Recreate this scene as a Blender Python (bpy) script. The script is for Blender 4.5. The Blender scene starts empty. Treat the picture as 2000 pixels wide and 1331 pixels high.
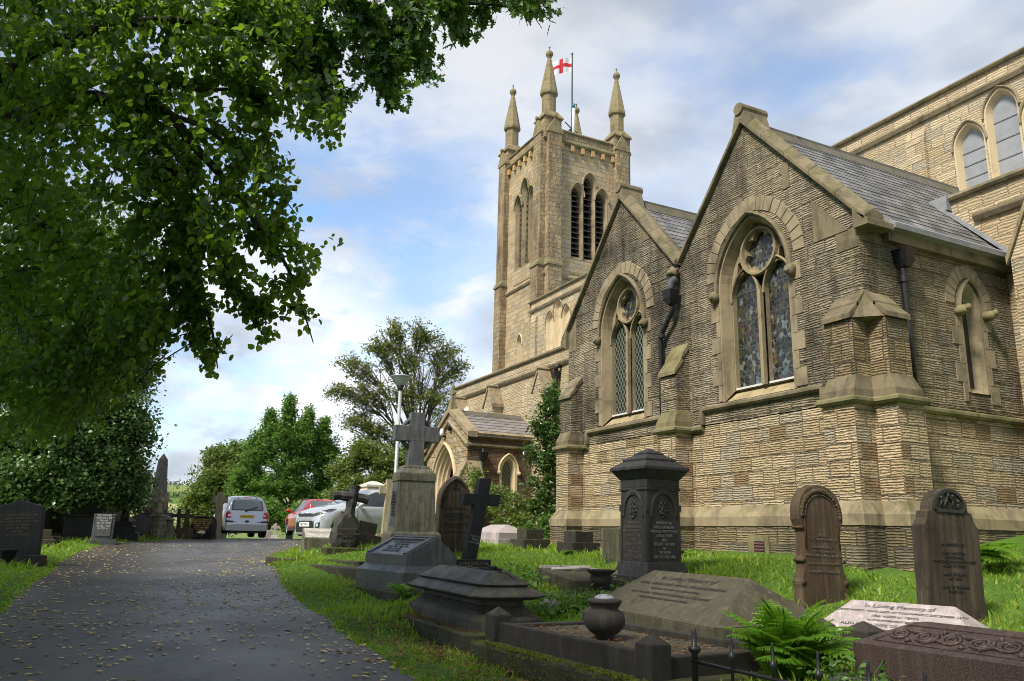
import bpy, bmesh, math, random
import numpy as np
from mathutils import Vector, Matrix, geometry
from mathutils.bvhtree import BVHTree
R = math.radians
rng = np.random.default_rng(11)
random.seed(7)
sc = bpy.context.scene
COL = sc.collection

# ------------------------------------------------------------------ camera
FPX, EYE = 1567.58, 1.30
YAW, PIT, ROL = 1.10685138, 0.239771869, 0.0228757382
fwd = Vector((-math.sin(YAW) * math.cos(PIT), math.cos(YAW) * math.cos(PIT), math.sin(PIT)))
rgt = fwd.cross(Vector((0, 0, 1))).normalized()
upv = rgt.cross(fwd)
CR = rgt * math.cos(ROL) + upv * math.sin(ROL)
CU = -rgt * math.sin(ROL) + upv * math.cos(ROL)
cam = bpy.data.cameras.new('camera')
cam.lens = FPX / 2000 * 36.0
cam.sensor_width = 36
cam.clip_start, cam.clip_end = 0.05, 9000
camo = bpy.data.objects.new('camera', cam)
camo.matrix_world = Matrix(((CR.x, CU.x, -fwd.x, 0), (CR.y, CU.y, -fwd.y, 0), (CR.z, CU.z, -fwd.z, EYE), (0, 0, 0, 1)))
COL.objects.link(camo)
sc.camera = camo

# ------------------------------------------------------------------ sky, sun, exposure
SUN_EL, SUN_AZ = R(50), R(159)          # azimuth clockwise from +Y
wd = bpy.data.worlds.new('World')
sc.world = wd
wd.use_nodes = True
wn, wl = wd.node_tree.nodes, wd.node_tree.links
wn.clear()
def wnode(t, **k):
    n = wn.new(t)
    for a, b in k.items():
        setattr(n, a, b)
    return n
sky = wnode('ShaderNodeTexSky', sky_type='NISHITA', sun_disc=False, sun_elevation=SUN_EL, sun_rotation=SUN_AZ)
sky.air_density, sky.dust_density, sky.ozone_density = 1.0, 0.6, 2.0
tc = wnode('ShaderNodeTexCoord')
sep = wnode('ShaderNodeSeparateXYZ')
wl.new(tc.outputs['Generated'], sep.inputs[0])
def wmath(op, a, b=None, clamp=False):
    n = wnode('ShaderNodeMath', operation=op, use_clamp=clamp)
    for i, x in enumerate((a, b)):
        if x is None:
            continue
        if isinstance(x, (int, float)):
            n.inputs[i].default_value = x
        else:
            wl.new(x, n.inputs[i])
    return n.outputs[0]
zc = wmath('ADD', wmath('MAXIMUM', sep.outputs[2], 0.0), 0.42)
cmb = wnode('ShaderNodeCombineXYZ')
wl.new(wmath('DIVIDE', sep.outputs[0], zc), cmb.inputs[0])
wl.new(wmath('DIVIDE', sep.outputs[1], zc), cmb.inputs[1])
wl.new(wmath('MULTIPLY', sep.outputs[2], 1.6), cmb.inputs[2])
def wnoise(scale, detail, rough, off):
    mp = wnode('ShaderNodeMapping')
    mp.inputs['Location'].default_value = off
    wl.new(cmb.outputs[0], mp.inputs[0])
    n = wnode('ShaderNodeTexNoise')
    n.inputs['Scale'].default_value = scale
    n.inputs['Detail'].default_value = detail
    n.inputs['Roughness'].default_value = rough
    n.inputs['Distortion'].default_value = 0.25
    wl.new(mp.outputs[0], n.inputs['Vector'])
    return n.outputs['Fac']
def wramp(fac, stops):
    n = wnode('ShaderNodeValToRGB')
    cr = n.color_ramp
    while len(cr.elements) < len(stops):
        cr.elements.new(0.5)
    for e, (p, c) in zip(cr.elements, stops):
        e.position = p
        e.color = (c, c, c, 1) if isinstance(c, (int, float)) else (*c, 1)
    wl.new(fac, n.inputs[0])
    return n.outputs[0]
cover = wramp(wnoise(1.9, 9, 0.55, (3.3, 1.2, 0.4)), [(0.37, 0.30), (0.47, 0.80), (0.56, 1.0)])
tone = wramp(wnoise(2.3, 8, 0.52, (8.0, 4.4, 2.0)), [(0.38, (2.9, 3.3, 4.0)), (0.50, (4.2, 4.6, 5.3)), (0.61, (6.2, 6.4, 6.75))])
low = wramp(sep.outputs[2], [(0.0, 0.30), (0.10, 0.12), (0.30, 0.0)])
# a clearer patch of blue left of the tower and a bank of bright cumulus low down
def toward(u, v, c0, c1):
    d = (fwd + CR * ((u - 1000) / FPX) - CU * ((v - 665.5) / FPX)).normalized()
    n = wnode('ShaderNodeVectorMath', operation='DOT_PRODUCT')
    wl.new(tc.outputs['Generated'], n.inputs[0])
    n.inputs[1].default_value = d
    return wramp(n.outputs['Value'], [(math.cos(R(c0)), 0.0), (math.cos(R(c1)), 1.0)])
blue = wmath('MULTIPLY', wmath('MAXIMUM', toward(770, 470, 13, 3), wmath('MULTIPLY', toward(480, 640, 9, 2), 0.8)), wramp(wnoise(4.5, 6, 0.6, (1.0, 2.0, 5.0)), [(0.42, 0.0), (0.58, 1.0)]))
cum = wmath('MULTIPLY', toward(590, 720, 10, 2), wramp(wnoise(5.0, 7, 0.6, (6.0, 2.5, 1.0)), [(0.44, 0.0), (0.54, 1.0)]))
cov2 = wmath('MAXIMUM', wmath('SUBTRACT', cover, wmath('MULTIPLY', blue, 0.75)), wmath('MAXIMUM', low, cum), True)
tonec = wnode('ShaderNodeMixRGB')
wl.new(cum, tonec.inputs[0])
wl.new(tone, tonec.inputs[1])
tonec.inputs[2].default_value = (6.9, 7.0, 7.2, 1)
tone = tonec.outputs[0]
shade = wmath('MULTIPLY', wramp(sep.outputs[2], [(0.15, 1.0), (0.65, 0.64)]), wmath('SUBTRACT', 1.0, wmath('MULTIPLY', toward(330, 830, 9, 2), wramp(wnoise(3.2, 5, 0.5, (2.0, 7.0, 3.0)), [(0.40, 0.05), (0.60, 0.42)]))))
tmul = wnode('ShaderNodeMixRGB', blend_type='MULTIPLY')
tmul.inputs[0].default_value = 1.0
wl.new(tone, tmul.inputs[1])
wl.new(shade, tmul.inputs[2])
tone = tmul.outputs[0]
mx = wnode('ShaderNodeMixRGB')
wl.new(cov2, mx.inputs[0])
skyb = wnode('ShaderNodeMixRGB', blend_type='MULTIPLY')
skyb.inputs[0].default_value = 1.0
skyb.inputs[2].default_value = (1.45, 1.5, 1.5, 1)
wl.new(sky.outputs[0], skyb.inputs[1])
wl.new(skyb.outputs[0], mx.inputs[1])
wl.new(tone, mx.inputs[2])
bg = wnode('ShaderNodeBackground')
bg.inputs['Strength'].default_value = 0.10
wl.new(mx.outputs[0], bg.inputs['Color'])
wo = wnode('ShaderNodeOutputWorld')
wl.new(bg.outputs[0], wo.inputs['Surface'])

sun = bpy.data.lights.new('sun', 'SUN')
sun.energy, sun.angle, sun.color = 3.2, R(12), (1.0, 0.94, 0.84)
suno = bpy.data.objects.new('sun', sun)
sd = Vector((math.sin(SUN_AZ) * math.cos(SUN_EL), math.cos(SUN_AZ) * math.cos(SUN_EL), math.sin(SUN_EL)))
suno.rotation_euler = (-sd).to_track_quat('-Z', 'Y').to_euler()
suno.location = (0, -20, 40)
COL.objects.link(suno)
vs = sc.view_settings
vs.view_transform, vs.look, vs.exposure, vs.gamma, vs.use_curve_mapping = 'Standard', 'None', 0.88, 1.0, False
sc.cycles.max_bounces = 8
sc.cycles.transparent_max_bounces = 8
sc.cycles.use_denoising = True
sc.cycles.filter_width = 1.0

# ------------------------------------------------------------------ pixel rays -> places (source photo 2000 x 1331)
def ray(u, v):
    return fwd + CR * ((u - 1000) / FPX) - CU * ((v - 665.5) / FPX)
def at(u, v, d):
    return ray(u, v) * d + Vector((0, 0, EYE))
SF = Vector((fwd.x, fwd.y, 0)).normalized()
def sfwd(x, y):
    return SF.x * x + SF.y * y

# ------------------------------------------------------------------ mesh helpers
PW = {}
class MB:
    def __init__(s):
        s.v, s.f = [], []
    def add(s, vs_, fs_):
        o = len(s.v)
        s.v += [tuple(p) for p in vs_]
        s.f += [tuple(i + o for i in q) for q in fs_]
        return s
    def poly(s, pts):
        return s.add(pts, [range(len(pts))])
    def box(s, x0, x1, y0, y1, z0, z1):
        return s.add([(x0, y0, z0), (x1, y0, z0), (x1, y1, z0), (x0, y1, z0), (x0, y0, z1), (x1, y0, z1), (x1, y1, z1), (x0, y1, z1)],
                     [(3, 2, 1, 0), (4, 5, 6, 7), (0, 1, 5, 4), (1, 2, 6, 5), (2, 3, 7, 6), (3, 0, 4, 7)])
    def frus(s, x0, x1, y0, y1, z0, a0, a1, b0, b1, z1):
        return s.add([(x0, y0, z0), (x1, y0, z0), (x1, y1, z0), (x0, y1, z0), (a0, b0, z1), (a1, b0, z1), (a1, b1, z1), (a0, b1, z1)],
                     [(3, 2, 1, 0), (4, 5, 6, 7), (0, 1, 5, 4), (1, 2, 6, 5), (2, 3, 7, 6), (3, 0, 4, 7)])
    def prism(s, pts, vec):
        n = len(pts)
        vec = Vector(vec)
        a = [Vector(p) for p in pts]
        b = [p + vec for p in a]
        return s.add(a + b, [tuple(range(n))[::-1], tuple(range(n, 2 * n))] + [(i, (i + 1) % n, (i + 1) % n + n, i + n) for i in range(n)])
    def tube(s, pts, rad, n=8, cap=True):
        pts = [Vector(p) for p in pts]
        if isinstance(rad, (int, float)):
            rad = [rad] * len(pts)
        rings, ref = [], None
        for i, p in enumerate(pts):
            t = (pts[min(i + 1, len(pts) - 1)] - pts[max(i - 1, 0)])
            t = t.normalized() if t.length > 1e-9 else Vector((0, 0, 1))
            if ref is None:
                ref = Vector((1, 0, 0)) if abs(t.x) < 0.8 else Vector((0, 1, 0))
            a = (ref - t * ref.dot(t)).normalized()
            b = t.cross(a)
            ref = a
            rings.append([p + (a * math.cos(2 * math.pi * k / n) + b * math.sin(2 * math.pi * k / n)) * rad[i] for k in range(n)])
        vs_ = [q for r_ in rings for q in r_]
        fs_ = [(i * n + k, i * n + (k + 1) % n, (i + 1) * n + (k + 1) % n, (i + 1) * n + k) for i in range(len(pts) - 1) for k in range(n)]
        if cap:
            fs_ += [tuple(range(n))[::-1], tuple(range((len(pts) - 1) * n, len(pts) * n))]
        return s.add(vs_, fs_)
    def lathe(s, prof, c=(0, 0, 0), n=24, ph=0.0):
        vs_ = [(c[0] + r_ * math.cos(ph + 2 * math.pi * k / n), c[1] + r_ * math.sin(ph + 2 * math.pi * k / n), c[2] + z) for r_, z in prof for k in range(n)]
        fs_ = [(i * n + k, i * n + (k + 1) % n, (i + 1) * n + (k + 1) % n, (i + 1) * n + k) for i in range(len(prof) - 1) for k in range(n)]
        fs_ += [tuple(range(n))[::-1], tuple(range((len(prof) - 1) * n, len(prof) * n))]
        return s.add(vs_, fs_)
    def ball(s, c, r_, jit=0.0, n=10, sc_=(1, 1, 1)):
        prof = []
        vs_, fs_ = [], []
        m = n // 2 + 2
        for i in range(m + 1):
            th = math.pi * i / m
            for k in range(n):
                j = 1 + random.uniform(-jit, jit)
                ph = 2 * math.pi * k / n
                vs_.append((c[0] + r_ * j * sc_[0] * math.sin(th) * math.cos(ph), c[1] + r_ * j * sc_[1] * math.sin(th) * math.sin(ph), c[2] + r_ * j * sc_[2] * math.cos(th)))
        for i in range(m):
            for k in range(n):
                fs_.append((i * n + k, (i + 1) * n + k, (i + 1) * n + (k + 1) % n, i * n + (k + 1) % n))
        return s.add(vs_, fs_)
    def wall(s, o, eu, ev, en, outline, holes=(), depth=0.3, rim=True):
        """flat face in the plane o + a*eu + b*ev with holes; reveals and rim run along en (into the wall)"""
        o, eu, ev, en = Vector(o), Vector(eu), Vector(ev), Vector(en)
        loops = [list(outline)] + [list(h) for h in holes]
        flat = [p for l in loops for p in l]
        tris = geometry.tessellate_polygon([[Vector((p[0], p[1], 0)) for p in l] for l in loops])
        P = [o + eu * p[0] + ev * p[1] for p in flat]
        s.add(P, [tuple(t) for t in tris])
        k = 0
        for li, l in enumerate(loops):
            n = len(l)
            if li > 0 or rim:
                a = P[k:k + n]
                b = [p + en * depth for p in a]
                s.add(a + b, [(i, (i + 1) % n, (i + 1) % n + n, i + n) for i in range(n)])
            k += n
        return s
    def plate(s, o, eu, ev, en, outline, holes=(), depth=0.1):
        s.wall(o, eu, ev, en, outline, holes, depth)
        return s.wall(Vector(o) + Vector(en) * depth, eu, ev, en, outline, holes, 0.0, False)
    def strip(s, path, z0, z1):
        for a, b in zip(path[:-1], path[1:]):
            s.poly([(a[0], a[1], z0), (b[0], b[1], z0), (b[0], b[1], z1), (a[0], a[1], z1)])
        return s
    def sweep(s, path, prof, caps=True):
        """horizontal polyline path, profile (out, z): out is to the right of travel"""
        n = len(path)
        rings = []
        for i in range(n):
            ds = []
            if i > 0:
                ds.append((Vector(path[i]) - Vector(path[i - 1])).to_2d().normalized())
            if i < n - 1:
                ds.append((Vector(path[i + 1]) - Vector(path[i])).to_2d().normalized())
            ns = [Vector((d.y, -d.x)) for d in ds]
            m = ns[0] if len(ns) == 1 else (ns[0] + ns[1]) / max(0.3, 1 + ns[0].dot(ns[1]))
            rings.append([(path[i][0] + m.x * o_, path[i][1] + m.y * o_, z) for o_, z in prof])
        k = len(prof)
        fs_ = [(i * k + j, (i + 1) * k + j, (i + 1) * k + (j + 1) % k, i * k + (j + 1) % k) for i in range(n - 1) for j in range(k)]
        if caps:
            fs_ += [tuple(range(k)), tuple(range((n - 1) * k, n * k))[::-1]]
        return s.add([p for r_ in rings for p in r_], fs_)
    def build(s, name, mat, parent=None, world=True, smooth=False, bevel=0.0, fix=True, uv=True):
        V = np.array(s.v, dtype=np.float64).reshape(-1, 3)
        me = bpy.data.meshes.new(name)
        L = V
        if parent is not None and world:
            mi = PW[parent.name].inverted()
            A = np.array(mi.to_3x3())
            L = V @ A.T + np.array(mi.translation)
        me.from_pydata(L.tolist(), [], s.f)
        if uv:
            uvl = me.uv_layers.new(name='UVMap')
            out = []
            for q in s.f:
                p = V[list(q)]
                nrm = np.zeros(3)
                for i in range(len(q)):
                    a, b = p[i], p[(i + 1) % len(q)]
                    nrm += np.array(((a[1] - b[1]) * (a[2] + b[2]), (a[2] - b[2]) * (a[0] + b[0]), (a[0] - b[0]) * (a[1] + b[1])))
                ln = np.linalg.norm(nrm)
                nrm = nrm / ln if ln > 1e-12 else np.array((0, 0, 1.0))
                if abs(nrm[2]) > 0.93:
                    out.append(p[:, :2])
                else:
                    t = np.array((-nrm[1], nrm[0]))
                    t /= np.linalg.norm(t)
                    if t[0] < -0.05 or (abs(t[0]) <= 0.05 and t[1] < 0):
                        t = -t
                    sl = math.sqrt(max(0.05, 1 - nrm[2] ** 2))
                    out.append(np.stack([p[:, 0] * t[0] + p[:, 1] * t[1], p[:, 2] / sl], 1))
            uvl.data.foreach_set('uv', np.concatenate(out).astype(np.float32).ravel())
        if fix:
            bm = bmesh.new()
            bm.from_mesh(me)
            bmesh.ops.recalc_face_normals(bm, faces=bm.faces)
            bm.to_mesh(me)
            bm.free()
        if smooth:
            me.polygons.foreach_set('use_smooth', [True] * len(me.polygons))
        me.materials.append(mat)
        ob = bpy.data.objects.new(name, me)
        COL.objects.link(ob)
        if parent is not None:
            ob.parent = parent
            PW[ob.name] = PW[parent.name]
        else:
            PW[ob.name] = Matrix.Identity(4)
        if bevel:
            md = ob.modifiers.new('bevel', 'BEVEL')
            md.width, md.segments, md.limit_method, md.angle_limit = bevel, 2, 'ANGLE', R(35)
            md.harden_normals = False
        return ob

def np_mesh(name, V, F, mat, parent=None, smooth=False):
    V = np.asarray(V, dtype=np.float64)
    F = np.asarray(F, dtype=np.int32)
    if parent is not None:
        mi = PW[parent.name].inverted()
        V = V @ np.array(mi.to_3x3()).T + np.array(mi.translation)
    me = bpy.data.meshes.new(name)
    me.vertices.add(len(V))
    me.vertices.foreach_set('co', V.astype(np.float32).ravel())
    k = F.shape[1]
    me.loops.add(F.size)
    me.loops.foreach_set('vertex_index', F.ravel())
    me.polygons.add(len(F))
    me.polygons.foreach_set('loop_start', np.arange(0, F.size, k, dtype=np.int32))
    me.update(calc_edges=True)
    if smooth:
        me.polygons.foreach_set('use_smooth', [True] * len(F))
    me.materials.append(mat)
    ob = bpy.data.objects.new(name, me)
    COL.objects.link(ob)
    if parent is not None:
        ob.parent = parent
        PW[ob.name] = PW[parent.name]
    return ob

def tag(o, label=None, cat=None, group=None, kind=None):
    if label: o['label'] = label
    if cat: o['category'] = cat
    if group: o['group'] = group
    if kind: o['kind'] = kind
    return o
def thing(name, label, cat, loc=(0, 0, 0), rotz=0.0, group=None, tilt=(0, 0)):
    o = bpy.data.objects.new(name, None)
    o.empty_display_size = 0.2
    COL.objects.link(o)
    o.location = loc
    o.rotation_euler = (tilt[0], tilt[1], rotz)
    PW[o.name] = Matrix.LocRotScale(Vector(loc), o.rotation_euler, None)
    return tag(o, label, cat, group)
def copy_tree(o, parent=None):
    c = o.copy()
    COL.objects.link(c)
    if parent is not None:
        c.parent = parent
    for ch in list(o.children):
        copy_tree(ch, c)
    return c
def text(parent, body, size, loc, rot, mat, ext=0.002, align='CENTER', name='inscription', spacing=1.0):
    cu = bpy.data.curves.new(name, 'FONT')
    cu.body, cu.size, cu.extrude, cu.align_x, cu.align_y = body, size, ext, align, 'CENTER'
    cu.space_line = spacing
    cu.resolution_u = 2
    cu.materials.append(mat)
    tmp = bpy.data.objects.new(name, cu)
    COL.objects.link(tmp)
    me = bpy.data.meshes.new_from_object(tmp.evaluated_get(bpy.context.evaluated_depsgraph_get()))
    bpy.data.objects.remove(tmp)
    me.materials.clear()
    me.materials.append(mat)
    o = bpy.data.objects.new(name, me)
    COL.objects.link(o)
    o.parent = parent
    o.location = loc
    if isinstance(rot, Matrix):
        o.rotation_euler = rot.to_euler()
    else:
        o.rotation_euler = rot
    return o
EAST = (R(90), 0, R(90))            # lettering on a face that looks towards +x

# ------------------------------------------------------------------ materials
class NT:
    def __init__(s, name):
        s.m = bpy.data.materials.new(name)
        s.m.use_nodes = True
        s.t = s.m.node_tree
        s.t.nodes.clear()
        s.out = s.n('ShaderNodeOutputMaterial')
    def n(s, t, **k):
        x = s.t.nodes.new(t)
        for a, b in k.items():
            setattr(x, a, b)
        return x
    def set(s, sock, v):
        if hasattr(v, 'node'):
            s.t.links.new(v, sock)
        elif isinstance(v, tuple) and len(v) == 3 and sock.type == 'RGBA':
            sock.default_value = (*v, 1)
        else:
            sock.default_value = v
    def math(s, op, a, b=0.0, clamp=False):
        x = s.n('ShaderNodeMath', operation=op, use_clamp=clamp)
        s.set(x.inputs[0], a)
        s.set(x.inputs[1], b)
        return x.outputs[0]
    def mix(s, fac, a, b, mode='MIX'):
        x = s.n('ShaderNodeMixRGB', blend_type=mode)
        s.set(x.inputs[0], fac)
        s.set(x.inputs[1], a)
        s.set(x.inputs[2], b)
        return x.outputs[0]
    def coord(s, which='Object', scale=(1, 1, 1), loc=(0, 0, 0)):
        c = s.n('ShaderNodeTexCoord')
        m = s.n('ShaderNodeMapping')
        m.inputs['Scale'].default_value = scale
        m.inputs['Location'].default_value = loc
        s.t.links.new(c.outputs[which], m.inputs[0])
        return m.outputs[0]
    def world(s, scale=(1, 1, 1)):
        c = s.n('ShaderNodeNewGeometry')
        m = s.n('ShaderNodeMapping')
        m.inputs['Scale'].default_value = scale
        s.t.links.new(c.outputs['Position'], m.inputs[0])
        return m.outputs[0]
    def noise(s, vec, scale, detail=4, rough=0.55, dist=0.0):
        x = s.n('ShaderNodeTexNoise')
        s.set(x.inputs['Vector'], vec)
        x.inputs['Scale'].default_value = scale
        x.inputs['Detail'].default_value = detail
        x.inputs['Roughness'].default_value = rough
        x.inputs['Distortion'].default_value = dist
        return x.outputs['Fac']
    def ramp(s, fac, stops, interp='LINEAR'):
        x = s.n('ShaderNodeValToRGB')
        cr = x.color_ramp
        cr.interpolation = interp
        while len(cr.elements) < len(stops):
            cr.elements.new(0.5)
        for e, (p, c) in zip(cr.elements, stops):
            e.position = p
            e.color = (c, c, c, 1) if isinstance(c, (int, float)) else (*c, 1)
        s.set(x.inputs[0], fac)
        return x.outputs[0]
    def nz(s):
        g = s.n('ShaderNodeNewGeometry')
        q = s.n('ShaderNodeSeparateXYZ')
        s.t.links.new(g.outputs['Normal'], q.inputs[0])
        return q.outputs[2]
    def island(s):
        return s.n('ShaderNodeNewGeometry').outputs['Random Per Island']
    def bump(s, h, strength=0.5, dist=0.02, normal=None):
        b = s.n('ShaderNodeBump')
        b.inputs['Strength'].default_value = strength
        b.inputs['Distance'].default_value = dist
        s.set(b.inputs['Height'], h)
        if normal is not None:
            s.set(b.inputs['Normal'], normal)
        return b.outputs[0]
    def pbsdf(s, color, rough=0.8, normal=None, metal=0.0, spec=0.4, coat=0.0, emit=None, es=0.0):
        p = s.n('ShaderNodeBsdfPrincipled')
        s.set(p.inputs['Base Color'], color)
        s.set(p.inputs['Roughness'], rough)
        s.set(p.inputs['Metallic'], metal)
        s.set(p.inputs['Specular IOR Level'], spec)
        s.set(p.inputs['Coat Weight'], coat)
        if normal is not None:
            s.set(p.inputs['Normal'], normal)
        return p.outputs[0]
    def done(s, sh):
        s.t.links.new(sh, s.out.inputs['Surface'])
        return s.m

def plain(name, color, rough=0.5, metal=0.0, spec=0.5, coat=0.0, grain=0.0, gscale=40):
    t = NT(name)
    c, nrm = color, None
    if grain:
        v = t.coord('Object')
        nz_ = t.noise(v, gscale, 5)
        c = t.mix(t.ramp(nz_, [(0.35, 0.0), (0.65, 1.0)]), tuple(x * (1 - grain) for x in color), tuple(min(1, x * (1 + grain)) for x in color))
        nrm = t.bump(nz_, 0.25, 0.004)
    return t.done(t.pbsdf(c, rough, nrm, metal, spec, coat))

def masonry(name, a, b, dark, row=0.25, bw=0.5, dirt=0.3, moss=0.1, furrow=1.0, fper=0.042, joint=(0.12, 0.10, 0.08), rust=0.0, streak=0.5, jw=0.011, special=None, bd=0.034, jm=0.75):
    """coursed rock-faced stone: random stone tones, punched furrows, soot and moss stains; UV is in metres"""
    t = NT(name)
    uv = t.coord('UV')
    wob = t.n('ShaderNodeVectorMath', operation='ADD')
    t.set(wob.inputs[0], uv)
    nn = t.n('ShaderNodeTexNoise')
    t.set(nn.inputs['Vector'], uv)
    nn.inputs['Scale'].default_value = 1.7
    sc_ = t.n('ShaderNodeVectorMath', operation='MULTIPLY')
    t.set(sc_.inputs[0], nn.outputs['Color'])
    sc_.inputs[1].default_value = (0.02, 0.014, 0)
    t.set(wob.inputs[1], sc_.outputs[0])
    br = t.n('ShaderNodeTexBrick')
    br.offset, br.offset_frequency, br.squash, br.squash_frequency = 0.43, 2, 0.72, 3
    t.set(br.inputs['Vector'], wob.outputs[0])
    br.inputs['Color1'].default_value = (0, 0, 0, 1)
    br.inputs['Color2'].default_value = (1, 1, 1, 1)
    br.inputs['Mortar'].default_value = (0.5, 0.5, 0.5, 1)
    br.inputs['Scale'].default_value = 1.0
    br.inputs['Mortar Size'].default_value = jw
    br.inputs['Mortar Smooth'].default_value = 0.35
    br.inputs['Brick Width'].default_value = bw
    br.inputs['Row Height'].default_value = row
    var = br.outputs['Color']
    mort = br.outputs['Fac']
    gr = tuple(sum(a) / 3 * k for k in (0.92, 0.82, 0.62))
    col = t.ramp(var, [(0.0, a), (0.25, tuple((p + q) / 2 for p, q in zip(a, b))), (0.45, b), (0.62, gr), (0.80, tuple(x * 1.1 for x in a)), (1.0, tuple(x * 0.82 for x in a))])
    if special:
        col = t.mix(t.ramp(var, [(0.90, 0.0), (0.93, 0.75)]), col, special)
    v3 = t.world()
    big = t.noise(v3, 0.55, 6, 0.62, 0.3)
    fine = t.noise(uv, 16, 6, 0.7)
    col = t.mix(t.ramp(fine, [(0.30, 0.45), (0.70, 0.0)]), col, tuple(x * 0.45 for x in a))
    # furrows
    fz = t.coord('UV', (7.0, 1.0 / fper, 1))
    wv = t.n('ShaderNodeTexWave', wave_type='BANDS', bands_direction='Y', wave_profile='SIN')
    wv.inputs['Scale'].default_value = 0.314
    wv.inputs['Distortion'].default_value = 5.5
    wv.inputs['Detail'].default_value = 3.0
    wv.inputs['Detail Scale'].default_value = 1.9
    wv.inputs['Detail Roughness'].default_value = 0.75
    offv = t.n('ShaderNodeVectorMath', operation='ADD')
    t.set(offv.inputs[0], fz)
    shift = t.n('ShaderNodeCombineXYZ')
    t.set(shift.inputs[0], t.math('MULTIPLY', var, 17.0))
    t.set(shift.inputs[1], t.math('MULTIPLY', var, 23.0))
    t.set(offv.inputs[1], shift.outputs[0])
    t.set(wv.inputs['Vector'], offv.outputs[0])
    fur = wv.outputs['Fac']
    col = t.mix(t.ramp(fur, [(0.06, 0.66 * furrow), (0.40, 0.0)]), col, tuple(x * 0.22 for x in a))  # furrow shade painted into the colour, together with soot in the grooves
    col = t.mix(t.math('MULTIPLY', mort, jm), col, joint)
    # soot: broad clouds and downward streaks
    sv = t.world((1.6, 1.6, 0.22))
    st = t.noise(sv, 1.6, 6, 0.65)
    soot = t.math('ADD', t.math('MULTIPLY', big, 1 - streak), t.math('MULTIPLY', st, streak))
    col = t.mix(t.ramp(soot, [(0.60 - dirt * 0.30, 0.0), (0.72 - dirt * 0.16, min(0.92, 0.35 + dirt))]), col, dark)
    if moss:
        mm = t.noise(t.world((1, 1, 0.5)), 0.9, 5, 0.6)
        col = t.mix(t.ramp(mm, [(0.70 - moss * 0.25, 0.0), (0.80, min(0.8, moss * 1.6))]), col, (0.085, 0.095, 0.035))
    if rust:
        rr = t.noise(t.world((1.2, 1.2, 0.35)), 1.3, 5, 0.7)
        col = t.mix(t.ramp(rr, [(0.62, 0.0), (0.70, rust)]), col, (0.13, 0.045, 0.025))
    h = t.math('ADD', t.math('MULTIPLY', fur, 0.55 * furrow), t.math('MULTIPLY', fine, 0.75))
    h = t.math('SUBTRACT', h, t.math('MULTIPLY', mort, 1.1))
    h = t.math('ADD', h, t.math('MULTIPLY', var, 0.35))
    nrm = t.bump(h, 1.0, bd)
    return t.done(t.pbsdf(col, 0.92, nrm, spec=0.15))

def ashlar(name, a, dark, moss=0.2, dirt=0.4, joint=0.0):
    t = NT(name)
    v = t.world()
    n1 = t.noise(v, 1.6, 6, 0.65)
    n2 = t.noise(t.world((3, 3, 0.5)), 1.6, 5, 0.6)
    n3 = t.noise(v, 26, 5, 0.7)
    col = t.mix(t.ramp(n3, [(0.3, 0.35), (0.7, 0.0)]), a, tuple(x * 0.6 for x in a))
    col = t.mix(t.ramp(n1, [(0.62 - dirt * 0.25, 0.0), (0.78 - dirt * 0.1, 0.85)]), col, dark)
    col = t.mix(t.ramp(n2, [(0.60 - dirt * 0.12, 0.0), (0.74, 0.7)]), col, tuple(x * 0.8 for x in dark))
    if moss:
        up = t.ramp(t.nz(), [(0.15, 0.15), (0.6, 1.0)])
        m = t.math('MULTIPLY', up, t.ramp(t.noise(v, 2.4, 6, 0.65), [(0.62 - moss * 0.3, 0.0), (0.72, min(1, 0.45 + moss))]))
        col = t.mix(m, col, (0.10, 0.10, 0.028))
    h = n3
    if joint:
        br = t.n('ShaderNodeTexBrick')
        t.set(br.inputs['Vector'], t.coord('UV'))
        br.inputs['Scale'].default_value = 1.0
        br.inputs['Brick Width'].default_value = joint
        br.inputs['Row Height'].default_value = 0.3
        br.inputs['Mortar Size'].default_value = 0.008
        col = t.mix(t.math('MULTIPLY', br.outputs['Fac'], 0.7), col, (0.06, 0.05, 0.04))
    return t.done(t.pbsdf(col, 0.9, t.bump(h, 0.45, 0.012), spec=0.2))

def slates(name, a, b, row=0.2, bw=0.28, moss=0.2):
    t = NT(name)
    uv = t.coord('UV')
    br = t.n('ShaderNodeTexBrick')
    br.offset = 0.5
    t.set(br.inputs['Vector'], uv)
    br.inputs['Color1'].default_value = (0, 0, 0, 1)
    br.inputs['Color2'].default_value = (1, 1, 1, 1)
    br.inputs['Mortar'].default_value = (0.5, 0.5, 0.5, 1)
    br.inputs['Scale'].default_value = 1.0
    br.inputs['Mortar Size'].default_value = 0.006
    br.inputs['Mortar Smooth'].default_value = 0.2
    br.inputs['Brick Width'].default_value = bw
    br.inputs['Row Height'].default_value = row
    col = t.mix(br.outputs['Color'], a, b)
    n1 = t.noise(t.world(), 7, 6, 0.7)
    col = t.mix(t.ramp(n1, [(0.35, 0.4), (0.6, 0.0)]), col, tuple(x * 0.5 for x in a))
    col = t.mix(t.math('MULTIPLY', br.outputs['Fac'], 0.8), col, (0.025, 0.024, 0.022))
    n2 = t.noise(t.world(), 3.1, 7, 0.75)
    col = t.mix(t.ramp(n2, [(0.66 - moss * 0.1, 0.0), (0.70, 0.8)]), col, (0.10, 0.10, 0.035))
    h = t.math('SUBTRACT', t.math('ADD', n1, t.math('MULTIPLY', br.outputs['Color'], 0.6)), br.outputs['Fac'])
    return t.done(t.pbsdf(col, 0.55, t.bump(h, 0.5, 0.012), spec=0.45))

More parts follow.
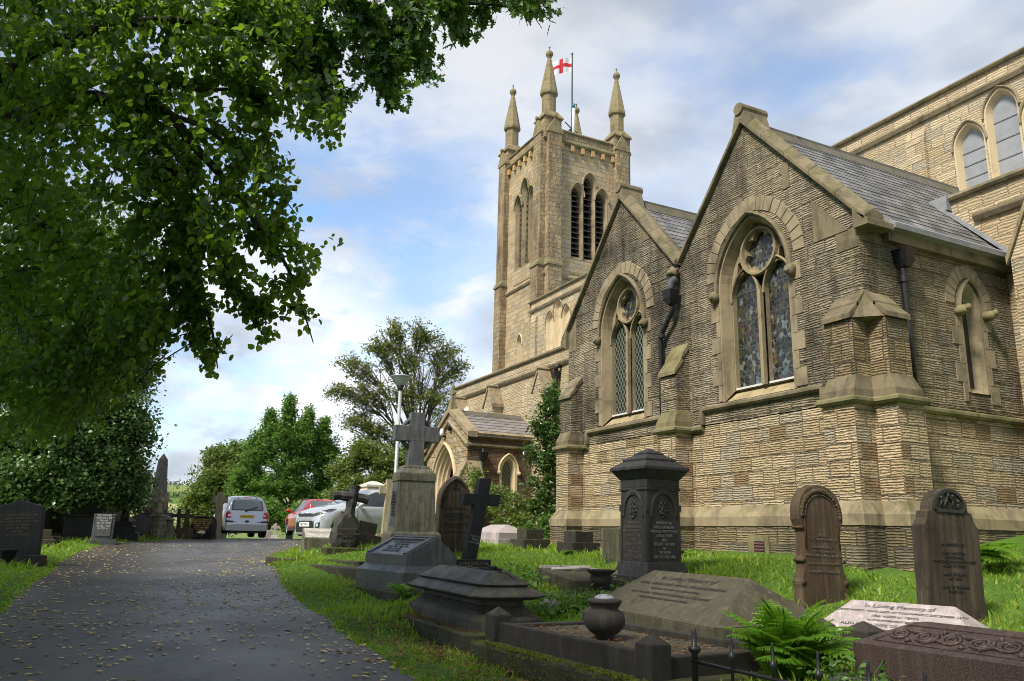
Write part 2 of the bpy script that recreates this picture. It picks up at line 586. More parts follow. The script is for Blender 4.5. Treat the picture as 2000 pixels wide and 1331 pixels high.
def gravestone(name, a, dark, speck=0.0, rough=0.7, moss=0.3, lichen=0.1, dirt=0.4, green=(0.085, 0.10, 0.02), streak=0.0, streakc=(0.10, 0.055, 0.03), sscale=220):
    t = NT(name)
    v = t.coord('Object')
    n1 = t.noise(v, 3.2, 7, 0.65)
    n3 = t.noise(v, 45, 5, 0.7)
    col = t.mix(t.ramp(n3, [(0.32, 0.4), (0.66, 0.0)]), a, tuple(x * 0.55 for x in a))
    if speck:
        sp = t.noise(v, sscale, 2, 0.5)
        col = t.mix(t.ramp(sp, [(0.40, speck), (0.50, 0.0)]), col, tuple(x * 0.22 for x in a))
        col = t.mix(t.ramp(sp, [(0.56, 0.0), (0.64, speck)]), col, tuple(min(1, x * 2.2) for x in a))
    col = t.mix(t.ramp(n1, [(0.62 - dirt * 0.25, 0.0), (0.74, 0.85)]), col, dark)
    wt = t.noise(t.coord('Object', (7, 7, 0.9), (2, 5, 1)), 1.6, 6, 0.65)
    col = t.mix(t.ramp(wt, [(0.50, 0.0), (0.66, 0.42)]), col, tuple(min(1, x * 2.0 + 0.012) for x in a))
    col = t.mix(t.ramp(t.noise(v, 11, 6, 0.75), [(0.56, 0.0), (0.66, 0.6)]), col, dark)
    if streak:
        s1 = t.noise(t.coord('Object', (6, 9, 0.8)), 1.3, 5, 0.6)
        col = t.mix(t.ramp(s1, [(0.46, 0.0), (0.62, streak)]), col, streakc)
    if moss:
        up = t.ramp(t.nz(), [(-0.05, 0.22), (0.55, 1.0)])
        m = t.math('MULTIPLY', up, t.ramp(t.noise(v, 5.5, 7, 0.7), [(0.66 - moss * 0.35, 0.0), (0.72 - moss * 0.12, min(1, 0.4 + moss))]))
        col = t.mix(m, col, green)
    if lichen:
        vo = t.n('ShaderNodeTexVoronoi')
        t.set(vo.inputs['Vector'], t.coord('Object', (1, 1, 1), (3, 1, 2)))
        vo.inputs['Scale'].default_value = 9
        ds = t.math('ADD', t.math('ADD', vo.outputs['Distance'], t.math('MULTIPLY', n3, 0.35)), t.math('MULTIPLY', t.ramp(t.noise(v, 2.2, 4), [(0.42, 1.0), (0.62, 0.0)]), 0.5))
        col = t.mix(t.ramp(ds, [(0.16 + lichen * 0.3, 0.8), (0.20 + lichen * 0.3, 0.0)]), col, (0.33, 0.35, 0.28))
    rr = t.ramp(n1, [(0.4, rough), (0.7, min(1, rough + 0.25))])
    return t.done(t.pbsdf(col, rr, t.bump(t.math('ADD', n3, n1), 0.5, 0.009), spec=0.32))

def leafmat(name, c1, c2, trans=0.35, tcol=None, gloss=0.42, spec=0.35, straw=None):
    t = NT(name)
    r_ = t.island()
    col = t.mix(r_, c1, c2)
    if straw:
        pt = t.noise(t.world(), 0.9, 5, 0.65)
        col = t.mix(t.math('MULTIPLY', t.ramp(r_, [(0.80, 0.0), (0.84, 1.0)]), t.ramp(pt, [(0.38, 0.15), (0.62, 1.0)])), col, straw)
    v = t.world()
    cl = t.noise(v, 0.8, 3, 0.5)
    col = t.mix(t.ramp(cl, [(0.35, 0.35), (0.65, 0.0)]), col, tuple(x * 0.6 for x in c1))
    p = t.pbsdf(col, gloss, None, 0.0, spec)
    tr = t.n('ShaderNodeBsdfTranslucent')
    t.set(tr.inputs['Color'], t.mix(r_, tuple(x * 1.5 for x in (tcol or c1)), tuple(min(1, x * 1.7) for x in (tcol or c2))))
    mx_ = t.n('ShaderNodeMixShader')
    mx_.inputs[0].default_value = trans
    t.t.links.new(p, mx_.inputs[1])
    t.t.links.new(tr.outputs[0], mx_.inputs[2])
    return t.done(mx_.outputs[0])

M = {}
BUFF, BUFF2, SOOT = (0.60, 0.465, 0.285), (0.46, 0.34, 0.195), (0.045, 0.040, 0.032)
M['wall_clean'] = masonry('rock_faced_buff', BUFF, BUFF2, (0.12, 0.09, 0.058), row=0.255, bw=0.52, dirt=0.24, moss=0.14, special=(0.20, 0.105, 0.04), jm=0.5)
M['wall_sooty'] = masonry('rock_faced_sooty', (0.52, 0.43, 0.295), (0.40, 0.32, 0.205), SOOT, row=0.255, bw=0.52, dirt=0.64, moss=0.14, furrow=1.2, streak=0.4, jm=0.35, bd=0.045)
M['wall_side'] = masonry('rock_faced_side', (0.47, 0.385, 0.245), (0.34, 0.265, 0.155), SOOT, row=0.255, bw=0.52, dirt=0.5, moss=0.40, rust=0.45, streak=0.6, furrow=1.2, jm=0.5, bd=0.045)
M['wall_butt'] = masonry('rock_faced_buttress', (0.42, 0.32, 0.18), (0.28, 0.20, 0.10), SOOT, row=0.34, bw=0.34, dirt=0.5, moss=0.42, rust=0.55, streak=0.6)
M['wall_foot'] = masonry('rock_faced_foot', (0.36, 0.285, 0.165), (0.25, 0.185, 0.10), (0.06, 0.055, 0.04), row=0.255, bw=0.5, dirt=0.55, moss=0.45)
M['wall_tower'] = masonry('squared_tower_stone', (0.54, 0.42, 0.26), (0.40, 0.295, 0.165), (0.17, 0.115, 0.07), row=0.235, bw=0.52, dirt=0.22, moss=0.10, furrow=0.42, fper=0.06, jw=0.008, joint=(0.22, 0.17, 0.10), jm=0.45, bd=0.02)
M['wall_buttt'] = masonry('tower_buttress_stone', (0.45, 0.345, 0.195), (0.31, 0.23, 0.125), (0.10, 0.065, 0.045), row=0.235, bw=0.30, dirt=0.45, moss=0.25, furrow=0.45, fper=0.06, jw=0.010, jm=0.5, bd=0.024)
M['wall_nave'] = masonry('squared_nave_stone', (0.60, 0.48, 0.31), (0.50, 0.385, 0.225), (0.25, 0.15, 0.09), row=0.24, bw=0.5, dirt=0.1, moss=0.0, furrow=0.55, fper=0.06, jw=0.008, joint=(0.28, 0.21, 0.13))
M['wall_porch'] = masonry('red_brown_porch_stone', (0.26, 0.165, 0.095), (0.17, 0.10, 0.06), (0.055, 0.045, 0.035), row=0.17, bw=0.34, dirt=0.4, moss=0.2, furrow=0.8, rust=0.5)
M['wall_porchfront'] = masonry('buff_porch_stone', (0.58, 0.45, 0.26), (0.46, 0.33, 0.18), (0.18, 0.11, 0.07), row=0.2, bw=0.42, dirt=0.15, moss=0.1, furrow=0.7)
M['trim'] = ashlar('dressed_buff', (0.33, 0.262, 0.162), (0.10, 0.083, 0.054), moss=0.25, dirt=0.55)
M['quoin'] = ashlar('quoin_stone', (0.33, 0.265, 0.17), (0.10, 0.085, 0.06), moss=0.1, dirt=0.6)
M['trim_dark'] = ashlar('dressed_weathered', (0.23, 0.188, 0.118), (0.055, 0.047, 0.034), moss=0.55, dirt=0.6)
M['trim_pale'] = ashlar('dressed_pale', (0.60, 0.48, 0.30), (0.24, 0.18, 0.11), moss=0.0, dirt=0.2)
M['trim_moss'] = ashlar('dressed_mossy', (0.25, 0.215, 0.115), (0.085, 0.075, 0.04), moss=0.75, dirt=0.5)
M['pinn'] = ashlar('pinnacle_stone', (0.28, 0.225, 0.125), (0.11, 0.095, 0.055), moss=0.4, dirt=0.45, joint=3.0)
M['sill'] = ashlar('sill_stone', (0.40, 0.315, 0.18), (0.13, 0.12, 0.06), moss=0.4, dirt=0.5)
M['plinth'] = ashlar('plinth_stone', (0.33, 0.27, 0.165), (0.10, 0.075, 0.058), moss=0.5, dirt=0.62)
M['slate'] = slates('grey_slate', (0.095, 0.093, 0.090), (0.275, 0.265, 0.25), moss=0.5)
M['slate_porch'] = slates('brown_slate', (0.20, 0.185, 0.175), (0.30, 0.27, 0.25), row=0.26, bw=0.42, moss=0.5)
M['ridge'] = ashlar('ridge_tile', (0.15, 0.135, 0.115), (0.05, 0.045, 0.035), moss=0.6, dirt=0.4)
M['lead'] = plain('lead_flashing', (0.24, 0.245, 0.26), 0.55, 0.0, grain=0.15, gscale=8)
M['spout'] = plain('dull_lead', (0.06, 0.062, 0.068), 0.7, grain=0.3, gscale=10)
M['iron'] = plain('black_iron', (0.012, 0.012, 0.014), 0.42, 0.0, 0.5, grain=0.4, gscale=25)
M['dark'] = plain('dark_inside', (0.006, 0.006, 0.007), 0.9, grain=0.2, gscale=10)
M['louvre'] = plain('old_louvre_timber', (0.10, 0.085, 0.068), 0.8, grain=0.4, gscale=12)
def lattice():
    t = NT('leaded_lattice_glass')
    s = t.n('ShaderNodeSeparateXYZ')
    t.set(s.inputs[0], t.coord('UV'))
    def lines(sg):
        a = t.math('ADD', t.math('MULTIPLY', s.outputs[0], 1 / 0.12), t.math('MULTIPLY', s.outputs[1], sg / 0.20))
        fr = t.math('ABSOLUTE', t.math('SUBTRACT', t.math('FRACT', a), 0.5))
        return t.math('LESS_THAN', fr, 0.045)
    ln = t.math('MAXIMUM', lines(1), lines(-1))
    pane = t.noise(t.coord('UV', (8, 5, 1)), 1.0, 2)
    col = t.mix(t.ramp(pane, [(0.4, 0.0), (0.6, 1.0)]), (0.008, 0.018, 0.010), (0.020, 0.034, 0.022))
    col = t.mix(ln, col, (0.30, 0.31, 0.29))
    r_ = t.ramp(ln, [(0.0, 0.10), (1.0, 0.6)])
    bmp = t.bump(t.math('ADD', ln, t.math('MULTIPLY', t.noise(t.coord('UV'), 6, 2), 1.2)), 0.2, 0.02)
    return t.done(t.pbsdf(col, r_, bmp, spec=0.6))
M['lattice'] = lattice()
def stained():
    t = NT('stained_glass')
    vo = t.n('ShaderNodeTexVoronoi', feature='F1')
    vd = t.n('ShaderNodeTexVoronoi', feature='DISTANCE_TO_EDGE')
    uv = t.coord('UV', (1.0, 0.72, 1))
    for x in (vo, vd):
        t.set(x.inputs['Vector'], uv)
        x.inputs['Scale'].default_value = 15.0
        x.inputs['Randomness'].default_value = 0.95
    sp = t.n('ShaderNodeSeparateColor')
    t.set(sp.inputs[0], vo.outputs['Color'])
    col = t.ramp(sp.outputs[0], [(0.0, (0.012, 0.014, 0.012)), (0.34, (0.045, 0.045, 0.014)), (0.48, (0.020, 0.030, 0.020)), (0.60, (0.15, 0.165, 0.165)), (0.67, (0.022, 0.020, 0.020)), (0.80, (0.08, 0.12, 0.12)), (0.86, (0.06, 0.025, 0.03)), (0.92, (0.10, 0.09, 0.03))], 'CONSTANT')
    ln = t.math('LESS_THAN', vd.outputs['Distance'], 0.045)
    s = t.n('ShaderNodeSeparateXYZ')
    t.set(s.inputs[0], t.coord('UV'))
    bars = t.math('LESS_THAN', t.math('FRACT', t.math('MULTIPLY', s.outputs[1], 1 / 0.55)), 0.03)
    col = t.mix(t.math('MAXIMUM', ln, bars), col, (0.075, 0.075, 0.078))
    return t.done(t.pbsdf(col, 0.22, t.bump(t.math('ADD', ln, sp.outputs[1]), 0.3, 0.01), spec=0.55))
M['stained'] = stained()
M['pane_grey'] = plain('old_window_glass', (0.27, 0.28, 0.29), 0.25, 0.0, 0.5, grain=0.10, gscale=3)
def asphalt():
    t = NT('worn_asphalt')
    v = t.world()
    g = t.noise(v, 130, 4, 0.75)
    b = t.noise(v, 0.7, 6, 0.6)
    w_ = t.noise(t.world((0.35, 1.4, 1)), 0.9, 4, 0.6)
    col = t.mix(t.ramp(g, [(0.3, 0.0), (0.7, 1.0)]), (0.030, 0.0265, 0.0225), (0.088, 0.080, 0.070))
    col = t.mix(t.ramp(b, [(0.42, 0.0), (0.66, 0.55)]), col, (0.032, 0.030, 0.027))
    col = t.mix(t.ramp(w_, [(0.50, 0.0), (0.66, 0.5)]), col, (0.105, 0.098, 0.089))
    vo = t.n('ShaderNodeTexVoronoi', feature='DISTANCE_TO_EDGE')
    t.set(vo.inputs['Vector'], t.world())
    vo.inputs['Scale'].default_value = 0.42
    wob = t.math('ADD', vo.outputs['Distance'], t.math('MULTIPLY', t.noise(v, 3, 5), 0.05))
    ck = t.math('MULTIPLY', t.math('LESS_THAN', wob, 0.030), t.ramp(t.noise(v, 0.35, 2), [(0.5, 0.0), (0.56, 0.7)]))
    col = t.mix(ck, col, (0.018, 0.017, 0.016))
    col = t.mix(t.ramp(t.noise(v, 2.3, 6, 0.7), [(0.55, 0.0), (0.68, 0.5)]), col, (0.045, 0.045, 0.030))
    return t.done(t.pbsdf(col, t.ramp(b, [(0.3, 0.40), (0.7, 0.58)]), t.bump(g, 0.6, 0.008), spec=0.45))
M['asphalt'] = asphalt()
def groundmat():
    t = NT('lawn_soil')
    v = t.world()
    a = t.noise(v, 1.2, 6, 0.65)
    b = t.noise(v, 26, 5, 0.7)
    col = t.mix(t.ramp(a, [(0.40, 0.0), (0.62, 1.0)]), (0.075, 0.15, 0.022), (0.11, 0.20, 0.03))
    col = t.mix(t.ramp(b, [(0.35, 0.55), (0.62, 0.0)]), col, (0.030, 0.052, 0.014))
    col = t.mix(t.ramp(t.noise(v, 0.45, 6, 0.7), [(0.62, 0.0), (0.72, 0.6)]), col, (0.11, 0.085, 0.035))
    return t.done(t.pbsdf(col, 0.95, t.bump(b, 0.8, 0.03), spec=0.1))
M['ground'] = groundmat()
def hillmat():
    t = NT('hill_fields')
    v = t.world((0.0035, 0.0035, 0.004))
    vo = t.n('ShaderNodeTexVoronoi')
    t.set(vo.inputs['Vector'], v)
    vo.inputs['Scale'].default_value = 1.6
    sp = t.n('ShaderNodeSeparateColor')
    t.set(sp.inputs[0], vo.outputs['Color'])
    col = t.ramp(sp.outputs[0], [(0.0, (0.11, 0.19, 0.045)), (0.35, (0.20, 0.24, 0.07)), (0.6, (0.145, 0.20, 0.06)), (0.8, (0.30, 0.29, 0.12))], 'CONSTANT')
    n = t.noise(t.world(), 0.02, 6, 0.7)
    col = t.mix(t.ramp(n, [(0.4, 0.45), (0.6, 0.0)]), col, (0.10, 0.115, 0.05))
    return t.done(t.pbsdf(col, 0.95, None, spec=0.1))
M['hill'] = hillmat()
M['grass'] = leafmat('grass_blades', (0.15, 0.265, 0.018), (0.34, 0.46, 0.06), 0.40, (0.20, 0.33, 0.02), 0.45, 0.25, straw=(0.40, 0.34, 0.15))
M['grass_old'] = leafmat('grass_blades', (0.105, 0.22, 0.018), (0.23, 0.37, 0.048), 0.38, (0.17, 0.31, 0.02), 0.45, 0.25)
M['fallen'] = leafmat('fallen_leaf', (0.50, 0.32, 0.09), (0.85, 0.68, 0.32), 0.15, None, 0.6, 0.2)
M['litter'] = leafmat('leaf_litter', (0.12, 0.055, 0.02), (0.30, 0.15, 0.06), 0.1, None, 0.7, 0.2)
M['lime'] = leafmat('lime_leaf', (0.018, 0.046, 0.009), (0.080, 0.140, 0.022), 0.50, (0.17, 0.29, 0.018), 0.36, 0.4)
M['oak'] = leafmat('oak_leaf', (0.040, 0.090, 0.022), (0.085, 0.160, 0.036), 0.36, (0.11, 0.21, 0.02), 0.36, 0.4)
M['hedge'] = leafmat('dense_lime_leaf', (0.070, 0.145, 0.040), (0.19, 0.285, 0.095), 0.28, (0.07, 0.14, 0.02), 0.34, 0.5)
M['birch'] = leafmat('fresh_leaf', (0.095, 0.195, 0.035), (0.18, 0.30, 0.065), 0.36, (0.13, 0.24, 0.03), 0.42)
M['syc'] = leafmat('sycamore_leaf', (0.145, 0.18, 0.036), (0.27, 0.27, 0.075), 0.36, (0.12, 0.15, 0.02), 0.45)
M['sycg'] = leafmat('olive_leaf', (0.11, 0.16, 0.034), (0.23, 0.27, 0.07), 0.34, (0.14, 0.2, 0.03), 0.45)
M['laurel'] = leafmat('laurel_leaf', (0.035, 0.085, 0.020), (0.105, 0.185, 0.042), 0.2, (0.09, 0.17, 0.02), 0.28, 0.5)
M['shrub'] = leafmat('shrub_leaf', (0.080, 0.145, 0.025), (0.21, 0.25, 0.052), 0.3, (0.14, 0.2, 0.02), 0.45)
M['fern'] = leafmat('fern_frond', (0.10, 0.23, 0.016), (0.20, 0.37, 0.036), 0.38, (0.12, 0.25, 0.012), 0.45)
M['weed'] = leafmat('weed_leaf', (0.065, 0.145, 0.025), (0.14, 0.25, 0.055), 0.3, (0.12, 0.22, 0.02), 0.4)
M['moss'] = leafmat('moss_tuft', (0.085, 0.115, 0.015), (0.20, 0.22, 0.035), 0.1, None, 0.8, 0.1)
M['far'] = leafmat('far_tree_leaf', (0.045, 0.085, 0.035), (0.095, 0.135, 0.055), 0.15)
M['bark'] = plain('dark_bark', (0.035, 0.030, 0.024), 0.9, grain=0.5, gscale=12)
M['bark2'] = plain('grey_bark', (0.11, 0.095, 0.075), 0.9, grain=0.5, gscale=8)
M['g_black'] = gravestone('black_granite', (0.010, 0.010, 0.011), (0.007, 0.007, 0.008), speck=0.35, rough=0.55, moss=0.1, lichen=0.0, dirt=0.2)
M['g_blackstone'] = gravestone('blackened_stone', (0.030, 0.028, 0.027), (0.010, 0.010, 0.010), rough=0.5, moss=0.10, lichen=0.0, dirt=0.4, streak=0.2, streakc=(0.06, 0.058, 0.055))
M['g_tier'] = gravestone('dark_weathered_tier', (0.070, 0.064, 0.055), (0.018, 0.017, 0.015), rough=0.55, moss=0.42, lichen=0.05, dirt=0.6, streak=0.4, streakc=(0.045, 0.042, 0.036))
M['g_mossy'] = gravestone('mossy_dark_kerb', (0.040, 0.036, 0.029), (0.013, 0.012, 0.010), rough=0.75, moss=0.85, lichen=0.02, dirt=0.5, green=(0.075, 0.085, 0.012))
M['g_kerb'] = gravestone('brown_dark_kerb', (0.036, 0.031, 0.025), (0.012, 0.011, 0.009), rough=0.7, moss=0.30, lichen=0.03, dirt=0.5)
M['g_grey'] = gravestone('grey_granite', (0.105, 0.103, 0.102), (0.05, 0.05, 0.048), speck=0.7, rough=0.4, moss=0.15, lichen=0.0, dirt=0.2)
M['g_greydark'] = gravestone('dark_grey_granite', (0.080, 0.082, 0.086), (0.035, 0.035, 0.036), speck=0.7, rough=0.24, moss=0.22, lichen=0.0, dirt=0.25)
M['g_greymoss'] = gravestone('stained_grey_granite', (0.150, 0.142, 0.112), (0.036, 0.036, 0.016), speck=0.65, rough=0.6, moss=0.45, lichen=0.0, dirt=0.5, streak=0.7, streakc=(0.065, 0.055, 0.012))
M['g_sand'] = gravestone('brown_sandstone', (0.066, 0.049, 0.033), (0.020, 0.016, 0.012), rough=0.85, moss=0.22, lichen=0.0, dirt=0.45, streak=0.6, streakc=(0.014, 0.011, 0.009))
M['g_rust'] = gravestone('rust_stained_stone', (0.085, 0.060, 0.037), (0.028, 0.022, 0.015), rough=0.85, moss=0.3, lichen=0.0, dirt=0.4, streak=0.6, streakc=(0.055, 0.025, 0.014))
M['g_slab'] = gravestone('lichened_slab', (0.068, 0.060, 0.038), (0.030, 0.028, 0.018), rough=0.85, moss=0.22, lichen=0.16, dirt=0.4)
M['g_pink'] = gravestone('pink_granite', (0.37, 0.315, 0.30), (0.27, 0.23, 0.22), speck=0.45, rough=0.45, moss=0.0, lichen=0.0, dirt=0.1, sscale=150)
M['g_red'] = gravestone('red_granite', (0.062, 0.041, 0.036), (0.038, 0.026, 0.023), speck=0.65, rough=0.33, moss=0.0, lichen=0.0, dirt=0.2, sscale=110)
M['g_buff'] = gravestone('buff_memorial_stone', (0.33, 0.275, 0.18), (0.11, 0.10, 0.065), rough=0.85, moss=0.25, lichen=0.05, dirt=0.4)
M['g_pale'] = gravestone('pale_memorial_stone', (0.40, 0.37, 0.32), (0.18, 0.17, 0.14), rough=0.8, moss=0.1, lichen=0.05, dirt=0.35)
M['g_rock'] = gravestone('rough_dark_rock', (0.050, 0.047, 0.044), (0.018, 0.017, 0.016), rough=0.8, moss=0.3, lichen=0.05, dirt=0.5)
M['t_dark'] = plain('dark_lettering', (0.018, 0.017, 0.016), 0.7, grain=0.3)
M['t_grey'] = plain('grey_lettering', (0.17, 0.17, 0.165), 0.6, grain=0.3)
M['t_dim'] = plain('dim_lettering', (0.10, 0.085, 0.06), 0.8, grain=0.4)
M['t_gold'] = plain('gold_lettering', (0.62, 0.42, 0.12), 0.4, 0.4, grain=0.1)
M['t_white'] = plain('white_lettering', (0.62, 0.62, 0.60), 0.6, grain=0.1)

# ------------------------------------------------------------------ shapes shared by windows
def arch(cx, half, spring, rise, bottom, n=9, shift=0.0):
    """pointed arch outline, counter-clockwise from bottom left, in (a, z)"""
    rad = (half * half + rise * rise) / (2 * half)
    pts = [(cx - half, bottom), (cx + half, bottom)]
    t1 = math.atan2(rise, rad - half)
    cxr = cx + half - rad
    for i in range(n + 1):
        a = t1 * i / n
        pts.append((cxr + rad * math.cos(a), spring + rad * math.sin(a)))
    cxl = cx - half + rad
    for i in range(n - 1, -1, -1):
        a = t1 * i / n
        pts.append((cxl - rad * math.cos(a), spring + rad * math.sin(a)))
    return pts
def foil(cx, cz, n, d, r_, ph=math.pi / 2, m=48):
    out = []
    for k in range(m):
        th = 2 * math.pi * k / m
        best = 0
        for j in range(n):
            dl = th - (ph + 2 * math.pi * j / n)
            q = r_ * r_ - (d * math.sin(dl)) ** 2
            if q > 0:
                best = max(best, d * math.cos(dl) + math.sqrt(q))
        best = max(best, d * 0.45)
        out.append((cx + best * math.cos(th), cz + best * math.sin(th)))
    return out
def offs(pts, d):
    """offset a closed outline outwards by d (outline counter-clockwise)"""
    out = []
    n = len(pts)
    for i in range(n):
        p0, p1, p2 = Vector(pts[i - 1]), Vector(pts[i]), Vector(pts[(i + 1) % n])
        a, b = (p1 - p0), (p2 - p1)
        if a.length < 1e-9 or b.length < 1e-9:
            out.append(tuple(p1)); continue
        a.normalize(); b.normalize()
        na, nb = Vector((a.y, -a.x)), Vector((b.y, -b.x))
        m = (na + nb) / max(0.35, 1 + na.dot(nb))
        out.append((p1.x + m.x * d, p1.y + m.y * d))
    return out
X, Y, Z = Vector((1, 0, 0)), Vector((0, 1, 0)), Vector((0, 0, 1))
def frame_south(y):      # a -> x
    return (0, y, 0), X, Z, Y
def frame_east(x):       # a -> y, wall looks towards +x
    return (x, 0, 0), Y, Z, -X
def hood(mb, fr, cx, half, spring, rise, w=0.09, out=0.09, legs=0.12, n=9, back=0.0):
    o, eu, ev, en = (Vector(k) for k in fr)
    inner = arch(cx, half, spring, rise, spring - legs, n)
    outer = arch(cx, half + w, spring, rise + w * 1.15, spring - legs, n)
    inner, outer = inner[1:] + inner[:1], outer[1:] + outer[:1]
    P = lambda q, dd: o + eu * q[0] + ev * q[1] - en * dd
    k = len(inner)
    ring = [[P(a, -0.01), P(a, out * 0.7), P(((a[0] + b[0]) / 2, (a[1] + b[1]) / 2), out), P(b, out * 0.45), P(b, -0.01)] for a, b in zip(inner, outer)]
    vs_ = [p for r_ in ring for p in r_]
    fs_ = [(i * 5 + j, (i + 1) * 5 + j, (i + 1) * 5 + (j + 1) % 5, i * 5 + (j + 1) % 5) for i in range(k - 1) for j in range(5)]
    fs_ += [tuple(range(5)), tuple(range((k - 1) * 5, k * 5))[::-1]]
    mb.add(vs_, fs_)
def voussoirs(mb, fr, cx, half, spring, rise, w0, w1, out=0.006, n=9, lift=0.0):
    o, eu, ev, en = (Vector(k) for k in fr)
    a = arch(cx, half + w0, spring, rise + w0 * 1.15, spring, n)[2:]
    b = arch(cx, half + w1, spring, rise + w1 * 1.15, spring, n)[2:]
    for i in range(len(a) - 1):
        j = random.uniform(0.9, 1.08)
        q = [a[i], a[i + 1], (a[i + 1][0] + (b[i + 1][0] - a[i + 1][0]) * j, a[i + 1][1] + (b[i + 1][1] - a[i + 1][1]) * j), (a[i][0] + (b[i][0] - a[i][0]) * j, a[i][1] + (b[i][1] - a[i][1]) * j)]
        c = (sum(p[0] for p in q) / 4, sum(p[1] for p in q) / 4)
        q = [(c[0] + (p[0] - c[0]) * 0.975, c[1] + (p[1] - c[1]) * 0.975) for p in q]
        dd = out + random.uniform(0.006, 0.016)
        P = [o + eu * p[0] + ev * p[1] + en * 0.01 for p in q]
        qq = [(c[0] + (p[0] - c[0]) * 0.9, c[1] + (p[1] - c[1]) * 0.9) for p in q]
        T = [o + eu * p[0] + ev * p[1] - en * dd for p in qq]
        mb.add(P + T, [(4, 5, 6, 7)] + [(k, (k + 1) % 4, (k + 1) % 4 + 4, k + 4) for k in range(4)])

# ------------------------------------------------------------------ church
FY, SX, AY, CY, TY = 10.5, -8.45, 14.35, 17.2, 17.6
church = thing('church', 'buff stone parish church with square pinnacled tower and twin gabled chapel', 'church', (-20, 14, 1.0))
CH = church
GZ = 0.2                                              # walls run down into the ground

def pth(p, w=None):   # chapel outline with buttress projection p
    return [(-17.65, AY), (-17.65, FY), (-17.50, FY), (-17.50, FY - p), (-16.92, FY - p), (-16.92, FY), (-13.36, FY), (-13.36, FY - p), (-12.78, FY - p), (-12.78, FY),
            (SX - 0.60, FY), (SX - 0.60, FY - p), (SX, FY - p), (SX, FY), (SX + p, FY), (SX + p, FY + 0.60), (SX, FY + 0.60), (SX, AY)]
low = pth(0.43)
mb = MB(); mb.strip(low, 1.58, 3.52); mb.build('chapel_lower_wall', M['wall_clean'], CH)
foot = pth(0.43)
def offpath(path, d):
    n = len(path); out = []
    for i in range(n):
        ds = []
        if i > 0: ds.append((Vector(path[i]) - Vector(path[i - 1])).normalized())
        if i < n - 1: ds.append((Vector(path[i + 1]) - Vector(path[i])).normalized())
        ns = [Vector((q.y, -q.x)) for q in ds]
        m = ns[0] if len(ns) == 1 else (ns[0] + ns[1]) / max(0.3, 1 + ns[0].dot(ns[1]))
        out.append((path[i][0] + m.x * d, path[i][1] + m.y * d))
    return out
mb = MB(); mb.strip(offpath(low, 0.10), GZ, 1.58); mb.build('foot_wall', M['wall_foot'], CH)
mb = MB(); mb.sweep(low, [(-0.02, 1.58), (0.115, 1.58), (0.115, 1.745), (0.0, 1.94), (-0.02, 1.94)]); mb.build('plinth', M['plinth'], CH)

# upper front wall with the two window openings
ZS = 3.50
aR, aL, ez, slope = (-10.92, 9.36), (-15.15, 9.36), 6.42, 1.13
vx = (aR[0] + aL[0]) / 2
vz = aR[1] - (aR[0] - vx) * slope
face = [(-17.65, ZS), (SX, ZS), (SX, aR[1] - (SX - aR[0]) * slope), aR, (vx, vz), aL, (-17.65, aL[1] - (aL[0] + 17.65) * slope)]
WIN = {'R': (-10.89, 0.885, 6.10, 1.27), 'L': (-15.21, 0.84, 6.12, 1.24)}
holes = [arch(c, h, s, r_, 3.90) for c, h, s, r_ in WIN.values()]
mb = MB(); mb.wall(*frame_south(FY), face, holes, 0.34, False); mb.build('chapel_front_wall', M['wall_sooty'], CH)

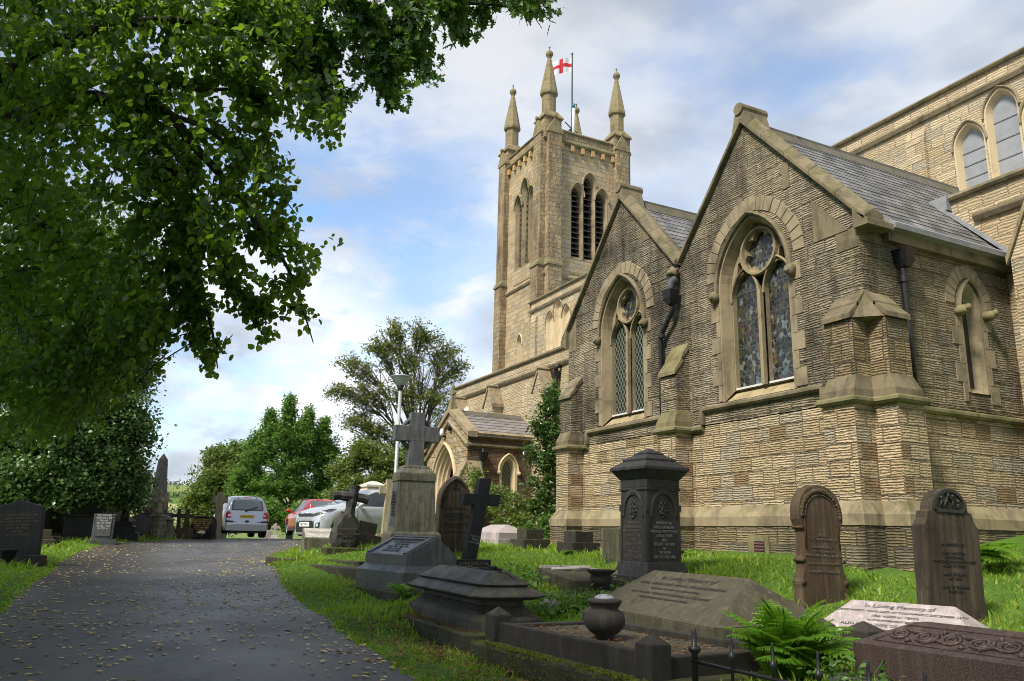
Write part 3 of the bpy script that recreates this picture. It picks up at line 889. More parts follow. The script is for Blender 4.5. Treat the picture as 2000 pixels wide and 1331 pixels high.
def big_window(key, lobes):
    cx, half, spr, rise = WIN[key]
    fr = frame_south(FY)
    # splayed jamb
    mb = MB()
    o1 = arch(cx, half, spr, rise, 3.90)
    inn = arch(cx, half - 0.075, spr, rise - 0.08, 4.12)
    P1 = [Vector((p[0], FY - 0.012, p[1])) for p in o1]
    P2 = [Vector((p[0], FY + 0.20, p[1])) for p in inn]
    P3 = [Vector((p[0], FY + 0.36, p[1])) for p in inn]
    n = len(P1)
    rng_ = [i for i in range(n) if i != 0]            # leave the bottom to the sill
    mb.add(P1 + P2 + P3, [(i, (i + 1) % n, (i + 1) % n + n, i + n) for i in rng_] + [(i + n, (i + 1) % n + n, (i + 1) % n + 2 * n, i + 2 * n) for i in range(n)])
    # face ring of the surround
    out = arch(cx, half + 0.045, spr, rise + 0.05, 3.90)
    o2 = [Vector((p[0], FY - 0.012, p[1])) for p in out]
    o3 = [Vector((p[0], FY + 0.01, p[1])) for p in out]
    mb.add(P1 + o2 + o3, [(i, (i + 1) % n, (i + 1) % n + n, i + n) for i in rng_] + [(i + n, (i + 1) % n + n, (i + 1) % n + 2 * n, i + 2 * n) for i in rng_])
    w = mb.build('window', M['trim'], CH)
    # quoin blocks beside the jambs
    for k in range(7):
        z0 = 3.92 + k * 0.318
        for sgn in (-1, 1):
            L = 0.25 if (k + (sgn > 0)) % 2 else 0.10
            q = MB()
            x0, x1 = sorted((cx + sgn * (half + 0.049), cx + sgn * (half + 0.049 + L)))
            q.box(x0, x1, FY - 0.016, FY + 0.02, z0 + 0.006, z0 + 0.312)
            q.build('quoin', M['quoin'], w)
    s = MB()
    s.prism([(cx - half - 0.02, FY - 0.03, 3.84), (cx - half - 0.02, FY + 0.3, 4.135), (cx - half - 0.02, FY + 0.3, 3.84)], (2 * half + 0.04, 0, 0))
    s.build('sill', M['sill'], w)
    # tracery plate
    ih = half - 0.075
    mull = 0.085
    lw = (ih - mull) / 2 - 0.012
    lc = ih - 0.022 - lw
    ls, lr = spr - 0.20, lw * 1.65
    cz = spr + 0.64 if key == 'R' else spr + 0.60
    cr = 0.43 if key == 'R' else 0.39
    plate_out = arch(cx, ih + 0.01, spr, rise - 0.09, 4.13)
    hs = [arch(cx - lc, lw, ls, lr, 4.17), arch(cx + lc, lw, ls, lr, 4.17)]
    fo = foil(cx, cz, lobes, cr * 0.60, cr * 0.36, math.pi / 2) if lobes == 6 else foil(cx, cz, lobes, cr * 0.55, cr * 0.42, math.pi / 2)
    hs.append(fo)
    for sg in (-1, 1):                                # small eyes between circle and arch
        hs.append([(cx + sg * (ih * 0.56), cz - 0.32), (cx + sg * (ih * 0.80), cz - 0.42), (cx + sg * (ih * 0.74), cz - 0.10), (cx + sg * (ih * 0.64), cz - 0.06)][::(1 if sg > 0 else -1)])
    t = MB()
    t.plate((0, FY + 0.215, 0), X, Z, Y, plate_out, hs, 0.13)
    tr = t.build('tracery', M['trim'], w)
    for c, r0, r1, d0 in ((cz, cr * 0.99, cr * 1.10, 0.065),):
        rg = MB()
        k = 32
        vs_, fs_ = [], []
        for i in range(k):
            a = 2 * math.pi * i / k
            for rr, dd in ((r0 - .02, 0.0), (r0, d0), (r1, d0), (r1 + .02, 0.0)):
                vs_.append((cx + rr * math.cos(a), FY + 0.216 - dd, c + rr * math.sin(a)))
        for i in range(k):
            for j in range(3):
                fs_.append((i * 4 + j, i * 4 + j + 1, ((i + 1) % k) * 4 + j + 1, ((i + 1) % k) * 4 + j))
        rg.add(vs_, fs_)
        for sg in (-1, 1):                            # mouldings of the two lights
            hood(rg, ((0, FY + 0.216, 0), X, Z, Y), cx + sg * lc, lw, ls, lr, 0.04, 0.05, 0.02)
        rg.box(cx - 0.04, cx + 0.04, FY + 0.13, FY + 0.216, 4.13, ls + 0.05)
        rg.build('moulding', M['trim'], w)
    for sg in (-1, 1):
        g = MB()
        g.poly([(p[0], FY + 0.315, p[1]) for p in offs(arch(cx + sg * lc, lw, ls, lr, 4.17), 0.02)])
        g.build('pane', M['stained'] if key == 'R' else M['lattice'], w)
        b = MB()
        b.box(cx + sg * lc - lw, cx + sg * lc + lw, FY + 0.20, FY + 0.36, 4.135, 4.172)
        b.build('glazing_bar', M['t_white'], w)
    g = MB()
    g.poly([(p[0], FY + 0.32, p[1]) for p in foil(cx, cz, 12, cr * 0.6, cr * 0.42)])
    g.poly([(cx - ih, FY + 0.34, spr), (cx + ih, FY + 0.34, spr), (cx + ih * .7, FY + 0.34, spr + .75), (cx, FY + 0.34, spr + rise - .2), (cx - ih * .7, FY + 0.34, spr + .75)])
    g.build('pane', M['stained'], w)
    hm = MB()
    hood(hm, fr, cx, half + 0.048, spr, rise + 0.055, 0.07, 0.10, 0.06)
    hm.build('hood_mould', M['trim_dark'], w)
    vv = MB()
    voussoirs(vv, fr, cx, half + 0.13, spr + 0.25, rise - 0.17, 0.02, 0.30)
    vv.build('voussoirs', M['quoin'], w)
    for sg in (-1, 1):
        b = MB()
        b.ball((cx + sg * (half + 0.12), FY - 0.07, spr - 0.09), 0.105, 0.16, 9, (1, 1, 1.15))
        b.ball((cx + sg * (half + 0.12), FY - 0.15, spr - 0.11), 0.055, 0.2, 7)
        b.build('carved_head', M['trim_dark'], w, smooth=True)
big_window('R', 6)
big_window('L', 5)

# side wall with lancet
side = [(FY, ZS), (AY, ZS), (AY, 6.42), (FY, 6.42)]
lan = arch(13.14, 0.245, 5.30, 0.46, 3.84)
mb = MB(); mb.wall(*frame_east(SX), side, [lan], 0.32, False); mb.build('chapel_side_wall', M['wall_side'], CH)
def lancet(cy, half, spr, rise, bot, x):
    mb = MB()
    o1, inn = arch(cy, half, spr, rise, bot), arch(cy, half - 0.12, spr, rise - 0.16, bot + 0.12)
    P1 = [Vector((x + 0.012, p[0], p[1])) for p in o1]
    P2 = [Vector((x - 0.16, p[0], p[1])) for p in inn]
    oo = [Vector((x + 0.012, p[0], p[1])) for p in arch(cy, half + 0.06, spr, rise + 0.07, bot)]
    n = len(P1)
    mb.add(P1 + P2, [(i, (i + 1) % n, (i + 1) % n + n, i + n) for i in range(n)])
    mb.add(P1 + oo, [(i, (i + 1) % n, (i + 1) % n + n, i + n) for i in range(1, n)])
    w = mb.build('window', M['trim'], CH)
    g = MB(); g.poly([(x - 0.155, p[0], p[1]) for p in offs(inn, 0.01)]); g.build('pane', M['iron'], w)
    for k in range(5):
        for sgn in (-1, 1):
            L = 0.24 if (k + (sgn > 0)) % 2 else 0.10
            y0, y1 = sorted((cy + sgn * (half + 0.063), cy + sgn * (half + 0.063 + L)))
            q = MB(); q.box(x - 0.02, x + 0.016, y0, y1, bot - 0.16 + k * 0.325, bot + 0.155 + k * 0.325); q.build('quoin', M['quoin'], w)
    h = MB(); hood(h, frame_east(x), cy, half + 0.065, spr, rise + 0.075, 0.06, 0.09, 0.05); h.build('hood_mould', M['trim_dark'], w)
    v = MB(); voussoirs(v, frame_east(x), cy, half + 0.13, spr + 0.08, rise + 0.05, 0.01, 0.26, n=6); v.build('voussoirs', M['quoin'], w)
    for sg in (-1, 1):
        b = MB()
        b.ball((x + 0.10, cy + sg * (half + 0.12), spr - 0.06), 0.09, 0.12, 9, (1.7, 1, 1.0))
        b.ball((x + 0.22, cy + sg * (half + 0.12), spr - 0.03), 0.06, 0.15, 8)
        b.build('carved_head', M['trim_moss'], w, smooth=True)
lancet(13.14, 0.245, 5.30, 0.46, 3.84, SX)

# buttresses (upper stage) with sloping stone caps
def butt_south(x0, x1, p, z0, z1, rise, mat, cap, y=FY, low_cap=True):
    b = MB()
    b.prism([(x0, y, z0), (x0, y - p, z0), (x0, y - p, z1), (x0, y, z1 + rise * 0.96)], (x1 - x0, 0, 0))
    B = b.build('buttress', mat, CH)
    for k in range(2):                                # two courses of weathering
        c = MB()
        f0, f1 = k * 0.5, k * 0.5 + 0.49
        e = 0.05 - 0.02 * k
        yy = lambda f: y - p * (1 - f)
        zz = lambda f: z1 + rise * f
        c.prism([(x0 - 0.015, yy(f0) - e, zz(f0) - 0.03), (x0 - 0.015, yy(f0) - e, zz(f0) + 0.05), (x0 - 0.015, yy(f1), zz(f1) + 0.055), (x0 - 0.015, yy(f1) + 0.02, zz(f1) - 0.05)], (x1 - x0 + 0.03, 0, 0))
        c.build('weathering', cap, B)
    if low_cap:
        c = MB()
        c.frus(x0 - 0.045, x1 + 0.045, y - 0.445, y - 0.012, z0 + 0.10, x0, x1, y - p, y - 0.012, z0 + 0.33)
        c.box(x0 - 0.045, x1 + 0.045, y - 0.445, y - 0.014, z0 - 0.02, z0 + 0.099)
        c.build('weathering', cap, B)
    return B
def butt_east(y0, y1, p, z0, z1, rise, mat, cap, x=SX):
    b = MB()
    b.prism([(x, y0, z0), (x + p, y0, z0), (x + p, y0, z1), (x, y0, z1 + rise * 0.96)], (0, y1 - y0, 0))
    B = b.build('buttress', mat, CH)
    for k in range(2):
        c = MB()
        f0, f1 = k * 0.5, k * 0.5 + 0.49
        e = 0.05 - 0.02 * k
        xx = lambda f: x + p * (1 - f)
        zz = lambda f: z1 + rise * f
        c.prism([(xx(f0) + e, y0 - 0.015, zz(f0) - 0.03), (xx(f0) + e, y0 - 0.015, zz(f0) + 0.05), (xx(f1), y0 - 0.015, zz(f1) + 0.055), (xx(f1) - 0.02, y0 - 0.015, zz(f1) - 0.05)], (0, y1 - y0 + 0.03, 0))
        c.build('weathering', cap, B)
    c = MB()
    c.frus(x + 0.012, x + 0.445, y0 - 0.045, y1 + 0.045, z0 + 0.10, x + 0.012, x + p, y0, y1, z0 + 0.33)
    c.box(x + 0.014, x + 0.445, y0 - 0.045, y1 + 0.045, z0 - 0.02, z0 + 0.099)
    c.build('weathering', cap, B)
    return B
butt_south(-17.47, -16.95, 0.34, 3.52, 4.72, 0.50, M['wall_sooty'], M['trim_dark'])
butt_south(-13.33, -12.81, 0.34, 3.52, 4.62, 0.62, M['wall_side'], M['trim_moss'])
butt_south(SX - 0.54, SX, 0.34, 3.52, 4.78, 0.42, M['wall_butt'], M['trim_dark'])
butt_east(FY, FY + 0.52, 0.34, 3.52, 4.78, 0.42, M['wall_butt'], M['trim_dark'])
c = MB()                                              # angle stone where the two corner caps meet
c.add([(SX - 0.02, FY - 0.36, 4.76), (SX + 0.36, FY + 0.02, 4.76), (SX + 0.0, FY + 0.0, 4.72), (SX - 0.02, FY + 0.02, 5.29)], [(0, 1, 3), (0, 2, 1), (0, 3, 2), (1, 2, 3)])
c.build('weathering', M['trim_dark'], CH)

# string course, stepping up under the windows
prof = lambda z: [(-0.02, z), (0.05, z), (0.085, z + 0.04), (0.085, z + 0.085), (0.03, z + 0.12), (-0.02, z + 0.13)]
def string(path, z, mat=M['trim_moss']):
    s = MB(); s.sweep(path, prof(z)); return s.build('string_course', mat, CH)
zl, zh = 3.40, 3.76
string(low[1:6] + [(-16.66, FY)], zl)
string([(-16.70, FY), (-13.72, FY)], zh, M['trim_dark'])
string([(-13.76, FY)] + low[6:10] + [(-12.40, FY)], zl)
string([(-12.44, FY), (-9.36, FY)], zh, M['trim_dark'])
string([(-9.40, FY)] + low[10:17], zl)
string([(SX, FY + 0.62), (SX, AY)], zl - 0.02)
for xx in (-16.74, -13.74, -12.46, -9.41):
    s = MB(); s.box(xx, xx + 0.10, FY - 0.084, FY + 0.01, zl + 0.129, zh + 0.05); s.build('string_course', M['trim_dark'], CH)
# plain quoins at the head of the gables
for pts in ([(SX - 0.012, 6.02), (SX - 0.012, 6.34), (SX - 0.45, 6.34), (SX - 0.45, 6.02)], [(SX - 0.2, 6.36), (SX - 0.92, 7.15), (SX - 0.92, 6.36)], [(-9.83, 7.60), (-9.83, 8.05), (-10.0, 8.17), (-10.0, 7.60)], [(-14.35, 8.0), (-13.9, 8.0), (-14.35, 8.42)], [(-17.62, 6.0), (-17.25, 6.0), (-17.25, 6.85), (-17.62, 6.40)]):
    q = MB(); q.prism([(p[0], FY - 0.014, p[1]) for p in pts], (0, 0.02, 0)); q.build('quoin', M['trim_dark'], CH)
# vent in the foot wall
v = MB()
v.box(-11.20, -10.70, FY - 0.125, FY - 0.095, 1.00, 1.42)
V_ = v.build('vent', M['trim_moss'], CH)
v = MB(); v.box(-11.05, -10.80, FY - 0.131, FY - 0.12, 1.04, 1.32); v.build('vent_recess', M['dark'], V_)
v = MB()
for k in range(5):
    v.box(-11.04, -10.81, FY - 0.142, FY - 0.128, 1.06 + k * 0.052, 1.09 + k * 0.052)
v.build('grille', plain('red_brown_grille', (0.16, 0.075, 0.065), 0.7, grain=0.2), V_)

# roofs: overlapping rows of slates
def roof_slope(mb, p_low, p_high, along, row=0.2, th=0.014):
    """p_low/p_high: points on the lower and upper edge at the start; along: vector of the ridge direction"""
    a, b, d = Vector(p_low), Vector(p_high), Vector(along)
    n = (b - a).cross(d).normalized()
    if n.z < 0: n = -n
    L = (b - a).length
    k = max(1, int(L / row))
    for i in range(k):
        q0 = a + (b - a) * (i / k) + n * th
        q1 = a + (b - a) * min(1, (i + 1.15) / k) + n * 0.001
        q2 = a + (b - a) * (i / k)
        mb.poly([q0, q0 + d, q1 + d, q1])
        mb.poly([q2, q2 + d, q0 + d, q0])
def gable_roof(cx, zr, half_r, half_l, y0, y1, eave_r=True):
    m_ = MB()
    roof_slope(m_, (cx + half_r, y0, zr - half_r * slope), (cx, y0, zr), (0, y1 - y0, 0))
    roof_slope(m_, (cx - half_l, y0, zr - half_l * slope), (cx, y0, zr), (0, y1 - y0, 0))
    r_ = m_.build('roof', M['slate'], CH, fix=False)
    t = MB()
    n = 9
    L = (y1 - y0 - 0.5) / n
    for i in range(n):
        ya, yb = y0 + 0.35 + i * L + 0.006, y0 + 0.35 + (i + 1) * L - 0.006
        t.prism([(cx - 0.24, ya, zr - 0.24), (cx - 0.05, ya, zr + 0.03), (cx - 0.045, ya, zr + 0.09), (cx, ya, zr + 0.115), (cx + 0.045, ya, zr + 0.09), (cx + 0.05, ya, zr + 0.03), (cx + 0.24, ya, zr - 0.24), (cx, ya, zr - 0.03)], (0, yb - ya, 0))
    t.build('ridge', M['ridge'], r_)
    return r_
rz = 9.38
RR = gable_roof(aR[0], rz, 2.66, aR[0] - vx, FY + 0.25, CY)
RL = gable_roof(aL[0], rz, vx - aL[0], 2.5, FY + 0.25, CY)
# gable copings
def coping(ax, az, x1, flip):
    m_ = MB()
    z1 = az - abs(x1 - ax) * slope
    w = 0.19
    k = 5
    for i in range(k):
        f0, f1 = i / k, (i + 1) / k - 0.004
        xa, xb = ax + (x1 - ax) * f0, ax + (x1 - ax) * f1
        za, zb = az + (z1 - az) * f0, az + (z1 - az) * f1
        m_.prism([(xa, FY - 0.10, za + 0.03), (xa, FY - 0.10, za + 0.13), (xa, FY + 0.14, za + 0.30), (xa, FY + 0.36, za + 0.22), (xa, FY + 0.36, za + 0.03)], (xb - xa, 0, zb - za))
    return m_
for ax, xe in ((aR[0], SX + 0.22), (aR[0], vx + 0.05), (aL[0], vx - 0.05), (aL[0], -17.86)):
    m_ = coping(ax, 9.36, xe, 0)
    m_.build('coping', M['trim_dark'], CH, bevel=0.012)
for ax in (aR[0], aL[0]):
    a = MB()
    a.prism([(ax - 0.24, FY - 0.10, 9.20), (ax, FY - 0.10, 9.46), (ax + 0.24, FY - 0.10, 9.20), (ax + 0.13, FY - 0.10, 9.60), (ax - 0.13, FY - 0.10, 9.60)], (0, 0.6, 0))
    a.tube([(ax, FY - 0.13, 9.68), (ax, FY + 0.55, 9.68)], 0.125, 12)
    a.build('apex_stone', M['trim_dark'], CH)
# kneelers and eaves
k = MB(); k.prism([(SX + 0.26, FY - 0.10, 6.30), (SX - 0.02, FY - 0.10, 6.30), (SX - 0.02, FY - 0.10, 6.62), (SX + 0.26, FY - 0.10, 6.40)], (0, 0.62, 0)); k.build('kneeler', M['trim_dark'], CH)
k = MB(); k.prism([(-17.9, FY - 0.10, 6.22), (-17.62, FY - 0.10, 6.10), (-17.62, FY - 0.10, 6.62), (-17.9, FY - 0.10, 6.35)], (0, 0.5, 0)); k.build('kneeler', M['trim_dark'], CH)
e = MB(); e.box(SX - 0.02, SX + 0.12, FY + 0.56, AY, 6.18, 6.40); e.build('eaves_course', M['trim_dark'], CH)
e = MB(); e.prism([(SX + 0.10, FY + 0.56, 6.34), (SX + 0.26, FY + 0.56, 6.36), (SX + 0.27, FY + 0.56, 6.45), (SX + 0.06, FY + 0.56, 6.60)], (0, AY - FY - 0.56, 0)); e.build('gutter', M['lead'], CH)
# flashing where the roof meets the aisle wall
fl = MB()
fl.prism([(SX + 0.24, AY - 0.16, 6.42), (SX + 0.24, AY - 0.16, 6.50), (-9.62, AY - 0.16, 8.00), (-9.62, AY - 0.16, 7.92)], (0, 0.155, 0))
fl.box(-9.9, -9.35, AY - 0.14, AY + 0.1, 7.76, 8.06)
fl.build('flashing', M['lead'], CH)

# downpipes
def downpipe(hx, hy, hz, pts, r_=0.055, lead=False):
    h = MB()
    h.frus(hx - 0.11, hx + 0.11, hy - 0.10, hy + 0.10, hz, hx - 0.15, hx + 0.15, hy - 0.13, hy + 0.13, hz + 0.18)
    h.frus(hx - 0.07, hx + 0.07, hy - 0.07, hy + 0.07, hz - 0.12, hx - 0.13, hx + 0.13, hy - 0.11, hy + 0.11, hz)
    H = h.build('rainwater_hopper', M['iron'], CH)
    d = MB(); d.tube(pts, r_, 10)
    D = d.build('downpipe', M['iron'], CH, smooth=True)
    for p in pts[2::2]:
        c = MB()
        c.tube([Vector(p) + Vector((0, 0, 0.0)), Vector(p) - Vector((0, 0, 0.09))], r_ * 1.35, 10)
        c.build('collar', M['iron'], D)
downpipe(-13.10, FY - 0.20, 6.28, [(-13.10, FY - 0.18, 6.2), (-13.12, FY - 0.16, 6.02), (-13.55, FY - 0.12, 5.62), (-13.60, FY - 0.11, 5.45), (-13.60, FY - 0.11, 4.3), (-13.60, FY - 0.11, 4.2), (-13.60, FY - 0.11, 3.5)])
g = MB(); g.ball((-13.08, FY - 0.13, 6.88), 0.11, 0.25, 9); g.ball((-13.08, FY - 0.23, 6.85), 0.07, 0.25, 8); g.build('gargoyle', M['trim_dark'], CH, smooth=True)
s = MB()
s.tube([(-13.08, FY - 0.10, 6.72), (-13.09, FY - 0.20, 6.62), (-13.10, FY - 0.21, 6.46)], [0.11, 0.10, 0.07], 10, cap=False)
s.build('lead_spout', M['spout'], CH, smooth=True, fix=False)
downpipe(SX + 0.14, 11.36, 5.88, [(SX + 0.10, 11.36, 5.9), (SX + 0.10, 11.36, 5.7), (SX + 0.09, 11.36, 5.6), (SX + 0.09, 11.38, 4.6), (SX + 0.09, 11.38, 3.5)])

# ------------------------------------------------------------------ aisle and nave (clerestory)
XW, XE_ = -34.4, 3.0
def gable_butt(x, y, z, w=0.42, p=0.55, h=0.85, mat=None):
    b = MB()
    b.prism([(x - w, y + 0.02, GZ), (x - w, y - p, GZ), (x - w, y - p, z - h), (x - w, y + 0.02, z - h + 0.05)], (2 * w, 0, 0))
    b.prism([(x - w, y - p, z - h), (x + w, y - p, z - h), (x, y - p, z - 0.06)], (0, p + 0.02, 0))
    B = b.build('buttress', M['wall_nave'], CH)
    c = MB()
    for sg in (-1, 1):
        c.prism([(x + sg * (w + 0.06), y - p - 0.05, z - h - 0.08), (x + sg * (w + 0.06), y - p - 0.05, z - h + 0.06), (x, y - p - 0.05, z + 0.07), (x, y - p - 0.05, z - 0.07)], (0, p + 0.07, 0))
    c.tube([(x, y - p - 0.09, z + 0.05), (x, y + 0.02, z + 0.05)], 0.075, 8)
    c.build('weathering', M['trim'], B)
m_ = MB()
m_.wall((0, AY, 0), X, Z, Y, [(XW, GZ), (-17.65, GZ), (-17.65, 7.98), (XW, 7.98)], [], 0.45, False)
m_.poly([(XW, AY, GZ), (XW, CY, GZ), (XW, CY, 7.98), (XW, AY, 7.98)])
m_.build('aisle_wall', M['wall_nave'], CH)
m_ = MB(); m_.wall((0, AY, 0), X, Z, Y, [(-17.65, 5.5), (XE_, GZ), (XE_, 7.98), (-17.65, 7.98)], [], 0.45, False); m_.build('aisle_wall', M['wall_side'] if False else M['wall_nave'], CH)
copp = lambda z: [(-0.45, z), (0.07, z), (0.10, z + 0.05), (0.0, z + 0.15), (-0.45, z + 0.17)]
strp = lambda z: [(-0.02, z), (0.06, z - 0.02), (0.11, z + 0.07), (0.11, z + 0.11), (-0.02, z + 0.20)]
for xa, xb in ((XW - 0.1, -17.7), (-9.5, XE_)):
    s = MB(); s.sweep([(xa, AY), (xb, AY)], copp(7.95)); s.build('parapet_coping', M['trim_dark'], CH)
for xa, xb in ((XW - 0.05, -17.7), (-8.9, XE_)):
    s = MB(); s.sweep([(xa, AY), (xb, AY)], strp(7.38)); s.build('string_course', M['trim_dark'], CH)
m_ = MB(); m_.poly([(XW, AY + 0.4, 7.95), (XE_, AY + 0.4, 7.95), (XE_, CY, 9.2), (XW, CY, 9.2)]); m_.build('aisle_roof', M['lead'], CH)
for bx in (-33.2, -29.75, -25.45, -20.9):
    gable_butt(bx, AY, 7.30, 0.40, 0.5, 0.78)
gable_butt(-7.55, AY, 7.40, 0.50, 0.5, 1.15)
for hx in (-30.35, -24.75):
    downpipe(hx, AY - 0.18, 6.98, [(hx, AY - 0.12, 7.3), (hx, AY - 0.12, 6.9), (hx, AY - 0.12, 5.5), (hx, AY - 0.12, 3.5), (hx, AY - 0.12, 1.0)], 0.05)
    s = MB(); s.tube([(hx + 0.12, AY + 0.02, 7.36), (hx + 0.10, AY - 0.18, 7.32), (hx + 0.05, AY - 0.2, 7.18)], 0.07, 8); s.build('lead_spout', M['iron'], CH, smooth=True)

def triple(cx, z0, spr, scale, glass, y=CY, hoodm=None, inset=0.16):
    """three stepped lancets in a south wall: returns (outlines, builder)"""
    w, gap = 0.31 * scale, 0.09 * scale
    ws = [(cx - 2 * w - gap, spr, w * 1.0), (cx, spr + 0.42 * scale, w * 1.0), (cx + 2 * w + gap, spr, w * 1.0)]
    outl = [arch(c, h, s, h * 1.45, z0, 7) for c, s, h in ws]
    def build():
        mb_ = MB()
        for (c, s, h), o_ in zip(ws, outl):
            inn = arch(c, h - 0.07, s, h * 1.45 - 0.09, z0 + 0.05, 7)
            P1, P2 = [Vector((p[0], y - 0.01, p[1])) for p in o_], [Vector((p[0], y + inset, p[1])) for p in inn]
            oo = [Vector((p[0], y - 0.01, p[1])) for p in arch(c, h + 0.04, s, h * 1.45 + 0.05, z0, 7)]
            n = len(P1)
            mb_.add(P1 + P2, [(i, (i + 1) % n, (i + 1) % n + n, i + n) for i in range(n)])
            mb_.add(P1 + oo, [(i, (i + 1) % n, (i + 1) % n + n, i + n) for i in range(1, n)])
        W = mb_.build('window', M['trim_pale'], CH)
        for (c, s, h), o_ in zip(ws, outl):
            g_ = MB(); g_.poly([(p[0], y + inset - 0.005, p[1]) for p in arch(c, h - 0.065, s, h * 1.45 - 0.085, z0 + 0.04, 7)]); g_.build('pane', glass, W)
            h_ = MB(); hood(h_, ((0, y, 0), X, Z, Y), c, h + 0.045, s, h * 1.45 + 0.055, 0.05, 0.07, 0.04, 7); h_.build('hood_mould', M['trim'], W)
            for kz in range(1, 4) if glass is M['pane_grey'] else ():
                b_ = MB()
                zz = z0 + (s - z0) * kz / 3.4
                b_.box(c - h + 0.07, c + h - 0.07, y + inset - 0.02, y + inset - 0.008, zz, zz + 0.02)
                b_.build('glazing_bar', M['t_grey'], W)
    return outl, build
tl = [triple(-29.84, 9.46, 10.75, 1.02, M['trim_pale']), triple(-25.4, 9.46, 10.75, 1.02, M['trim_pale']), triple(-9.78, 9.40, 10.50, 1.14, M['pane_grey']), triple(-5.2, 9.40, 10.50, 1.14, M['pane_grey'])]
hs = [o_ for t_ in tl for o_ in t_[0]]
m_ = MB()
m_.wall((0, CY, 0), X, Z, Y, [(-32.4, 7.9), (XE_, 7.9), (XE_, 12.1), (-32.4, 12.1)], hs, 0.2, False)
m_.poly([(-32.4, CY, 7), (-32.4, TY + 0.4, 7), (-32.4, TY + 0.4, 12.1), (-32.4, CY, 12.1)])
m_.build('clerestory_wall', M['wall_nave'], CH)
for t_ in tl: t_[1]()
s = MB(); s.sweep([(-32.5, CY + 1), (-32.5, CY), (XE_, CY)], copp(12.08)); s.build('parapet_coping', M['trim_dark'], CH)
s = MB(); s.sweep([(-32.4, CY + .8), (-32.4, CY), (XE_, CY)], strp(11.62)); s.build('string_course', M['trim'], CH)
s = MB(); s.sweep([(-32.4, CY), (XE_, CY)], prof(9.22)); s.build('string_course', M['trim'], CH)
m_ = MB(); m_.poly([(-31.9, CY + 0.3, 12.1), (XE_, CY + 0.3, 12.1), (XE_, 26, 12.1), (-31.9, 26, 12.1)]); m_.poly([(XE_, AY, 0), (XE_, 26, 0), (XE_, 26, 12), (XE_, AY, 12)]); m_.build('nave_roof', M['lead'], CH)
for px in (-32.03, -27.5, -22.9, -18.2, -14.2, -11.9, -7.4):
    p = MB(); p.box(px - 0.26, px + 0.26, CY - 0.12, CY + 0.02, 8.0, 11.1); p.prism([(px - 0.26, CY - 0.12, 11.1), (px - 0.26, CY + 0.02, 11.1), (px - 0.26, CY + 0.02, 11.55)], (0.52, 0, 0))
    p.build('pilaster', M['wall_nave'], CH)

# ------------------------------------------------------------------ tower
TXW, TXE, TYN = -36.65, -31.9, 22.35
T0, T1 = GZ, 20.55
def tri_t(c, spr0, spr1, w, gap, z0):
    return [(c - 2 * w - gap, spr0, w), (c, spr1, w), (c + 2 * w + gap, spr0, w)]
wS = tri_t(-34.0, 17.95, 18.65, 0.33, 0.06, 14.55)
wE = tri_t(20.12, 17.95, 18.65, 0.33, 0.06, 14.55)
oS = [arch(c, h, s, h * 1.7, 14.55, 7) for c, s, h in wS]
oE = [arch(c, h, s, h * 1.7, 14.55, 7) for c, s, h in wE]
lan2 = arch(-34.3, 0.27, 10.55, 0.5, 8.6, 7)
m_ = MB()
m_.wall((0, TY, 0), X, Z, Y, [(TXW, T0), (TXE, T0), (TXE, T1), (TXW, T1)], oS + [lan2], 0.5, False)
m_.wall((TXE, 0, 0), Y, Z, -X, [(TY, T0), (TYN, T0), (TYN, T1), (TY, T1)], oE, 0.5, False)
m_.poly([(TXW, TY, T0), (TXW, TYN, T0), (TXW, TYN, T1), (TXW, TY, T1)])
m_.poly([(TXE, TYN, T0), (TXW, TYN, T0), (TXW, TYN, T1), (TXE, TYN, T1)])
TW = m_.build('tower', M['wall_tower'], CH)
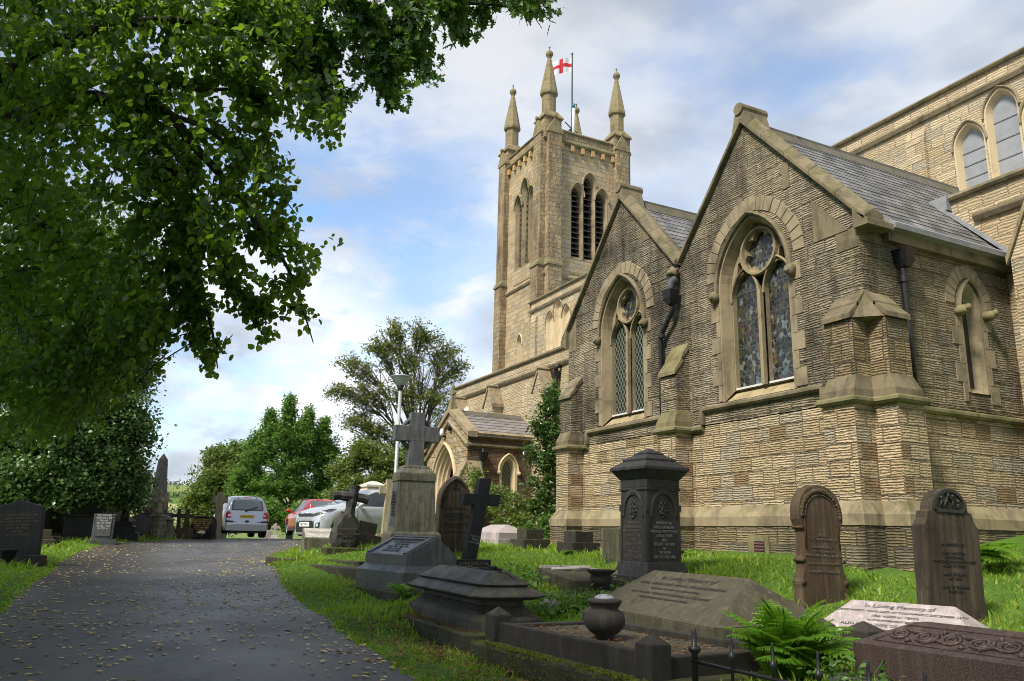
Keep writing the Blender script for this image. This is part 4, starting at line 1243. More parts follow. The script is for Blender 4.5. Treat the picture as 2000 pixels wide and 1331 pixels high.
def belfry(ws, outl, south):
    mb_ = MB()
    P = (lambda a, z, d: Vector((a, TY + d, z))) if south else (lambda a, z, d: Vector((TXE - d, a, z)))
    for (c, s, h), o_ in zip(ws, outl):
        inn = arch(c, h - 0.07, s, h * 1.7 - 0.1, 14.75, 7)
        P1, P2, P3 = [P(*p, -0.015) for p in o_], [P(*p, 0.18) for p in inn], [P(*p, 0.62) for p in inn]
        oo = [P(*p, -0.015) for p in arch(c, h + 0.05, s, h * 1.7 + 0.06, 14.55, 7)]
        n = len(P1)
        mb_.add(P1 + P2 + P3, [(i, (i + 1) % n, (i + 1) % n + n, i + n) for i in range(n)] + [(i + n, (i + 1) % n + n, (i + 1) % n + 2 * n, i + 2 * n) for i in range(n)])
        mb_.add(P1 + oo, [(i, (i + 1) % n, (i + 1) % n + n, i + n) for i in range(n)])
    W = mb_.build('belfry_window', M['trim'], TW)
    fr = ((0, TY, 0), X, Z, Y) if south else ((TXE, 0, 0), Y, Z, -X)
    for c, s, h in ws:
        h_ = MB(); hood(h_, fr, c, h + 0.05, s, h * 1.7 + 0.06, 0.065, 0.11, 0.05, 7); h_.build('hood_mould', M['trim_moss' if south else 'trim'], TW)
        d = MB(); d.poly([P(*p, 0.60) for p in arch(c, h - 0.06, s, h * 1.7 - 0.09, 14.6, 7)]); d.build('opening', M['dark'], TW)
        n = 13
        for i in range(n):
            z = 14.85 + (s + 0.25 - 14.85) * i / (n - 1)
            l = MB()
            hw = h - 0.065
            l.prism([P(c - hw, z + 0.02, 0.20), P(c - hw, z + 0.20, 0.48), P(c - hw, z + 0.23, 0.48), P(c - hw, z + 0.05, 0.20)], P(c + hw, z, 0) - P(c - hw, z, 0))
            l.build('louvre', M['louvre'], TW)
    sl = MB()
    a0, a1 = ws[0][0] - 0.42, ws[2][0] + 0.42
    sl.prism([P(a0, 13.75, -0.03), P(a0, 14.6, 0.34), P(a0, 13.75, 0.34)], P(a1, 0, 0) - P(a0, 0, 0))
    sl.build('sill', M['trim_moss'] if not south else ashlar('lichened_sill', (0.30, 0.25, 0.13), (0.42, 0.33, 0.03), moss=0.3, dirt=0.55), TW)
belfry(wS, oS, True)
belfry(wE, oE, False)
w_ = MB()
inn = arch(-34.3, 0.2, 10.55, 0.42, 8.7, 7)
P1, P2 = [Vector((p[0], TY - 0.01, p[1])) for p in lan2], [Vector((p[0], TY + 0.22, p[1])) for p in inn]
n = len(P1)
w_.add(P1 + P2, [(i, (i + 1) % n, (i + 1) % n + n, i + n) for i in range(n)] + [tuple(range(n, 2 * n))])
hood(w_, ((0, TY, 0), X, Z, Y), -34.3, 0.27, 10.55, 0.5, 0.06, 0.08, 0.06, 7)
w_.build('lancet_window', M['trim_pale'], TW)
# strings, cornice, parapet
ring = [(TXW, TYN), (TXW, TY), (TXE, TY), (TXE, TYN), (TXW, TYN)]
s = MB(); s.sweep(ring, [(-0.02, 13.42), (0.05, 13.42), (0.10, 13.50), (0.10, 13.55), (0.0, 13.70), (-0.02, 13.70)]); s.build('string_course', M['trim'], TW)
s = MB(); s.sweep(ring, [(-0.02, 20.50), (0.10, 20.52), (0.17, 20.60), (0.17, 20.66), (0.04, 20.80), (-0.02, 20.80)]); s.build('cornice', M['trim_moss'], TW)
s = MB(); s.strip(ring, 20.55, 21.22); s.build('parapet', M['wall_buttt'], TW)
s = MB(); s.sweep(ring, [(-0.38, 21.20), (0.05, 21.20), (0.08, 21.25), (0.02, 21.33), (-0.38, 21.36)]); s.build('parapet_coping', M['trim'], TW)
s = MB(); s.poly([(TXW + .3, TY + .3, 21.0), (TXE - .3, TY + .3, 21.0), (TXE - .3, TYN - .3, 21.0), (TXW + .3, TYN - .3, 21.0)]); s.build('tower_roof', M['lead'], TW)
cb = plain('corbel_stone', (0.46, 0.30, 0.13), 0.9, grain=0.25)
for i in range(6):
    a = TXW + 0.86 + (TXE - TXW - 1.72) * i / 5
    c = MB(); c.box(a - 0.09, a + 0.09, TY - 0.15, TY + 0.02, 20.20, 20.50); c.build('corbel', cb, TW)
    a = TY + 0.86 + (TYN - TY - 1.72) * i / 5
    c = MB(); c.box(TXE - 0.02, TXE + 0.15, a - 0.09, a + 0.09, 20.20, 20.50); c.build('corbel', cb, TW)
# angle buttresses: two at each corner, offset at the belfry sill, gableted heads
def tbutt(cx, cy, dx, dy):
    """buttress whose inner corner is the tower corner (cx, cy); (dx, dy) is the way it projects"""
    ax, ay = (1 if cx < -34 else -1), (1 if cy < 20 else -1)
    w = 0.74
    for p, z0, z1 in ((0.365, T0, 13.95), (0.30, 13.95, 20.95)):
        b = MB()
        if dx:
            x0, x1 = sorted((cx - dx * 0.02, cx + dx * p)); y0, y1 = sorted((cy, cy + ay * w))
        else:
            x0, x1 = sorted((cx, cx + ax * w)); y0, y1 = sorted((cy - dy * 0.02, cy + dy * p))
        b.box(x0, x1, y0, y1, z0, z1)
        q = b.build('buttress', M['wall_buttt'], TW)
        if z1 < 15:
            c = MB(); e = 0.05
            c.box(x0 - e, x1 + e, y0 - e, y1 + e, 13.93, 14.02)
            c.frus(x0 - e, x1 + e, y0 - e, y1 + e, 14.02, x0 + (0.1 if dx < 0 else 0), x1 - (0.1 if dx > 0 else 0), y0 + (0.1 if dy < 0 else 0), y1 - (0.1 if dy > 0 else 0), 14.32)
            c.build('weathering', M['trim_moss'], TW)
    g = MB()
    zt = 21.80
    if dx:
        xf = cx + dx * 0.34; ym = cy + ay * w / 2
        g.prism([(xf, ym - w / 2 - .06, 20.88), (xf, ym + w / 2 + .06, 20.88), (xf, ym + w / 2 + .06, 20.98), (xf, ym, zt), (xf, ym - w / 2 - .06, 20.98)], (-dx * 0.42, 0, 0))
        g.tube([(cx + dx * 0.40, ym, zt - 0.02), (cx - dx * 0.1, ym, zt - 0.02)], 0.10, 8)
    else:
        yf = cy + dy * 0.34; xm = cx + ax * w / 2
        g.prism([(xm - w / 2 - .06, yf, 20.88), (xm + w / 2 + .06, yf, 20.88), (xm + w / 2 + .06, yf, 20.98), (xm, yf, zt), (xm - w / 2 - .06, yf, 20.98)], (0, -dy * 0.42, 0))
        g.tube([(xm, cy + dy * 0.40, zt - 0.02), (xm, cy - dy * 0.1, zt - 0.02)], 0.10, 8)
    g.build('gablet', M['pinn'], TW)
for cx in (TXW, TXE):
    for cy in (TY, TYN):
        tbutt(cx, cy, 1 if cx > -34 else -1, 0)
        tbutt(cx, cy, 0, 1 if cy > 20 else -1)
        sx, sy = (1 if cx < -34 else -1), (1 if cy < 20 else -1)
        px, py = cx + sx * 0.30, cy + sy * 0.30
        p = MB()
        p.box(px - 0.48, px + 0.48, py - 0.48, py + 0.48, 20.6, 21.72)
        P_ = p.build('pinnacle', M['wall_buttt'], TW)
        p = MB()
        e = 0.56
        p.frus(px - e, px + e, py - e, py + e, 21.72, px - e, px + e, py - e, py + e, 21.80)
        p.frus(px - e, px + e, py - e, py + e, 21.80, px - 0.30, px + 0.30, py - 0.30, py + 0.30, 22.22)
        p.lathe([(0.36, 22.10), (0.36, 23.10), (0.46, 23.20), (0.47, 23.30), (0.11, 25.28), (0.09, 25.32)], (px, py, 0), 8, math.pi / 8)
        p.lathe([(0.085, 25.30), (0.12, 25.40), (0.19, 25.52), (0.20, 25.60), (0.16, 25.71), (0.07, 25.77), (0.03, 25.80), (0.03, 25.93), (0.055, 25.97), (0.0, 26.06)], (px, py, 0), 10)
        p.build('spirelet', M['pinn'], P_ if False else TW)

# ------------------------------------------------------------------ porch
PX0, PX1, PY = -29.75, -25.87, 11.3
pcx, pz, pez = (PX0 + PX1) / 2 + 0.22, 5.78, 4.80
ps = (pz - pez) / (PX1 - pcx)
dh = arch(-27.95, 1.12, 2.95, 1.62, 0.6, 10)
m_ = MB()
m_.wall((0, PY, 0), X, Z, Y, [(PX0, GZ), (PX1, GZ), (PX1, pez), (pcx, pz), (PX0, pez)], [dh], 0.15, False)
m_.build('porch_front_wall', M['wall_porchfront'], CH)
pw = arch(12.92, 0.26, 3.58, 0.46, 2.45, 7)
m_ = MB(); m_.wall((PX1, 0, 0), Y, Z, -X, [(PY, GZ), (AY, GZ), (AY, pez), (PY, pez)], [pw], 0.2, False)
m_.build('porch_side_wall', M['wall_porch'], CH)
m_ = MB()
m_.poly([(PX0, PY, GZ), (PX0, AY, GZ), (PX0, AY, pez), (PX0, PY, pez)])
m_.build('porch_side_wall', M['wall_porch'], CH)
d = MB()                                              # four moulded orders of the doorway
for k in range(4):
    a0, a1 = 1.12 - 0.09 * k, 1.12 - 0.09 * (k + 1)
    r0, r1 = 1.62 - 0.11 * k, 1.62 - 0.11 * (k + 1)
    y0, y1 = PY - 0.02 + 0.13 * k, PY + 0.11 + 0.13 * k
    o0, o1 = arch(-27.95, a0, 2.95, r0, 0.6, 10), arch(-27.95, a1 + 0.03, 2.95, r1 + 0.03, 0.6, 10)
    A = [Vector((p[0], y0, p[1])) for p in o0]; B = [Vector((p[0], y0 + 0.03, p[1])) for p in o1]; C_ = [Vector((p[0], y1, p[1])) for p in arch(-27.95, a1, 2.95, r1, 0.6, 10)]
    n = len(A)
    d.add(A + B + C_, [(i, (i + 1) % n, (i + 1) % n + n, i + n) for i in range(1, n)] + [(i + n, (i + 1) % n + n, (i + 1) % n + 2 * n, i + 2 * n) for i in range(1, n)])
hood(d, ((0, PY, 0), X, Z, Y), -27.95, 1.13, 2.95, 1.63, 0.10, 0.10, 0.05, 10)
DA = d.build('door_arch', M['trim_pale'], CH)
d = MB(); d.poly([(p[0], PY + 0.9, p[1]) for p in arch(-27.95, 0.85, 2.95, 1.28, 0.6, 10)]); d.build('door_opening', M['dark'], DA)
w_ = MB()
P1, P2 = [Vector((PX1 + 0.01, p[0], p[1])) for p in pw], [Vector((PX1 - 0.18, p[0], p[1])) for p in arch(12.92, 0.17, 3.58, 0.36, 2.5, 7)]
n = len(P1)
oo = [Vector((PX1 + 0.01, p[0], p[1])) for p in arch(12.92, 0.36, 3.58, 0.56, 2.45, 7)]
w_.add(P1 + P2, [(i, (i + 1) % n, (i + 1) % n + n, i + n) for i in range(n)])
w_.add(P1 + oo, [(i, (i + 1) % n, (i + 1) % n + n, i + n) for i in range(1, n)])
hood(w_, frame_east(PX1), 12.92, 0.36, 3.58, 0.56, 0.06, 0.08, 0.05, 7)
for sg in (-1, 1): w_.ball((PX1 + 0.06, 12.92 + sg * 0.40, 3.50), 0.075, 0.05, 8)
PW_ = w_.build('window', M['trim_pale'], CH)
g = MB(); g.poly([(PX1 - 0.17, p[0], p[1]) for p in arch(12.92, 0.175, 3.58, 0.365, 2.48, 7)]); g.build('pane', M['lattice'], PW_)
m_ = MB()
roof_slope(m_, (PX1 + 0.16, PY + 0.28, pz - ps * (PX1 + 0.16 - pcx)), (pcx, PY + 0.28, pz), (0, AY - PY - 0.28, 0), 0.26, 0.02)
roof_slope(m_, (PX0 - 0.16, PY + 0.28, pz - ps * (PX1 + 0.16 - pcx)), (pcx, PY + 0.28, pz), (0, AY - PY - 0.28, 0), 0.26, 0.02)
PR = m_.build('porch_roof', M['slate_porch'], CH, fix=False)
r_ = MB()
for i in range(6):
    ya = PY + 0.34 + i * 0.44
    r_.prism([(pcx - 0.2, ya, pz - 0.08), (pcx, ya, pz + 0.10), (pcx + 0.2, ya, pz - 0.08)], (0, 0.43, 0))
r_.build('ridge', M['ridge'], PR)
for sg, xe in ((1, PX1 + 0.18), (-1, PX0 - 0.18)):
    c = MB()
    c.prism([(pcx, PY - 0.08, pz - 0.02), (pcx, PY - 0.08, pz + 0.16), (pcx, PY + 0.30, pz + 0.20), (pcx, PY + 0.30, pz - 0.02)], (xe - pcx, 0, -ps * abs(xe - pcx)))
    c.build('coping', M['trim'], CH)
    c = MB()
    c.prism([(pcx, PY - 0.09, pz - 0.42), (pcx, PY - 0.11, pz - 0.34), (pcx, PY - 0.02, pz - 0.28), (pcx, PY + 0.01, pz - 0.42)], (xe - pcx - sg * 0.1, 0, -ps * abs(xe - pcx - sg * 0.1)))
    c.build('string_course', M['trim'], CH)
e = MB(); e.prism([(PX1 - 0.02, PY + 0.05, pez - 0.12), (PX1 + 0.14, PY + 0.05, pez - 0.08), (PX1 + 0.18, PY + 0.05, pez + 0.02), (PX1 - 0.02, PY + 0.05, pez + 0.12)], (0, AY - PY, 0)); e.build('eaves_course', M['trim'], CH)
string([(PX1, PY), (PX1, AY)], 4.36, M['trim'])
for sgx, mm in ((PX1, 1), (PX0, -1)):
    b = MB()
    b.prism([(sgx - mm * 0.55, PY + .02, GZ), (sgx - mm * 0.55, PY - 0.32, GZ), (sgx - mm * 0.55, PY - 0.32, 3.1), (sgx - mm * 0.55, PY + .02, 3.72)], (mm * 0.5, 0, 0))
    b.prism([(sgx - mm * .02, PY + 0.03, GZ), (sgx + mm * 0.30, PY + 0.03, GZ), (sgx + mm * 0.30, PY + 0.03, 3.1), (sgx - mm * .02, PY + 0.03, 3.75)], (0, 0.48, 0))
    B = b.build('buttress', M['wall_porchfront'], CH)
    c = MB()
    c.prism([(sgx - mm * 0.57, PY - 0.37, 3.06), (sgx - mm * 0.57, PY - 0.37, 3.14), (sgx - mm * 0.57, PY - 0.01, 3.84), (sgx - mm * 0.57, PY - 0.01, 3.72)], (mm * 0.54, 0, 0))
    c.prism([(sgx + mm * 0.35, PY + 0.01, 3.06), (sgx + mm * 0.35, PY + 0.01, 3.14), (sgx + mm * 0.01, PY + 0.01, 3.86), (sgx + mm * 0.01, PY + 0.01, 3.74)], (0, 0.52, 0))
    c.build('weathering', M['trim'], B)
downpipe(PX1 + 0.14, 11.86, 3.98, [(PX1 + 0.10, 11.86, 4.3), (PX1 + 0.10, 11.86, 3.9), (PX1 + 0.10, 11.86, 3.4), (PX1 + 0.10, 11.86, 2.4), (PX1 + 0.10, 11.86, 1.0)], 0.05)
c = MB()                                              # gable cross
c.frus(pcx - 0.14, pcx + 0.14, PY - 0.06, PY + 0.20, pz + 0.1, pcx - 0.09, pcx + 0.09, PY, PY + 0.14, pz + 0.45)
c.box(pcx - 0.05, pcx + 0.05, PY + 0.03, PY + 0.12, pz + 0.45, pz + 0.95)
c.box(pcx - 0.20, pcx + 0.20, PY + 0.032, PY + 0.118, pz + 0.66, pz + 0.77)
for dx_, dz_ in ((-0.2, 0.715), (0.2, 0.715), (0, 0.95)):
    c.ball((pcx + dx_, PY + 0.075, pz + dz_), 0.085, 0.05, 8, (1, 0.6, 1))
c.build('gable_cross', M['trim_moss'], CH)

# ------------------------------------------------------------------ terrain: heights from surveyed points
def zroad(s):
    return -0.135 + 0.0378 * s if s < 30 else 1.0 + 0.004 * (s - 30) if s < 38 else 1.03 - 0.03 * (s - 38)
def road_pt(u, v):
    r_ = ray(u, v)
    lo, hi = 1.0, 60.0
    for _ in range(60):
        mid = (lo + hi) / 2
        p = r_ * mid + Vector((0, 0, EYE))
        if p.z > zroad(sfwd(p.x, p.y)): lo = mid
        else: hi = mid
    return r_ * lo + Vector((0, 0, EYE))
RL_PX = [(-340, 1331), (-150, 1265), (0, 1196), (60, 1140), (110, 1104), (150, 1080), (190, 1068), (270, 1059), (360, 1054.5)]
RR_PX = [(820, 1331), (720, 1265), (640, 1205), (560, 1150), (527, 1112), (521, 1096), (540, 1082), (575, 1070), (640, 1063), (760, 1060)]
RLW = [road_pt(*p) for p in RL_PX]
RRW = [road_pt(*p) for p in RR_PX]
def ext(a, b, L):
    d = (a - b).to_2d().normalized() * L
    q = Vector((a.x + d.x, a.y + d.y, 0)); q.z = zroad(sfwd(q.x, q.y)); return q
RLW = [ext(RLW[0], RLW[1], 9)] + RLW + [Vector((-36.5, -9.5, 1.0)), Vector((-50, -14, 0.7))]
RRW = [ext(RRW[0], RRW[1], 12)] + RRW + [Vector((-24.2, 7.2, 1.0)), Vector((-26.5, 10.6, 1.05)), Vector((-50, 9.0, 0.7))]
ROAD = [(p.x, p.y) for p in RLW] + [(p.x, p.y) for p in RRW[::-1]]
RA = np.array(ROAD)
def in_poly(px, py, poly):
    ins = np.zeros(px.shape, bool)
    n = len(poly)
    for i in range(n):
        x0, y0 = poly[i]; x1, y1 = poly[(i + 1) % n]
        c = (y0 > py) != (y1 > py)
        with np.errstate(divide='ignore', invalid='ignore'):
            xi = (x1 - x0) * (py - y0) / (y1 - y0 + 1e-12) + x0
        ins ^= c & (px < xi)
    return ins
def dist_poly(px, py, poly):
    d = np.full(px.shape, 1e9)
    n = len(poly)
    for i in range(n):
        a, b = np.array(poly[i]), np.array(poly[(i + 1) % n])
        ab = b - a
        t = np.clip(((px - a[0]) * ab[0] + (py - a[1]) * ab[1]) / (ab @ ab + 1e-12), 0, 1)
        d = np.minimum(d, np.hypot(px - a[0] - t * ab[0], py - a[1] - t * ab[1]))
    return d

# base of every memorial: (u, v, depth)
BASE = dict(
    redtomb=(1690, 1330, 5.35), pinktomb=(1640, 1262, 8.1), hs_right=(1862, 1226, 8.9), hs_left=(1606, 1183, 10.2), slab=(1330, 1262, 8.3),
    plot_far=(935, 1288, 8.2), plot_near=(1230, 1380, 6.2), tier=(880, 1268, 9.3), tier_l=(752, 1196, 10.6), greytomb=(760, 1186, 12.0), greytomb_l=(690, 1150, 13.2),
    kerb1=(545, 1100, 16.5), slab2=(640, 1146, 13.8), celtic=(800, 1104, 15.2), gothic=(884, 1080, 16.4), rustic=(672, 1079, 17.0), desk=(625, 1070, 18.2), block=(715, 1066, 18.0), celtic2=(755, 1057, 20.5),
    pedestal=(1272, 1146, 12.2), pinkledger=(975, 1061, 19.2), stump1=(1035, 1075, 18.0), stump2=(1130, 1083, 16.6), greystone=(1202, 1101, 14.4), tablet=(1130, 1148, 11.8), vase=(1174, 1166, 11.2), lump=(1070, 1190, 10.4),
    g1=(1400, 1072.0, 15.95), g2=(1560, 1080, 13.75), g3=(1700, 1086, 12.6), g4=(1085, 1066, 20.4), g5=(1990, 1045, 13.5), g6=(1960, 1120, 11.0), g7=(1980, 1215, 9.0), g8=(1450, 1110, 12.0), g9=(950, 1130, 13.2), g10=(1750, 1130, 11.2),
    cross=(915, 1112, 13.0), hs_black=(28, 1093, 16.2), stumpl=(76, 1069, 21.5), tabletl=(198, 1062, 23.5), crossstep=(238, 1056, 26), angel=(303, 1053, 27.5), blackgold=(392, 1053, 28.5), vergel=(60, 1110, 16.0))
BP = {k: at(*v) for k, v in BASE.items()}
ctrl = list(BP.values())
for p in RLW + RRW:
    ctrl.append(Vector((p.x, p.y, zroad(sfwd(p.x, p.y)))))
ctrl += [Vector(q) for q in ((-24, 12, 1.15), (-21, 13.5, 1.2), (-30, 11, 1.05), (-40, 14, 1.0), (-3, 14.3, 1.75), (2, 15, 1.9), (4, 9, 1.1), (4, 4, 0.35), (0, 0, -0.10), (3, -4, -0.05), (-4, -9, 0.15), (-15, -14, 0.55), (-28, -16, 0.8), (-38, -12, 0.9), (-44, 0, 0.8), (-45, 20, 0.7), (-30, 26, 1.2), (0, 28, 1.9), (-2, 3.2, 0.05), (-0.5, 6, 0.45))]
CP = np.array([(p.x, p.y) for p in ctrl]); CZ = np.array([p.z for p in ctrl])
K = np.sqrt(((CP[:, None] - CP[None]) ** 2).sum(-1) + 0.09)
n_ = len(CP)
A_ = np.zeros((n_ + 3, n_ + 3))
A_[:n_, :n_] = -K + np.eye(n_) * -0.06 * -1
A_[:n_, n_] = 1; A_[:n_, n_ + 1:] = CP
A_[n_, :n_] = 1; A_[n_ + 1:, :n_] = CP.T
SOL = np.linalg.solve(A_, np.concatenate([CZ, np.zeros(3)]))
def gz(x, y):
    x = np.asarray(x, float); y = np.asarray(y, float)
    sh = x.shape
    x, y = x.ravel(), y.ravel()
    out = np.zeros(len(x))
    for i in range(0, len(x), 20000):
        xx, yy = x[i:i + 20000], y[i:i + 20000]
        k = -np.sqrt((xx[:, None] - CP[:, 0]) ** 2 + (yy[:, None] - CP[:, 1]) ** 2 + 0.09)
        out[i:i + 20000] = k @ SOL[:n_] + SOL[n_] + xx * SOL[n_ + 1] + yy * SOL[n_ + 2]
    s = SF.x * x + SF.y * y
    l = SF.y * x - SF.x * y
    r_ = np.hypot(x + 15, y - 5)
    w = np.clip((r_ - 26) / 22, 0, 1); w = w * w * (3 - 2 * w)
    farz = np.where(s > 38, 1.0 - 0.045 * (s - 38), np.minimum(1.9, 0.0 + 0.035 * s))
    farz = np.maximum(farz, -26)
    out = np.clip(out, -0.6, 2.2) * (1 - w) + farz * w
    return out.reshape(sh)
def g1(x, y):
    return float(gz(np.array([x]), np.array([y]))[0])

def axis_vals(lo, hi, fine_lo, fine_hi, step, grow):
    v = list(np.arange(fine_lo, fine_hi + 1e-6, step))
    st = step; x = fine_hi
    while x < hi: st *= grow; x += st; v.append(x)
    st = step; x = fine_lo
    while x > lo: st *= grow; x -= st; v.insert(0, x)
    return np.array(v)
sv = axis_vals(-60, 420, -2, 58, 0.28, 1.16)
lv = axis_vals(-300, 300, -24, 14, 0.28, 1.18)
S_, L_ = np.meshgrid(sv, lv, indexing='ij')
gx = SF.x * S_ + SF.y * L_
gy = SF.y * S_ - SF.x * L_
gzv = gz(gx, gy)
ins = in_poly(gx, gy, ROAD)
dd = dist_poly(gx, gy, ROAD)
gzv = gzv + np.where(ins, -np.minimum(0.14, dd * 0.35), np.minimum(0.03, dd * 0.15))
rs = np.random.default_rng(3)
gzv += np.where(ins, 0, rs.normal(0, 0.008, gzv.shape))
a, b = S_.shape
idx = np.arange(a * b).reshape(a, b)
F = np.stack([idx[:-1, :-1], idx[1:, :-1], idx[1:, 1:], idx[:-1, 1:]], -1).reshape(-1, 4)
g_ = np_mesh('ground', np.stack([gx, gy, gzv], -1).reshape(-1, 3), F, M['ground'], smooth=True)
tag(g_, kind='structure')
from mathutils import kdtree
# road surface: columns across between the two edges
def resample(pts, n):
    pts = [Vector((p.x, p.y, 0)) for p in pts]
    d = [0]
    for p, q in zip(pts[:-1], pts[1:]): d.append(d[-1] + (q - p).length)
    out = []
    for i in range(n):
        t = d[-1] * i / (n - 1)
        k = max(j for j in range(len(d)) if d[j] <= t + 1e-9)
        if k == len(d) - 1: out.append(pts[-1]); continue
        out.append(pts[k].lerp(pts[k + 1], (t - d[k]) / max(1e-9, d[k + 1] - d[k])))
    return out
bm = bmesh.new()
step = 0.4
x0, y0 = RA.min(0); x1, y1 = RA.max(0)
nx, ny = int((x1 - x0) / step) + 1, int((y1 - y0) / step) + 1
# polygon filled, then cut into a fine grid so that it can follow the rise of the ground
vs_ = [bm.verts.new((p[0], p[1], 0)) for p in ROAD]
bm.faces.new(vs_)
bmesh.ops.triangulate(bm, faces=bm.faces[:])
for i in range(1, nx):
    bmesh.ops.bisect_plane(bm, geom=bm.verts[:] + bm.edges[:] + bm.faces[:], plane_co=(x0 + i * step, 0, 0), plane_no=(1, 0, 0))
for i in range(1, ny):
    bmesh.ops.bisect_plane(bm, geom=bm.verts[:] + bm.edges[:] + bm.faces[:], plane_co=(0, y0 + i * step, 0), plane_no=(0, 1, 0))
zz = gz(np.array([v.co.x for v in bm.verts]), np.array([v.co.y for v in bm.verts]))
for v, z in zip(bm.verts, zz): v.co.z = z + 0.006
me = bpy.data.meshes.new('road')
bmesh.ops.recalc_face_normals(bm, faces=bm.faces)
bm.to_mesh(me); bm.free()
me.polygons.foreach_set('use_smooth', [True] * len(me.polygons))
me.materials.append(M['asphalt'])
road = bpy.data.objects.new('road', me); COL.objects.link(road); tag(road, kind='structure')

# far hillside with fields and woods
hs_, hl_ = np.meshgrid(np.concatenate([np.linspace(260, 900, 14), np.linspace(960, 2600, 46)]), np.linspace(-2600, 2600, 90), indexing='ij')
hx, hy = SF.x * hs_ + SF.y * hl_, SF.y * hs_ - SF.x * hl_
def hillz(s, l):
    t = np.clip((s - 520) / 1150, 0, 1)
    return -30 + (t * t * (3 - 2 * t)) * (118 + 16 * np.sin(l / 310 + 1.0) + 9 * np.sin(l / 130 + 0.4)) + 4 * np.sin(s / 90 + l / 70) * t
hz = hillz(hs_, hl_)
a, b = hs_.shape
idx = np.arange(a * b).reshape(a, b)
F = np.stack([idx[:-1, :-1], idx[1:, :-1], idx[1:, 1:], idx[:-1, 1:]], -1).reshape(-1, 4)
tag(np_mesh('hills', np.stack([hx, hy, hz], -1).reshape(-1, 3), F, M['hill'], smooth=True), kind='structure')

# ------------------------------------------------------------------ leaves (numpy)
def leaf_shape(kind):
    if kind == 'heart':
        v = np.array([(0, 0, 0), (-.30, .10, .03), (-.46, .40, .05), (-.30, .72, .03), (0, 1.02, -.06), (.30, .72, .03), (.46, .40, .05), (.30, .10, .03), (0, .45, -.03)])
        f = [(8, 0, 1, 2), (8, 2, 3, 4), (8, 4, 5, 6), (8, 6, 7, 0)]
    elif kind == 'oak':
        v = np.array([(0, 0, 0), (-.10, .22, .0), (-.34, .30, .02), (-.12, .42, 0), (-.38, .58, .02), (-.10, .68, 0), (-.20, .86, .01), (0, 1.05, -.05), (.20, .86, .01), (.10, .68, 0), (.38, .58, .02), (.12, .42, 0), (.34, .30, .02), (.10, .22, 0)])
        f = [(0, 13, 1, 0), (1, 2, 3, 3), (1, 13, 11, 3), (3, 4, 5, 5), (3, 11, 9, 5), (5, 6, 7, 7), (5, 9, 8, 7), (13, 12, 11, 11), (11, 10, 9, 9)]
        f = [(0, 13, 1, 1)] + f[1:]
        f = [(0, 13, 11, 1), (1, 2, 3, 11), (11, 13, 12, 12), (3, 4, 5, 9), (11, 3, 9, 10), (5, 6, 7, 9), (9, 7, 8, 8)]
        f = [q if len(set(q)) == 4 else q for q in f]
        v = v[:14]
    elif kind == 'blade':
        v = np.array([(-.5, 0, 0), (.5, 0, 0), (.32, .55, .10), (-.32, .55, .10), (0, 1, .32)])
        f = [(0, 1, 2, 3), (3, 2, 4, 4)]
    elif kind == 'lance':
        v = np.array([(0, 0, 0), (-.16, .35, .03), (0, 1, -.05), (.16, .35, .03), (0, .4, -.02)])
        f = [(0, 4, 2, 1), (0, 3, 2, 4)]
    else:                                             # 'oval'
        v = np.array([(0, 0, 0), (-.30, .40, .05), (-.20, .78, .03), (0, 1, -.05), (.20, .78, .03), (.30, .40, .05)])
        f = [(0, 5, 4, 3), (0, 3, 2, 1)]
    tri = []
    for q in f:
        q = list(dict.fromkeys(q))
        if len(q) == 3: tri.append(q)
        else: tri += [[q[0], q[1], q[2]], [q[0], q[2], q[3]]]
    return v, np.array(tri)
def leaves(name, pos, dirs, size, kind, mat, parent=None, nup=0.6, seed=0):
    """one leaf per position, growing along dirs, faces mostly upward"""
    r_ = np.random.default_rng(seed + 5)
    n = len(pos)
    pos = np.asarray(pos); d = np.asarray(dirs)
    d = d / (np.linalg.norm(d, axis=1, keepdims=True) + 1e-9)
    up = np.tile(np.array([0, 0, 1.0]), (n, 1)) * nup + r_.normal(0, 0.55, (n, 3))
    xa = np.cross(d, up); xa /= (np.linalg.norm(xa, axis=1, keepdims=True) + 1e-9)
    za = np.cross(xa, d)
    s = np.asarray(size) * r_.uniform(0.65, 1.25, n) if np.ndim(size) == 0 else np.asarray(size)
    v, f = leaf_shape(kind)
    V = pos[:, None, :] + s[:, None, None] * (v[None, :, 0:1] * xa[:, None] + v[None, :, 1:2] * d[:, None] + v[None, :, 2:3] * za[:, None])
    Fa = (f[None] + (np.arange(n) * len(v))[:, None, None]).reshape(-1, 3)
    return np_mesh(name, V.reshape(-1, 3), Fa, mat, parent)
def curve(a, b, sag, n, wob=0.0):
    a, b = Vector(a), Vector(b)
    out = []
    L = (b - a).length
    w1 = Vector(rng.normal(0, wob, 3)) * L
    for i in range(n + 1):
        t = i / n
        p = a.lerp(b, t)
        p.z += sag * 4 * t * (1 - t) * L
        p += w1 * math.sin(math.pi * t)
        out.append(p)
    return out
